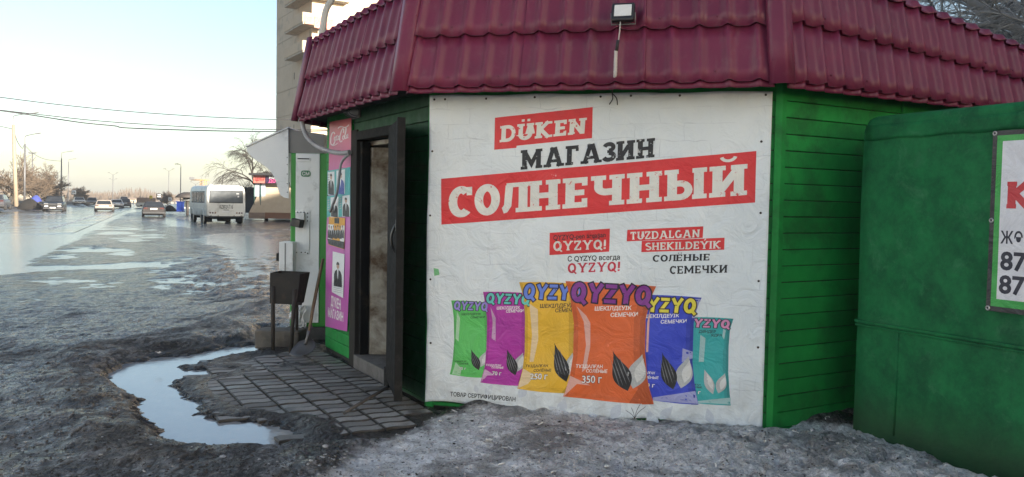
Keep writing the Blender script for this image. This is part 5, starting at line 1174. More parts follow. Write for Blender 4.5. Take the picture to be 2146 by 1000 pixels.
for i in range(ns + 1):
    s = TL_ * i / ns
    for q in pr:
        e = 1.0 - min(1, s / .10); rr = .03 * e ** 2
        den = .016 * float(fbm(np.array([s * 1.6]), np.array([q[1] * 1.9]), 91, 3)[0]) if q[0] > -.01 else 0
        sj = s + (0.008 * float(fbm(np.array([q[1] * 6]), np.array([.3]), 95, 2)[0]) if i == 0 else 0)
        qq_ = (q[0] * (1) - rr * (q[0] > -.5) + den, q[1] - (.06 * e ** 2.2 if q[1] > TH_ - TR_ - .05 else 0)); vs.append(tp_(sj, qq_))
m_ = len(pr); mb.add(vs, [(i * m_ + j, (i + 1) * m_ + j, (i + 1) * m_ + j + 1, i * m_ + j + 1) for i in range(ns) for j in range(m_ - 1)], True)
mb.add([vs[j] for j in range(m_)], [tuple(range(m_))]); mb.add([vs[ns * m_ + j] for j in range(m_)], [tuple(range(m_))[::-1]])
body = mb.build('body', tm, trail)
def onT(x, y, o=0): p = W(x, y, T0, TAZ, -o); return np.array([(p - T0) @ dT, p[2]])
def tbar(name, z0, z1, s0, s1, o0, o1, bev=.006, mat=tm):
    mb = MB(); c = T0 + dT * (s0 + s1) / 2 + nT * (o0 + o1) / 2; mb.obox((c[0], c[1], (z0 + z1) / 2), dT, nT, Z, (s1 - s0) / 2, abs(o1 - o0) / 2, (z1 - z0) / 2); return mb.build(name, mat, trail, bevel=bev)
zl = onT(1797, 672)[1]
tbar('belt_rib', zl - .012, zl + .012, .015, TL_, -.01, .018); tbar('belt_rib', zl - .034, zl - .016, .015, TL_, -.01, .012)
sv = onT(1880, 740)[0]
mb = MB(); mb.tube([T0 + dT * sv + Z * .1 + nT * .002, T0 + dT * (sv + .003) + Z * (zl - .03) + nT * .002], .009, 6); mb.build('panel_seam', tm, trail)
zu = onT(1820, 294)[1]
mb = MB(); mb.grid(40, 4, lambda u, v: T0 + dT * (.03 + (TL_ - .03) * u) + nT * (.006 - .022 * max(0., 1 - u * 30) ** 2 + .006 * float(fbm(np.array([u * 40]), np.array([v * 2.]), 12, 2)[0])) + Z * (zu - .006 * math.sin(u * 60) * (1 - v) + v * .10)); fo = mb.build('top_flap', tm, trail); sol = fo.modifiers.new('thick', 'SOLIDIFY'); sol.thickness = .006
blk_t = M('trailer_chassis', (.02, .02, .02), .8); tbar('chassis', -.06, TZ0 + .05, .05, TL_, -1.9, -.06, .01, blk_t)
# its banner
tb = thing('trailer_banner', 'white banner in a green and black frame with phone numbers on the green trailer', 'banner', T0 + dT * .8)
wr1 = lambda u, z: .010 * fbm(u * 2.5, z * 2.5, 101, 2)
ts = Sheet(T0, dT, nT, .030, wr1, tb)
A1, A2 = onT(2085, 275, .03), onT(2063, 650, .03); s0_ = (A1[0] + A2[0]) / 2
def rectS(s0, s1, z0, z1, sk=0): return [(s0 + sk, z0), (s1, z0), (s1, z1), (s0 - sk, z1)]
zt_, zb_ = A1[1], A2[1]; SW = 1.9
ts.prints('black_hem', [rectS(s0_, s0_ + SW, zb_, zt_)], print_mat('hem_black', (.018, .019, .024)), 0)
ts.prints('green_border', [rectS(s0_ + .028, s0_ + SW, zb_ + .03, zt_ - .028)], print_mat('border_green', (.035, .32, .06)), 1)
ts.prints('white_field', [rectS(s0_ + .062, s0_ + SW, zb_ + .075, zt_ - .062)], print_mat('field_white', (.66, .66, .70)), 2)
def tq_(x0, y0, hgt, wid):
    p = onT(x0, y0, .03); z1 = p[1]; return [(p[0], z1), (p[0] + wid, z1), (p[0] + wid, z1 + hgt), (p[0], z1 + hgt)]
ts.prints('lettering', stroke_text('К', tq_(2110, 437, .155, .16), T=.26, B=.2, S=0.02), print_mat('letter_red', (.50, .03, .04)), 3)
navy = print_mat('letter_navy', (.014, .017, .035))
ts.prints('lettering', font_text('жөн', tq_(2097, 510, .098, .185), .008), navy, 3)
ts.prints('lettering', font_text('87', tq_(2096, 564, .105, .155), .03) + font_text('87', tq_(2093, 613, .105, .155), .03), navy, 3)
eym = M('eyelet_steel', (.4, .4, .4), .35, metal=.8)
for z in (zt_ - .014, (zt_ * .505 + zb_ * .495), zb_ + .016):
    p = T0 + dT * (s0_ + .013) + Z * z + nT * .034; MB().lathe([(.006, .0), (.007, .004), (.013, .004), (.015, 0)], p, nT, 12).build('eyelet', eym, tb)

# ================================================================== SMALL LITTER ON THE SNOW
buttm = M('butt_white', (.72, .71, .68), .8); filt = M('butt_filter', (.55, .33, .14), .8)
bt0 = thing('cigarette_butt', 'small white cigarette butt lying on the dirty snow', 'cigarette butt', (0, 0, 0), group='cigarette butts on the dirty snow', world=False)
MB().tube([(-.022, 0, 0), (.010, 0, 0)], .0042, 6).build('paper', buttm, bt0); MB().tube([(.010, 0, 0), (.026, 0, 0)], .0043, 6).build('filter', filt if False else buttm, bt0)
spots = [(1045, 868), (1123, 884), (1243, 873), (1133, 889), (1198, 887), (1234, 883), (1326, 925), (1119, 905), (1165, 948), (1443, 913), (1437, 910), (1478, 938), (1667, 906), (1608, 907), (1057, 939), (1070, 940), (1307, 949), (1404, 1000), (1048, 974), (1212, 948), (1040, 930), (940, 930), (1270, 978), (1560, 915), (1730, 878), (1775, 900), (1650, 960), (1820, 950), (1500, 975), (1160, 990), (980, 905), (1700, 985), (1605, 925), (1365, 895), (930, 852), (952, 862), (918, 905), (1010, 895)]
index_children()
for k, (x, y) in enumerate(spots):
    p = G(x, y, .1); 
    for _ in range(4): p = G(x, y, ground_z(p[0], p[1]))
    o = bt0 if k == 0 else copy_tree(bt0)
    s_ = .5 * random.uniform(.8, 1.5) * 1.6; o.scale = (s_, s_, s_); o.location = (p[0], p[1], p[2] + .004); o.rotation_euler = (random.uniform(-.2, .2), random.uniform(-.35, .35), random.uniform(0, 6.28))
scr = M('paper_scrap', (.62, .60, .56), .8)
def scrap_mesh(seed):
    r_ = random.Random(seed); mb = MB(); sx_, sy_ = r_.uniform(.03, .05), r_.uniform(.018, .03)
    g = [[np.array([(i / 3 - .5) * sx_ + r_.uniform(-.006, .006), (j / 3 - .5) * sy_ + r_.uniform(-.005, .005), r_.uniform(0, .014)]) for i in range(4)] for j in range(4)]
    mb.add([q for row in g for q in row], [(j * 4 + i, j * 4 + i + 1, j * 4 + i + 5, j * 4 + i + 4) for i in range(3) for j in range(3)]); return mb
for k, (x, y, lb_) in enumerate([(1195, 912, 'crumpled pale paper scrap beside a black spot in the middle of the dirty snow'), (1240, 914, 'small round white scrap of paper on the snow under the orange bag print'), (1570, 918, 'flattened pale wrapper on the snow at the right end of the banner'), (1272, 980, 'thin white paper strip at the front of the snow heap'), (995, 860, 'pale scrap of packaging at the left foot of the banner'), (1025, 925, 'torn white scrap on the grey ice left of the heap'), (1735, 876, 'white wrapper lying at the dark gap beside the trailer'), (925, 885, 'pale wrapper in the rubbish at the corner of the kiosk'), (333, 741, 'pale scrap stuck at the far rim of the near puddle'), (945, 850, 'brown and white wrapper under the left corner of the banner')]):
    p = G(x, y, .1)
    for _ in range(4): p = G(x, y, ground_z(p[0], p[1]))
    t_ = scrap_mesh(k).build('paper_scrap', scr); t_.location = (p[0], p[1], p[2] + .004); t_.rotation_euler = (0, 0, random.uniform(0, 6)); t_.scale = [random.uniform(.8, 1.4)] * 3; tag(t_, lb_, 'paper scrap')
# clods of dark slush and dirt
cl = M('dirt_clod', (.022, .019, .016), .9, (.05, .042, .035), 30); clods = []
mbs = MB(); rc = random.Random(12)
def clod(mb, p, s, r_):
    t = (1 + 5 ** .5) / 2; V_ = [(-1, t, 0), (1, t, 0), (-1, -t, 0), (1, -t, 0), (0, -1, t), (0, 1, t), (0, -1, -t), (0, 1, -t), (t, 0, -1), (t, 0, 1), (-t, 0, -1), (-t, 0, 1)]
    F_ = [(0, 11, 5), (0, 5, 1), (0, 1, 7), (0, 7, 10), (0, 10, 11), (1, 5, 9), (5, 11, 4), (11, 10, 2), (10, 7, 6), (7, 1, 8), (3, 9, 4), (3, 4, 2), (3, 2, 6), (3, 6, 8), (3, 8, 9), (4, 9, 5), (2, 4, 11), (6, 2, 10), (8, 6, 7), (9, 8, 1)]
    mb.add([np.array(p) + np.array([v[0], v[1], v[2] * .6]) * s * .55 * r_.uniform(.7, 1.3) for v in V_], F_)
P_ = []
for k in range(5200):
    x = rc.uniform(-20, 2146); y = 730 + 290 * rc.random() ** .8; p = G(x, y, .05)
    if -5.5 < p[0] < 3.5 and p[1] < 12: P_.append(p)
P_ = np.array(P_); gx_, gy_ = P_[None, :, 0], P_[None, :, 1]; hz_ = ground_fields(gx_, gy_)[0][0]; sp_ = sdpoly(gx_, gy_, PUDDLE)[0]; sc_ = sdpoly(gx_, gy_, CLEARED)[0]; ss_ = sdpoly(gx_, gy_, SNOW)[0]
mbi = MB()
for k, p in enumerate(P_):
    if sp_[k] < .03 or (p - KA) @ nF < .05 and (p - KA) @ nL < .05 or (p - T0) @ nT < .04 and p[0] > 1 or hz_[k] < -.02: continue
    if sc_[k] < 0 and rc.random() < .8: continue
    ice_ = rc.random() < (.8 if ss_[k] < 0 else .06); s_ = rc.uniform(.003, .009) * (1.9 if rc.random() < .07 else 1) * (1.25 if ice_ else .9)
    clod(mbi if ice_ else mbs, (p[0], p[1], hz_[k]), s_, rc)
mbi.build('ice_crumbs', M('ice_crumb', (.34, .345, .35), .7, (.2, .2, .205), 30), kind='stuff')
mbs.build('dirt_clods', cl, kind='stuff')
# dry weed stalk against the banner
wb = G(1330, 878, .12); mb = MB()
for dx, dy, h_ in ((-.02, 0, .08), (.03, .0, .11), (.06, 0, .09), (-.05, 0, .06)): mb.tube(smooth_path([wb, wb + np.array([dx * .4, .0, h_ * .5]), wb + np.array([dx * 1.3, dy, h_])], 3), [.0018] * 6 + [.001], 5)
t_ = mb.build('dry_weed', M('weed_dark', (.03, .028, .03), .9), loc=wb); tag(t_, 'dark dry weed stalks standing in the snow before the banner', 'weed')
# ================================================================== BACKGROUND BUILDINGS
def gp_(x, y, dist): p = D(x, y, dist); return np.array([p[0], p[1], 0.0])
tower_c = D(651, 430, 75.0); tower_c[2] = 0
dS = azdir(-32); nS = outward(-32, -1); dFa = azdir(58); nFa = outward(58, 1)   # shaded end wall runs along dS, sunlit front along dFa
tow = thing('apartment_tower', 'tall beige panel apartment tower with corner balconies behind the kiosk roof', 'apartment building', tower_c)
panelm = M('beige_panel', (0.56, 0.44, 0.315), .85, (0.48, .375, .265), .35, (.26, .22, .17), .5, .3, bump=.01, bscale=4)
panel2 = M('sunlit_panel', (0.52, 0.43, 0.32), .85, (0.46, .38, .28), .3)
FH, TLn, TWf, NF = 2.48, 11.2, 34.0, 12
mb = MB(); c = tower_c + dS * TLn / 2 + dFa * TWf / 2; mb.obox((c[0], c[1], NF * FH / 2), dS, dFa, Z, TLn / 2 - .12, TWf / 2 - .12, NF * FH / 2); mb.build('core', M('panel_joint', (.10, .085, .07), .9), tow)
# end wall: separate concrete panels with open joints
for f in range(NF):
    for k in range(2):
        s0, s1 = TLn / 2 * k + .02, TLn / 2 * (k + 1) - .02; c = tower_c + dS * (s0 + s1) / 2 - nS * .06
        MB().obox((c[0], c[1], (f + .5) * FH + random.uniform(-.01, .01)), dS, nS, Z, (s1 - s0) / 2, .07 + random.uniform(0, .012), FH / 2 - .018).build('wall_panel', panelm, tow)
        if k == 0 and f % 2: 
            c2 = tower_c + dS * 5.1 + nS * .02; MB().obox((c2[0], c2[1], (f + .45) * FH), dS, nS, Z, .05, .02, .32).build('vent', holem, tow)
gl = M('window_glass', (.05, .06, .075), .08, (.08, .09, .10), 2); frm = M('window_frame', (.6, .6, .58), .5)
def windowF(parent, s, z, w, h, d, n, p0):
    c = p0 + d * s + n * .035; f = MB().obox((c[0], c[1], z), d, n, Z, w / 2, .05, h / 2).build('window', frm, parent)
    k = 2
    for j in range(k):
        cc_ = p0 + d * (s - w / 2 + (j + .5) * w / k) + n * .07; MB().obox((cc_[0], cc_[1], z), d, n, Z, w / k / 2 - .06, .025, h / 2 - .07).build('pane', gl, f)
for f in range(NF):
    for k in range(10):
        s0, s1 = 3.4 * k + .02, 3.4 * (k + 1) - .02; c = tower_c + dFa * (s0 + s1) / 2 - nFa * .06
        MB().obox((c[0], c[1], (f + .5) * FH), dFa, nFa, Z, (s1 - s0) / 2, .07, FH / 2 - .018).build('wall_panel', panel2, tow)
        if k < 5 or f > 5: windowF(tow, (s0 + s1) / 2 + (.9 if k == 0 else 0), (f + .53) * FH, 1.5 if k else 1.0, 1.25, dFa, nFa, tower_c)
# corner balconies wrapping round the corner
balm = M('balcony_slab', (.42, .36, .27), .8, (.33, .28, .21), 1.2, (.2, .17, .13), 1.5, .4)
rugm = M('red_rug', (.45, .04, .03), .9, (.62, .45, .35), 14, stretch=(1, 1, 1)); whitec = M('white_cloth', (.75, .75, .72), .8)
def bal(f, lS, lF):
    z = f * FH; b = MB(); o = 1.15
    c = tower_c + dS * (lS / 2 - .5) + nS * o / 2; b.obox((c[0], c[1], z), dS, nS, Z, lS / 2 + .5, o / 2, .09)
    bo = b.build('balcony', balm, tow)
    n_ = int(lS / .32)
    for k in range(n_ + 3):
        c = tower_c + dS * (-1.0 + (lS + 1.0) * (k + .5) / (n_ + 3)) + nS * (o + .02); MB().obox((c[0], c[1], z + .52), dS, nS, Z, (lS + 1.0) / (n_ + 3) / 2 - .015, .03, .42).build('parapet_panel', panelm, bo)
    c = tower_c - nFa * 0 + nFa * 1.02 + nS * (o / 2) ; MB().obox((c[0], c[1], z + .52), nS, nFa, Z, o / 2, .03, .42).build('parapet_panel', panel2, bo)
    c = tower_c + nFa * .52 + dFa * lF / 2; MB().obox((c[0], c[1], z), dFa, nFa, Z, lF / 2, .5, .09).build('balcony_floor', balm, bo)
    for k in range(4):
        c = tower_c + nFa * 1.03 + dFa * (lF * (k + .5) / 4); MB().obox((c[0], c[1], z + .52), dFa, nFa, Z, lF / 8 - .02, .03, .42).build('parapet_panel', panel2, bo)
    c = tower_c + dS * (lS - .02) + nS * o / 2; MB().obox((c[0], c[1], z + .52), nS, dS, Z, o / 2, .03, .42).build('parapet_panel', panelm, bo)
    return bo
for f in range(6, 12): bo = bal(f, 4.6, 3.2)
rug = MB(); zz = D(640, 40, 74)[2]
for k, (s, w, h) in enumerate(((-.62, .8, .75), (.35, 1.0, 1.0), (1.35, .7, 1.1))):
    c = tower_c + nFa * 1.09 + dFa * s; r_ = MB().obox((c[0], c[1], zz - h / 2 + .25), dFa, nFa, Z, w / 2, .015, h / 2).build('rug', rugm, loc=(c[0], c[1], zz)); tag(r_, ['small red rug at the corner end of the tower balcony rail', 'middle red and white patterned rug over the tower balcony rail', 'longest red rug hanging right of the other two on the tower balcony'][k], 'rug', 'rugs on the tower balcony')
c = tower_c + nFa * 1.09 + dFa * 2.35; r_ = MB().obox((c[0], c[1], zz - .1), dFa, nFa, Z, .55, .015, .55).build('bed_sheet', whitec, loc=(c[0], c[1], zz)); tag(r_, 'white bed sheet drying over the tower balcony rail beside the rugs', 'sheet')
# shop at the foot of the tower
sd_ = 62.0; sx0 = D(522, 450, sd_); 
shop = thing('corner_shop', 'small shop with red and purple fascia sign and sloping tiled plinth', 'shop', gp_(560, 455, sd_))
def bx(name, x0, x1, y0, y1, d0, dep, mat, parent, lean=0.0, loc=None):
    a, b = D(x0, y1, d0), D(x1, y0, d0); mb = MB(); zb_ = a[2]; zt_ = b[2]
    vs = [(a[0] - lean, d0, zb_), (b[0], d0, zb_), (b[0], d0 + dep, zb_), (a[0] - lean, d0 + dep, zb_), (a[0], d0 + lean * .4, zt_), (b[0], d0 + lean * .4, zt_), (b[0], d0 + dep, zt_), (a[0], d0 + dep, zt_)]
    mb.add(vs, [(3, 2, 1, 0), (4, 5, 6, 7), (0, 1, 5, 4), (1, 2, 6, 5), (2, 3, 7, 6), (3, 0, 4, 7)]); return mb.build(name, mat, parent, loc=loc)
tilem = M('plinth_tile', (.44, .36, .26), .6, (.38, .31, .22), 2); brownm = M('brown_base', (.16, .08, .05), .7, (.2, .11, .07), 2)
bx('plinth', 539, 640, 408, 446, sd_, 6, tilem, shop, lean=.62); bx('plinth_base', 521, 555, 446, 458, sd_ - .25, 6.2, M('plinth_stone', (.25, .19, .15), .7), shop); bx('plinth_base', 555.3, 640, 447, 458, sd_ - .3, 6.2, brownm, shop)
bx('fascia', 531, 556, 368, 383.5, sd_ - .3, 3.2, M('sign_red', (.45, .09, .07), .5, (.5, .2, .16), 9), shop); sg = bx('fascia', 556.3, 640, 367, 384, sd_ - .35, 3.2, M('sign_purple', (.035, .015, .05), .5), shop)
bx('roof_slab', 521, 640, 364.5, 367, sd_ - .8, 5, M('shop_roof', (.03, .028, .03), .7), shop)
def flat_text(txt, x, y0, y1, wpx, d_, mat, parent, name='lettering', bold=.03):
    a = D(x, y1, d_); b = D(x, y0, d_); hgt = (b[2] - a[2]); vs, fs = font_mesh(txt, bold); lo, hi = vs.min(0), vs.max(0); wd_ = wpx / F * d_
    return MB().add([(a[0] + (q[0] - lo[0]) / (hi[0] - lo[0]) * wd_, d_, a[2] + q[1] / .72 * hgt) for q in vs], fs).build(name, mat, parent)
flat_text('МАГ', 564, 368.5, 374, 22, sd_ - .37, M('sign_white', (.8, .8, .8), .5), sg); flat_text('ДОСТ', 563, 376, 382.5, 28, sd_ - .37, M('sign_pink', (.6, .1, .25), .5), sg)
flat_text('ЦЕНТР', 535, 371, 379, 19, sd_ - .32, M('sign_dark_red', (.3, .02, .03), .5), shop)
for x in (532.5, 546): bx('post', x - .7, x + .7, 383.5, 440, sd_ + .1, .12, M('green_post', (.04, .10, .09), .5), shop)
bx('shop_window', 533.5, 545.2, 384, 412, sd_ + .2, .05, M('bright_glass', (.45, .5, .55), .1), shop); bx('shop_window', 547, 556, 384, 412, sd_ + .2, .05, M('bright_glass', (0, 0, 0)), shop)
bx('shop_wall', 556.5, 640, 384, 408, sd_ + .5, 4, panel2, shop)
cb = thing('container', 'dark grey container hut standing behind the white bus', 'container', gp_(520, 446, 68)); bx('hut_wall', 511, 541, 396, 446, 68, 3, M('container_dark', (.075, .078, .085), .7, (.05, .05, .055), 1), cb); bx('hut_roof', 510, 541, 393, 396, 67.8, 3.3, M('container_roof', (.10, .10, .11), .7), cb)

# ================================================================== VEHICLES
tyre = M('tyre', (.018, .018, .019), .85, (.05, .045, .04), 8); rimm = M('rim', (.22, .22, .23), .4, metal=.6); carglass = M('car_glass', (.02, .023, .028), .06, (.03, .034, .04), 3)
redl = M('tail_lamp', (.07, .012, .012), .3); whl = M('head_lamp', (.75, .76, .78), .12); hdl = M('headlight_glass', (.16, .165, .17), .15); under = M('underbody', (.012, .012, .012), .9); plateM = M('number_plate', (.72, .72, .70), .5); trimM = M('bumper_dark', (.03, .03, .032), .6)
def wheel(parent, x, y, r, w, sgn):
    o = MB().lathe([(r * .55, -w / 2), (r * .96, -w / 2), (r, -w / 4), (r, w / 4), (r * .96, w / 2), (r * .55, w / 2)], (x, y, r), (1, 0, 0), 18).build('wheel', tyre, parent)
    MB().lathe([(0.0, sgn * w * .36), (r * .3, sgn * w * .38), (r * .56, sgn * w * .5), (r * .58, sgn * w * .3)], (x, y, r), (1, 0, 0), 14).build('rim', rimm, o); return o
def car(name, label, paint, loc, heading, L=4.4, Wd=1.75, H_=1.40, style='sedan', group=None, lights=False, plate=True, dirty=True):
    """+Y is the front of the car"""
    t = thing(name, label, 'car', loc, -R(heading), group, world=False)
    w = Wd / 2; hb = L / 2; zs, zh, zr = .26 * H_ / 1.4, .66 * H_ * (1.0 if style != 'suv' else 1.0), H_
    belt = .62 * H_
    if style == 'sedan': sect = [(-hb, .40, .80, .86), (-hb + .10, .30, .87, .93), (-hb + .75, .24, .92, 1), (-hb + 1.6, .22, .93, 1), (.3, .22, .93, 1), (hb - 1.25, .24, .88, 1), (hb - .4, .26, .78, .95), (hb, .38, .62, .82)]
    elif style == 'suv': sect = [(-hb, .45, 1.02, .92), (-hb + .10, .36, 1.06, .96), (-hb + .9, .32, 1.08, 1), (0, .30, 1.08, 1), (hb - 1.35, .30, 1.06, 1), (hb - .4, .34, 1.0, .96), (hb, .45, .86, .88)]
    else: sect = [(-hb, .40, .90, .9), (-hb + .10, .30, .96, .95), (-hb + .8, .24, .98, 1), (0, .22, .98, 1), (hb - 1.2, .24, .92, 1), (hb - .4, .26, .8, .95), (hb, .38, .62, .82)]
    k = H_ / (1.72 if style == 'suv' else 1.40)
    vs = []; n_ = 12
    for (y, z0, z1, ws) in sect:
        z0 *= k; z1 *= k; ww = w * ws; m = (z0 + z1) / 2
        ring = [(ww * .80, z0), (ww * .96, z0 + .06), (ww, m - .05), (ww * .995, m + .08), (ww * .94, z1 - .04), (ww * .84, z1)]
        vs += [(x, y, z) for x, z in ring] + [(-x, y, z) for x, z in ring[::-1]]
    mb = MB(); mb.add(vs, [(i * n_ + j, (i + 1) * n_ + j, (i + 1) * n_ + (j + 1) % n_, i * n_ + (j + 1) % n_)[::-1] for i in range(len(sect) - 1) for j in range(n_)], True)
    mb.add(vs[:n_], [tuple(range(n_))[::-1]]); mb.add(vs[-n_:], [tuple(range(n_))])
    body_ = mb.build('body', paint, t)
    # cabin: loft between belt line and roof
    if style == 'sedan': yb0, yb1, yr0, yr1 = -hb + .55, hb - 1.15, -hb + 1.15, hb - 2.05; bz = .90 * k
    elif style == 'suv': yb0, yb1, yr0, yr1 = -hb + .10, hb - 1.25, -hb + .35, hb - 1.95; bz = 1.04 * k
    else: yb0, yb1, yr0, yr1 = -hb + .15, hb - 1.1, -hb + .65, hb - 2.0; bz = .95 * k
    wb_, wr_ = w * .88, w * .70; rt_ = H_
    def frus(name, e, mat, zlo, zhi, f0, f1, par):
        def lerp(f): return (yb0 + (yr0 - yb0) * f - e, yb1 + (yr1 - yb1) * f + e, wb_ + (wr_ - wb_) * f + e)
        mb = MB(); a = lerp(f0); b = lerp(f1)
        q = [(-a[2], a[0], zlo), (a[2], a[0], zlo), (a[2], a[1], zlo), (-a[2], a[1], zlo), (-b[2], b[0], zhi), (b[2], b[0], zhi), (b[2], b[1], zhi), (-b[2], b[1], zhi)]
        mb.add(q, [(3, 2, 1, 0), (4, 5, 6, 7), (0, 1, 5, 4), (1, 2, 6, 5), (2, 3, 7, 6), (3, 0, 4, 7)]); return mb.build(name, mat, par, bevel=.04 if name == 'cabin' else 0)
    cab = frus('cabin', 0, paint, bz - .06, rt_, 0, 1, t)
    # glass set on the cabin faces
    def face_glass(nm, A_, B_, C_, D_, out):
        P = [np.array(q, float) for q in (A_, B_, C_, D_)]; c = sum(P) / 4; q = [p + (c - p) * .10 + np.array(out) * .012 for p in P]
        MB().add(q + [p - np.array(out) * .02 for p in q], [(0, 1, 2, 3), (4, 7, 6, 5)] + [(i, 4 + i, 4 + (i + 1) % 4, (i + 1) % 4) for i in range(4)]).build(nm, carglass, t)
    zg0 = bz; g = lambda f: (yb0 + (yr0 - yb0) * f, yb1 + (yr1 - yb1) * f, wb_ + (wr_ - wb_) * f, bz - .06 + (rt_ - bz + .06) * f)
    a, b = g(.10), g(.93)
    face_glass('rear_window', (-a[2], a[0], a[3]), (a[2], a[0], a[3]), (b[2], b[0], b[3]), (-b[2], b[0], b[3]), (0, -1, .3))
    face_glass('windscreen', (a[2], a[1], a[3]), (-a[2], a[1], a[3]), (-b[2], b[1], b[3]), (b[2], b[1], b[3]), (0, 1, .4))
    for s_ in (1, -1):
        ym = (yb0 + yb1) / 2 - .1
        for (u0, u1, v0, v1) in ((a[0] + .12, ym - .03, b[0] + .02, ym - .03), (ym + .03, a[1] - .12, ym + .03, b[1] - .02)):
            face_glass('side_window', (s_ * a[2], u0, a[3]), (s_ * a[2], u1, a[3]), (s_ * b[2], v1, b[3]), (s_ * b[2], v0, b[3]), (s_, 0, .2))
        MB().obox((s_ * (w + .06), yb1 - .35, bz + .06), (1, 0, 0), (0, 1, 0), Z, .08, .05, .06).build('mirror', trimM, t, bevel=.015)
        zl_ = sect[1][2] * k - .14
        MB().obox((s_ * w * .68, -hb + .02, zl_), (1, 0, 0), (0, 1, 0), Z, w * .17, .045, .06).build('tail_lamp', redl, t, bevel=.01)
        MB().obox((s_ * w * .62, hb - .06, sect[-1][2] * k - .02), (1, 0, 0), (0, 1, 0), Z, w * .20, .09, .07)  .build('headlight', hdl, t, bevel=.015)
        if lights: MB().obox((s_ * w * .60, hb + .01, sect[-1][2] * k - .27), (1, 0, 0), (0, 1, 0), Z, w * .17, .05, .055).build('fog_lamp', whl, t, bevel=.015)
    MB().box(-w * .95, w * .95, -hb - .05, -hb + .2, .30 * k, .50 * k).build('rear_bumper', trimM if dirty else paint, t, bevel=.03)
    MB().box(-w * .92, w * .92, hb - .25, hb + .05, .24 * k, .44 * k).build('front_bumper', trimM, t, bevel=.03)
    MB().box(-w * .34, w * .34, hb - .05, hb + .03, sect[-1][2] * k - .12, sect[-1][2] * k + .02).build('grille', trimM, t)
    if plate:
        MB().box(-.26, .26, -hb - .035, -hb + .01, sect[1][2] * k - .24, sect[1][2] * k - .13).build('number_plate', plateM, t); MB().box(-.26, .26, hb + .02, hb + .06, .36 * k, .47 * k).build('number_plate', plateM, t)
    MB().box(-w * .80, w * .80, -hb + .3, hb - .3, .17 * k, .32 * k).build('underbody', under, t)
    r_ = (.36 if style == 'suv' else .30) * (k if k > .8 else .8)
    for s_ in (1, -1):
        for y in (-hb + .85, hb - .82): wheel(t, s_ * (w - .10), y, r_, .20, s_)
    return t
def paint(name, c, dirt=(.07, .06, .052)): return M(name, c, .38, tuple(x * .9 for x in c), 2, dirt, 2.2, .2, coat=.1, spec=.35)
def atpx(x, y, z=0.0): p = G(x, y, z); return (p[0], p[1], z)
HD = ROAD_AZ + 1.5
car('parked_car', 'dark dusty sedan driving away on the icy verge left of the bus', paint('car_dusk', (.020, .017, .018), (.035, .03, .028)), atpx(322, 454, .0), -24, 4.2, 1.82, 1.26, 'hatch')  # dark paint, darkened further in place of shade over this car
car('oncoming_car', 'black off-road car coming towards the viewer on the wet road with bright fog lamps', paint('car_black', (.008, .009, .011), (.02, .02, .02)), atpx(115, 442.5), 180 - 24.5, 4.6, 1.95, 1.60, 'suv', lights=True)
car('silver_car', 'silver beige sedan driving away on the road in full sunlight', paint('car_silver', (.42, .36, .30)), atpx(219, 443), -24.5, 4.4, 1.9, 1.22, 'sedan')
car('white_car', 'white car driving away ahead of the silver beige one', paint('car_white', (.70, .70, .70)), atpx(245, 436.5), -25, 4.3, 1.8, 1.25, 'sedan')
car('grey_car', 'dark grey estate car at the right edge of the queue of cars', paint('car_grey', (.07, .072, .08)), atpx(262, 434), -26, 4.3, 1.8, 1.35, 'suv')
car('far_car', 'pale van like car far ahead on the road above the grey estate car', paint('car_pale', (.5, .46, .4)), atpx(259, 429, 0), -28, 4.4, 1.9, 1.75, 'suv')
car('far_car', 'small dark car coming far along the road left of the silver car', paint('car_far_dark', (.14, .13, .12)), atpx(193, 431.5, 0), 155, 4.4, 1.8, 1.45, 'suv')
car('far_car', 'tiny pale car at the far verge beyond the low wall', paint('car_far_pale', (.55, .5, .42)), atpx(166, 429.5, .2), 150, 4.4, 1.8, 1.3, 'sedan')
car('edge_car', 'dark car half out of the picture at the left edge beyond the verge', paint('car_edge', (.06, .06, .07)), tuple(np.array(gp_(-6, 430, 75)) + np.array([0, 0, .25])), -24, 4.4, 1.85, 1.4, 'hatch')

# white bus
bpos = G(474, 469, -.02); BH = -30.5
bus = thing('bus', 'small white bus seen from behind parked on the icy verge', 'bus', (bpos[0], bpos[1], -.03), -R(BH), world=False)
busw = M('bus_white', (.66, .65, .60), .4, (.58, .57, .52), 1.2, (.30, .28, .24), 1.6, .35)
bw, bz0, bz1, bL = 1.25, .46, 2.56, 6.6
def bprof(w, z0, z1): return [(w * .90, z0), (w, z0 + .10), (w, z0 + .9), (w * .985, z1 - .42), (w * .93, z1 - .16), (w * .80, z1 - .05), (w * .4, z1)]
secs = [(0.0, .93, .06, -.10), (.06, .985, .0, -.03), (.25, 1, 0, 0), (bL - .5, 1, 0, 0), (bL - .1, .97, .03, -.06), (bL, .88, .1, -.2)]
vs = []; nb_ = 14
for y, ws, a, b in secs:
    pr_ = bprof(bw * ws, bz0 + a, bz1 + b); vs += [(x, y, z) for x, z in pr_] + [(-x, y, z) for x, z in pr_[::-1]]
mb = MB(); mb.add(vs, [(i * nb_ + j, i * nb_ + (j + 1) % nb_, (i + 1) * nb_ + (j + 1) % nb_, (i + 1) * nb_ + j) for i in range(len(secs) - 1) for j in range(nb_)], True)
mb.add(vs[:nb_], [tuple(range(nb_))]); mb.add(vs[-nb_:], [tuple(range(nb_))[::-1]]); bb = mb.build('body', busw, bus)
bgl = M('bus_glass', (.10, .11, .115), .12, (.15, .16, .165), 2); bfr = M('bus_rubber', (.02, .02, .02), .7)
def bpanel(name, x0, x1, z0, z1, y, th, mat, parent=bus, bev=.02): return MB().box(x0, x1, y - th, y + .02, z0, z1).build(name, mat, parent, bevel=bev)
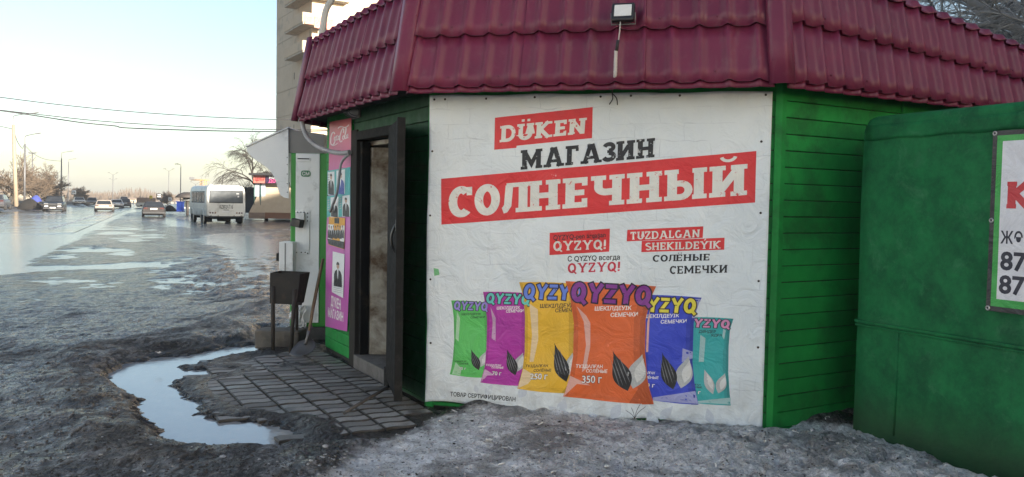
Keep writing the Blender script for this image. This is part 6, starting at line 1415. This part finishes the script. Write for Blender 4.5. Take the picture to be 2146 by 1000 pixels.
rw = bpanel('rear_window', -1.06, 1.06, 1.36, 2.18, 0, .02, bfr, bev=.06); bpanel('pane', -1.02, 1.02, 1.40, 2.14, 0, .028, bgl, rw, .05)
for x, z, w_, h_ in ((.72, 1.98, .18, .07), (.76, 1.80, .10, .10)): bpanel('sticker', x - w_ / 2, x + w_ / 2, z - h_ / 2, z + h_ / 2, 0, .031, plateM, rw, 0)
bpanel('hatch', -.52, .52, .62, 1.30, 0, .012, busw, bus, .015)
vs_, fs_ = font_mesh('KZ802АТ16', .015); lo_, hi_ = vs_.min(0), vs_.max(0)
MB().add([(-.42 + (q[0] - lo_[0]) / (hi_[0] - lo_[0]) * .84, -.016, 1.00 + q[1] / .72 * .25) for q in vs_], fs_).build('painted_number', M('number_black', (.02, .02, .02), .6), bus)
bpanel('number_plate', -.26, .26, .74, .86, 0, .03, plateM, bus, 0); bpanel('plate_lamp', -.18, .18, .89, .93, 0, .04, bfr, bus, .005)
for s_ in (1, -1):
    for k, x in enumerate((.68, .84, 1.0)): MB().lathe([(0, .035), (.045, .03), (.055, 0)], (s_ * x, .01, .72), (0, -1, 0), 10).build('tail_lamp', [M('bus_amber', (.25, .10, .03), .3), redl, redl][k], bus)
    MB().lathe([(0, .03), (.03, .02), (.035, 0)], (s_ * .86, .02, 2.33), (0, -1, 0), 8).build('marker_lamp', redl, bus)
    for x in (.5, .95): MB().lathe([(0, .03), (.03, .02), (.035, 0)], (s_ * x, .01, .54), (0, -1, 0), 8).build('reflector', bfr, bus)
    # side glazing: rubber band with separate panes
    sw = MB().box(s_ * bw * .985 - .02, s_ * bw * .985 + .02, .55, bL - .95, 1.30, 2.16).build('window_band', busw, bus, bevel=.02)
    for k in range(5):
        y0 = .62 + k * .98; f_ = MB().box(s_ * bw * .985 - .03, s_ * bw * .985 + .030, y0, y0 + .92, 1.34, 2.12).build('side_window', bfr, bus, bevel=.03)
        MB().box(s_ * bw * .985 - .034, s_ * bw * .985 + .036, y0 + .05, y0 + .87, 1.38, 2.08).build('pane', bgl, f_, bevel=.03)
        if k in (1, 2): MB().box(s_ * bw * .985 - .03, s_ * bw * .985 + .040, y0 + .44, y0 + .48, 1.66, 2.08).build('glazing_bar', busw, f_)
    MB().box(s_ * bw - .02, s_ * bw + .012, .3, bL - .4, .98, 1.01).build('side_rib', busw, bus)
    for y in (1.35, bL - 1.35):
        MB().lathe([(.50, -.03), (.56, -.03), (.56, .03), (.50, .03)], (s_ * bw, y, .42), (1, 0, 0), 20).build('wheel_arch', busw, bus)
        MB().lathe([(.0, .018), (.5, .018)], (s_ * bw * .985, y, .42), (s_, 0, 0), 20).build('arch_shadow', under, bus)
        wheel(bus, s_ * (bw - .13), y, .42, .24, s_)
MB().box(-1.12, 1.12, .0, .20, .40, .50).build('rear_bumper', bfr, bus, bevel=.02); MB().box(-.9, .9, .5, bL - .5, .3, .5).build('underbody', under, bus)
MB().lathe([(0, -.4), (.24, -.4), (.26, 0), (.24, .4), (0, .4)], (0.0, .75, .40), (1, 0, 0), 14).build('spare_wheel', tyre, bus)
for s_ in (1, -1): MB().box(s_ * .95 - .2, s_ * .95 + .2, .72, .75, .10, .40).build('mudflap', under, bus)
MB().box(-.1, .1, 5.2, 5.5, bz1 - .02, bz1 + .10).build('roof_vent', busw, bus, bevel=.02)

# ================================================================== STREET FURNITURE
concrete = M('pole_concrete', (.34, .27, .19), .8, (.28, .22, .155), 1.5); galv = M('pole_steel', (.16, .16, .165), .5, (.12, .12, .125), 2, metal=.3); headm = M('lamp_head', (.20, .20, .20), .5)
def lamp(x0, y0, xb, yb, dist, xh, yh, mat, label, r0=.11, r1=.075, double=False):
    b_ = D(xb, yb, dist); t_ = D(x0, y0, dist); h_ = D(xh, yh, dist); gz_ = min(b_[2], ground_z(b_[0], b_[1])) - .1
    o = thing('street_lamp', label, 'street lamp', (b_[0], dist, gz_), group='street lamps along the road')
    zarm = t_[2]
    MB().tube([(b_[0], dist, gz_), (t_[0], dist, zarm)], [r0, r1], 10).build('pole', mat, o)
    hs = [h_] + ([2 * t_ - h_ + Z * 0] if double else [])
    for q in hs:
        dx = q[0] - t_[0]; up_ = h_[2] - zarm
        pts = [(t_[0], dist, zarm - .3), (t_[0], dist, zarm + up_ * .55), (t_[0] + dx * .12, dist, zarm + up_ * .78), (t_[0] + dx * .9, dist, zarm + up_)] if not double else [(t_[0], dist, zarm - .1), (t_[0] + dx, dist, zarm + up_)]
        MB().tube(smooth_path(pts, 4), .045 if not double else .03, 6).build('arm', galv, o)
        c = np.array([t_[0] + dx * 1.0, dist, zarm + up_ + .02]); MB().obox(c, (1, 0, .15), (0, 1, 0), (-.15, 0, 1), .32, .12, .06).build('lamp_head', headm, o, bevel=.03)
    return o
lamp(28, 262, 34, 432, 92, 75, 237, concrete, 'nearest tall street lamp on a thick pale concrete pole at the left edge', .24, .15)
lamp(52.5, 302, 51, 428, 100, 80, 280, galv, 'dark steel street lamp right of the concrete pole', .13, .09)
lamp(129, 332, 128, 425, 150, 150, 317, galv, 'third street lamp from the left, thinner and above the black car', .15, .10)
lamp(144, 340, 143, 425, 190, 157, 333, galv, 'faint thin street lamp just right of the third one', .13, .09)
lamp(379, 350, 378, 425, 150, 370, 344, galv, 'slim street lamp left of the bus with its arm to the left', .10, .07)
lamp(354, 358, 353, 425, 190, 345, 354, galv, 'faint twin armed street lamp beside the bus stop sign', .10, .07, True)
lamp(237, 366, 236, 428, 230, 228, 362, galv, 'nearer of the faint twin armed lamps in the middle of the road', .13, .09, True)
lamp(237, 378, 236.5, 428, 300, 230, 374.5, galv, 'farther faint twin armed lamp in the middle of the road', .13, .09, True)
lamp(410, 386, 409, 425, 260, 400, 381, galv, 'far twin armed lamp above the bus shelter', .12, .08, True)
lamp(121, 360, 120, 425, 260, 108, 362, galv, 'very faint far lamp left of the third street lamp', .12, .08)
fmx = D(68, 322, 160); fm = thing('floodlight_mast', 'thin mast with a cross of floodlights behind the bare trees', 'floodlight mast', (fmx[0], 160, 0))
MB().tube([(fmx[0], 160, -.2), (fmx[0], 160, fmx[2])], [.16, .10], 8).build('mast', galv, fm); MB().obox(fmx, (1, 0, 0), (0, 1, 0), Z, .7, .05, .04).build('cross_arm', galv, fm)
for dx in (-.6, -.2, .2, .6): MB().obox(fmx + np.array([dx, 0, .1 + abs(dx) * .15]), (1, 0, 0), (0, 1, 0), Z, .15, .12, .10).build('lamp_head', headm, fm)
def sign(name, label, cat, x, y0, y1, wpx, dist, base_y, face, extras=(), pole=galv, r=.04, thk=.04):
    a, b = D(x - wpx / 2, y1, dist), D(x + wpx / 2, y0, dist); o = thing(name, label, cat, ((a[0] + b[0]) / 2, dist, 0))
    MB().tube([((a[0] + b[0]) / 2, dist + .05, -.15), ((a[0] + b[0]) / 2, dist + .05, b[2])], r, 8).build('post', pole, o)
    f = MB().box(a[0], b[0], dist - thk, dist, a[2], b[2]).build('sign_face', face, o)
    for nm, (u0, v0, u1, v1), mt in extras: MB().box(a[0] + (b[0] - a[0]) * u0, a[0] + (b[0] - a[0]) * u1, dist - thk - .012, dist - thk, a[2] + (b[2] - a[2]) * v0, a[2] + (b[2] - a[2]) * v1).build(nm, mt, f)
    return o
sw_ = M('sign_white', (.8, .8, .8), .5); sdk = M('sign_dark', (.015, .017, .022), .6)
sign('stop_sign_board', 'dark bus stop board with white stripes on a post behind the dark sedan', 'sign', 333, 406, 418.5, 10, 72, 440, sdk, [('stripe', (.2, .72, .95, .86), sw_), ('stripe', (.2, .42, .95, .56), sw_)])
sign('crossing_sign', 'square white crossing sign on the street lamp side of the road', 'sign', 155, 399, 407, 9, 140, 430, sw_, [('symbol', (.2, .3, .4, .7), sdk), ('symbol', (.55, .3, .75, .7), sdk)])
sign('crossing_sign', 'white crossing sign between the mound and the bus shelter', 'sign', 356.5, 414, 421, 7, 110, 430, sw_, [('symbol', (.2, .3, .42, .7), sdk), ('symbol', (.58, .3, .8, .7), sdk)])
sign('yellow_sign', 'small yellow road sign above the dark sedan', 'sign', 316.5, 410, 417, 6, 115, 430, M('sign_yellow', (.65, .48, .05), .5))
sign('roadside_board', 'low pale roadside board on the far verge behind the black car', 'sign', 163, 417, 422, 24, 150, 430, M('board_pale', (.5, .45, .36), .6))
# bus shelter with a mushroom roof, blue bin, kiosk window
bsx = gp_(397, 440, 78); bsh = thing('bus_shelter', 'bus shelter with a dark mushroom shaped roof left of the bus', 'bus shelter', bsx)
cr = D(393, 412, 78); mb = MB(); mb.lathe([(0.0, .42), (.35, .40), (.8, .22), (1.15, -.10), (1.10, -.12), (.7, .05), (.3, -.30), (.14, -.45), (.14, -.9)], cr - Z * .0, Z, 20); mb.build('roof', M('shelter_dark', (.06, .05, .045), .7), bsh)
MB().tube([(cr[0], 78, -.1), (cr[0], 78, cr[2] - .3)], .13, 10).build('column', M('shelter_dark', (0, 0, 0)), bsh)
bx('wall', 381, 403, 420, 437, 78, 1.2, M('shelter_white', (.6, .6, .58), .6), bsh); bx('window', 384, 400, 422.5, 433.5, 77.95, .04, M('shelter_glass', (.09, .11, .10), .3), bsh)
bx('roof_panel', 379.5, 405, 418.2, 420, 77.7, 1.7, M('shelter_trim', (.35, .36, .36), .6), bsh)
bb_ = gp_(372, 442, 75); bbo = thing('blue_booth', 'bright blue plastic booth standing by the bus shelter', 'booth', bb_)
bx('cabin', 370, 381, 424, 442.6, 75, .55, M('booth_blue', (.022, .06, .36), .5, (.02, .05, .28), 3), bbo); bx('roof', 369.3, 381.6, 422.6, 424, 74.9, .65, M('booth_blue', (0, 0, 0)), bbo); bx('base', 369, 382, 442.6, 444, 74.9, .65, M('booth_base', (.02, .03, .15), .6), bbo)
# distant truck, white minibus, low sheds
tk = thing('far_truck', 'far pale truck with a brown load box beyond the dark sedan', 'truck', gp_(297, 432, 130)); bx('load_box', 286, 309, 414.5, 425, 130, 3, M('truck_brown', (.26, .17, .12), .7), tk); bx('cab', 284, 311, 425, 431, 129.8, 3.2, M('truck_pale', (.62, .58, .5), .6), tk); bx('chassis', 286, 309, 431, 433.5, 129.9, 3, under, tk)
far_b = M('far_wall_cream', (.55, .48, .38), .8); far_g = M('far_wall_grey', (.35, .33, .30), .8); far_r = M('far_roof', (.25, .20, .17), .8)
def shed(x0, x1, y0, y1, dist, mat, label, roofpx=3, wins=3):
    o = thing('far_building', label, 'building', gp_((x0 + x1) / 2, y1, dist)); bx('wall', x0, x1, y0, y1, dist, 10, mat, o); bx('roof', x0 - 1, x1 + 1, y0 - roofpx, y0, dist - .5, 11, far_r, o)
    for k in range(wins):
        xx = x0 + (x1 - x0) * (k + .5) / wins; bx('window', xx - 1.3, xx + 1.3, y0 + (y1 - y0) * .25, y0 + (y1 - y0) * .6, dist - .05, .1, gl, o)
shed(-30, 14, 403, 432, 170, far_b, 'low cream building with small windows at the far left behind the bare tree', 3, 6)
shed(18, 32, 390, 430, 210, far_b, 'pale block of flats glimpsed between the concrete pole and the tree', 2, 2)
shed(212, 226, 421, 430, 240, far_b, 'small pale shed at the far end of the road above the silver car', 2, 1)
shed(268, 284, 417, 431, 210, far_b, 'pale far building right of the queue of cars', 2, 2)
shed(305, 330, 423, 432, 260, far_g, 'long grey far building behind the yellow sign', 2, 3)
shed(338, 372, 421, 431, 230, far_g, 'low grey far shed behind the dirt mound', 2, 3)
# far crane / pylon
cn = thing('tower_crane', 'faint orange lattice crane mast beyond the bus', 'crane', gp_(426, 430, 330)); orn = M('crane_orange', (.55, .30, .10), .6); a_ = D(426, 376, 330)
for s_ in (-.9, .9):
    for q in (-.9, .9): MB().tube([(a_[0] + s_, 330 + q, 0), (a_[0] + s_, 330 + q, a_[2])], .16, 5).build('mast_leg', orn, cn)
for k in range(9): MB().tube([(a_[0] - .9, 329, a_[2] * k / 9), (a_[0] + .9, 329, a_[2] * (k + 1) / 9)], .12, 4).build('lattice_bar', orn, cn)
MB().tube([(a_[0] - 5, 330, a_[2] - .3), (a_[0] + 2.5, 330, a_[2] - .3)], .25, 5).build('jib', orn, cn); MB().obox((a_[0] - 4.6, 330, a_[2] + .3), (1, 0, 0), (0, 1, 0), Z, .9, .3, .5).build('counterweight', headm, cn)
# dirt mounds
def mound(x0, x1, ytop, ybase, dist, label, seed):
    a, b = D(x0, ybase, dist), D(x1, ybase, dist); cx_ = (a[0] + b[0]) / 2; w = (b[0] - a[0]) / 2; h_ = D(x0, ytop, dist)[2] - a[2]; mb = MB()
    def fn(u, v):
        aa = 2 * math.pi * u; r_ = 1 - v; x = math.cos(aa) * r_; y = math.sin(aa) * r_; z = (1 - r_ ** 1.6) + .22 * float(fbm(np.array([x * 2.5 + seed]), np.array([y * 2.5]), seed, 4)[0]) * min(1, 3 * (1 - r_)); return (cx_ + x * w, dist + y * w * .7, a[2] - .1 + max(0, z) * h_)
    mb.grid(40, 14, fn); t_ = mb.build('dirt_mound', M('dirt_mound_soil', (.008, .007, .006), .95, (.018, .015, .012), 1.5, bump=.05, bscale=3), loc=(cx_, dist, a[2])); tag(t_, label, 'mound')
mound(340, 372, 427, 441, 82, 'dark dirt mound beside the blue booth', 3)
mound(34, 92, 413, 437, 88, 'dark dirt heap at the foot of the street lamps behind the black car', 5)
mound(-30, 40, 428, 446, 84, 'long low dark dirt bank at the left edge of the road', 8)
bt_ = thing('blue_tent', 'blue tarpaulin showing behind the dark dirt heap', 'tarpaulin', gp_(66, 425, 96)); mb = MB(); a_, b_ = D(54, 424, 96), D(78, 409, 96); mb.grid(10, 6, lambda u, v: (a_[0] + (b_[0] - a_[0]) * u, 96 + 1.0 * v, a_[2] + (b_[2] - a_[2]) * math.sin(math.pi * min(1, u * .9 + .05)) * math.sin(math.pi / 2 * (v * .95 + .05)))); mb.build('cover', M('tarp_blue', (.06, .08, .30), .6), bt_)

# ================================================================== BARE TREES
barkm = M('bark', (.085, .068, .052), .9, (.05, .04, .03), 6); twigm = M('twigs', (.12, .088, .06), .9, (.16, .115, .075), 2); barkd = M('bark_dark', (.040, .034, .028), .9); frostm = M('frosty_bark', (.30, .30, .30), .9, (.22, .22, .22), 4); twigd = M('twigs_dark', (.055, .046, .038), .9)
def bare_tree(name, label, base, h, seed, spread=.55, levels=4, r0=.12, first=.25, droop=0.0, tm_=(None, None), stems=1, dense=4, thin=.010, lean=(0, 0), group=None):
    """branches grown level by level, every level as arrays; trunk and first limbs one part, finer branches the crown"""
    g = np.random.default_rng(seed); t = thing(name, label, 'tree', base, group=group)
    d = np.stack([lean[0] + g.normal(0, .12 if stems == 1 else .4, stems), lean[1] + g.normal(0, .1 if stems == 1 else .3, stems), np.ones(stems)], 1)
    P = np.repeat(np.array([[base[0], base[1], base[2] - .1]]), stems, 0); L_ = h * .40 * (np.ones(stems) if stems == 1 else g.uniform(.7, 1, stems)); r = np.full(stems, r0)
    acc = {0: ([], [], 0), 1: ([], [], 0)}
    unit = lambda a: a / (np.linalg.norm(a, axis=-1, keepdims=True) + 1e-9)
    for lv in range(levels + 1):
        d = unit(d); n = len(P); k = 4 if lv < 3 else 3; pts = [P]; dd = d
        for _ in range(k):
            dd = unit(dd + g.normal(0, .15, (n, 3)) - np.array([0, 0, droop * lv * .25])); pts.append(pts[-1] + dd * (L_ / k)[:, None])
        pts = np.stack(pts, 1); re = r * (.55 if lv < levels else .4); rad = np.maximum(thin * .7, r[:, None] + (re - r)[:, None] * np.linspace(0, 1, k + 1))
        m = 8 if lv < 2 else (4 if lv == 2 else 3)
        tg = unit(np.gradient(pts, axis=1)); ref = np.where(np.abs(d[:, 2:3]) < .9, np.array([[0, 0, 1.]]), np.array([[1., 0, 0]]))[:, None, :]
        a = unit(ref - tg * (ref * tg).sum(-1, keepdims=True)); b = np.cross(tg, a); th = 2 * np.pi * np.arange(m) / m
        ring = pts[:, :, None] + rad[:, :, None, None] * (np.cos(th)[:, None] * a[:, :, None] + np.sin(th)[:, None] * b[:, :, None])
        w = 0 if lv < 2 else 1; vs, fs, off = acc[w]; idx = off + np.arange(n * (k + 1) * m).reshape(n, k + 1, m)
        q = np.stack([idx[:, :-1], np.roll(idx, -1, 2)[:, :-1], np.roll(idx, -1, 2)[:, 1:], idx[:, 1:]], -1).reshape(-1, 4)
        vs.append(ring.reshape(-1, 3)); fs.append(q); acc[w] = (vs, fs, off + n * (k + 1) * m)
        if lv == levels: break
        nc = dense + (1 if lv == 0 else 0); j_ = np.arange(nc)
        f = (j_ + g.random((n, nc))) / nc; f = first + (1 - first) * f if lv == 0 else .2 + .8 * f
        ii = np.minimum(k - 1, (f * k).astype(int)); fr = (f * k - ii)[..., None]; rows = np.arange(n)[:, None]
        pp = pts[rows, ii] * (1 - fr) + pts[rows, ii + 1] * fr; an = g.uniform(0, 2 * np.pi, (n, nc)); sp = g.uniform(.55, 1.1, (n, nc)) * spread * 1.7
        nd = unit(dd[:, None] + np.stack([np.cos(an) * sp, np.sin(an) * sp, np.full_like(an, .12)], -1))
        P = np.concatenate([pp.reshape(-1, 3), pts[:, -1]]); d = np.concatenate([nd.reshape(-1, 3), dd])
        nl = L_[:, None] * g.uniform(.48, .74, (n, nc)); nr = np.maximum(thin, r[:, None] * (.60 - .15 * f))
        L_ = np.concatenate([nl.ravel(), L_ * .62]); r = np.concatenate([nr.ravel(), np.maximum(thin, re)])
    for w, (nm, mt) in enumerate((('trunk', tm_[0] or barkm), ('crown', tm_[1] or twigm))):
        V_ = np.concatenate(acc[w][0]) - np.array(t['_w']); Q_ = np.concatenate(acc[w][1]); me_ = bpy.data.meshes.new(nm)
        me_.vertices.add(len(V_)); me_.vertices.foreach_set('co', V_.ravel()); me_.loops.add(Q_.size); me_.loops.foreach_set('vertex_index', Q_.ravel().astype(np.int32))
        me_.polygons.add(len(Q_)); me_.polygons.foreach_set('loop_start', np.arange(0, Q_.size, 4, dtype=np.int32)); me_.polygons.foreach_set('loop_total', np.full(len(Q_), 4, dtype=np.int32))
        me_.polygons.foreach_set('use_smooth', np.ones(len(Q_), bool)); me_.update(); me_.validate(); me_.materials.append(mt)
        o = bpy.data.objects.new(nm, me_); COL.objects.link(o); o.parent = t
    return t
gz = lambda x, d_: (D(x, 430, d_)[0], d_, ground_z(D(x, 430, d_)[0], d_))
bare_tree('bare_tree', 'bare tree with forked trunks left of the concrete lamp pole', gz(22, 104), 8.0, 11, .60, 4, .15, stems=3, dense=4, thin=.022, lean=(-.15, 0))
bare_tree('bare_tree', 'broad bushy bare tree glowing in the sun behind the second lamp', gz(78, 112), 7.6, 23, .75, 4, .13, stems=4, dense=5, thin=.022)
bare_tree('bare_tree', 'lower bare bush at the right of the sunlit trees above the black car', gz(100, 118), 5.6, 37, .8, 4, .09, stems=3, dense=5, thin=.022)
bare_tree('bare_tree', 'tall bare tree with fine drooping twigs left of the apartment tower', gz(560, 66), 8.8, 15, .60, 5, .15, .25, .16, (barkd, twigd), dense=4, thin=.007, lean=(-.30, 0))
bare_tree('bare_tree', 'thin bare sapling behind the bus beside the shop', gz(528, 95), 4.6, 51, .6, 4, .07, stems=3, dense=4, thin=.016)
bare_tree('bare_tree', 'small orange lit bush at the far verge of the road', gz(172, 165), 4.4, 61, .9, 4, .08, stems=5, dense=5, thin=.03)
bare_tree('bare_tree', 'small far tree beside the bus stop board', gz(352, 170), 4.0, 64, .8, 4, .08, stems=3, dense=5, thin=.03)
bare_tree('bare_tree', 'large bare tree high behind the right end of the maroon roof', (11.0, 15.5, 0), 13.5, 71, .7, 5, .24, .3, .12, (frostm, frostm), dense=5, thin=.005)
bare_tree('bare_tree', 'second bare tree behind the roof at the right edge of the view', (15.5, 21.0, 0), 15.0, 83, .7, 5, .24, .3, .12, (frostm, frostm), dense=5, thin=.006)
# far wood along the horizon: uncountable twigs
rw_ = random.Random(9); mb = MB()
for k in range(5200):
    d_ = rw_.uniform(300, 420); x = rw_.uniform(-190, 640) if rw_.random() < .85 else rw_.uniform(-60, 420)
    p = D(x, 425, d_); h_ = rw_.uniform(1.6, 5.0) * (.75 + .5 * float(vnoise(np.array([x * .03]), np.array([1.0]), 5)[0])); a = rw_.uniform(-1.2, 1.2); w = rw_.uniform(.08, .35)
    mb.add([(p[0] - w, d_, -.3), (p[0] + w, d_ + .3, -.3), (p[0] + a, d_ + rw_.uniform(-1, 1), h_)], [(0, 1, 2)])
mb.build('far_wood', M('far_twigs', (.13, .10, .075), .95), kind='stuff')

# ================================================================== OVERHEAD WIRES
def wire(pts, dist0, dist1, r, label):
    n_ = len(pts); P = [D(x, y, dist0 + (dist1 - dist0) * k / (n_ - 1)) for k, (x, y) in enumerate(pts)]
    t_ = MB().tube(smooth_path(P, 8), r, 5).build('overhead_wire', wiredark, loc=P[0]); tag(t_, label, 'wire', 'overhead wires across the sky')
wire([(-60, 197), (0, 204), (120, 219), (260, 233), (400, 243), (500, 248), (600, 251), (700, 251)], 26, 34, .016, 'single upper overhead wire crossing the pale sky')
wire([(-60, 225), (0, 231), (80, 240), (200, 253), (340, 263), (460, 269), (600, 272), (700, 272)], 28, 34, .016, 'upper one of the close pair of overhead wires')
wire([(-60, 225), (0, 232), (70, 242), (170, 257), (240, 264), (262, 268), (360, 272), (480, 275), (600, 276), (700, 274)], 28, 34, .021, 'lower thicker one of the close pair of overhead wires with a kink')
wire([(-30, 263), (0, 265), (28, 271)], 92, 92, .035, 'short wire running left from the concrete lamp pole')
wire([(29, 272), (36, 296), (47, 311), (52, 305), (70, 322), (95, 334), (128, 338)], 92, 150, .035, 'sagging wire between the first street lamps')

# ================================================================== UNSEEN FLATS ADDED BEYOND THE RIGHT EDGE (sized to shade kiosk and foreground)
yb = thing('added_flats', 'long grey five storey apartment row added unseen right of the kiosk to cast shade', 'apartment building', (36, 8, 0))
MB().box(30, 42, 0, 45, 0, 17.0).box(30.3, 41.7, -25.5, -.05, 0, 14.0).build('wall', M('block_grey', (.42, .40, .37), .85, (.36, .34, .31), .4), yb)
for f in range(5):
    for k in range(9): MB().box(29.96, 30.02, 1.5 + k * 5, 3.1 + k * 5, 1.0 + f * 2.8, 2.5 + f * 2.8).build('window', gl, yb)
# unseen pale block added left of the view to bounce sunlight onto the kiosk
lb_ = thing('added_flats', 'pale plastered apartment row added unseen left of the view to bounce sunlight', 'apartment building', (-38, -14, 0))
MB().box(-46, -31, -62, 22, -.5, 17).build('wall', M('block_pale', (.64, .70, .76), .85, (.58, .64, .70), .4), lb_)
for f in range(5):
    for k in range(16): MB().box(-31.02, -30.96, -59 + k * 5, -57.4 + k * 5, 1.4 + f * 3.1, 2.9 + f * 3.1).build('window', gl, lb_)

# ================================================================== HAZE
hz, ht, hb = newmat('pale_haze'); ho = hz.node_tree.nodes['Material Output']; hz.node_tree.nodes.remove(ht.nodes['Principled BSDF'])
pv = N(ht, 'ShaderNodeVolumePrincipled'); pv.inputs['Color'].default_value = (.92, .93, .95, 1); pv.inputs['Density'].default_value = .0007; pv.inputs['Anisotropy'].default_value = .2
ht.links.new(pv.outputs[0], ho.inputs['Volume'])
MB().box(-930, 730, -75, 1240, -3.0, 34).build('haze', hz, kind='stuff')
for o in bpy.data.objects:
    if '_w' in o: del o['_w']
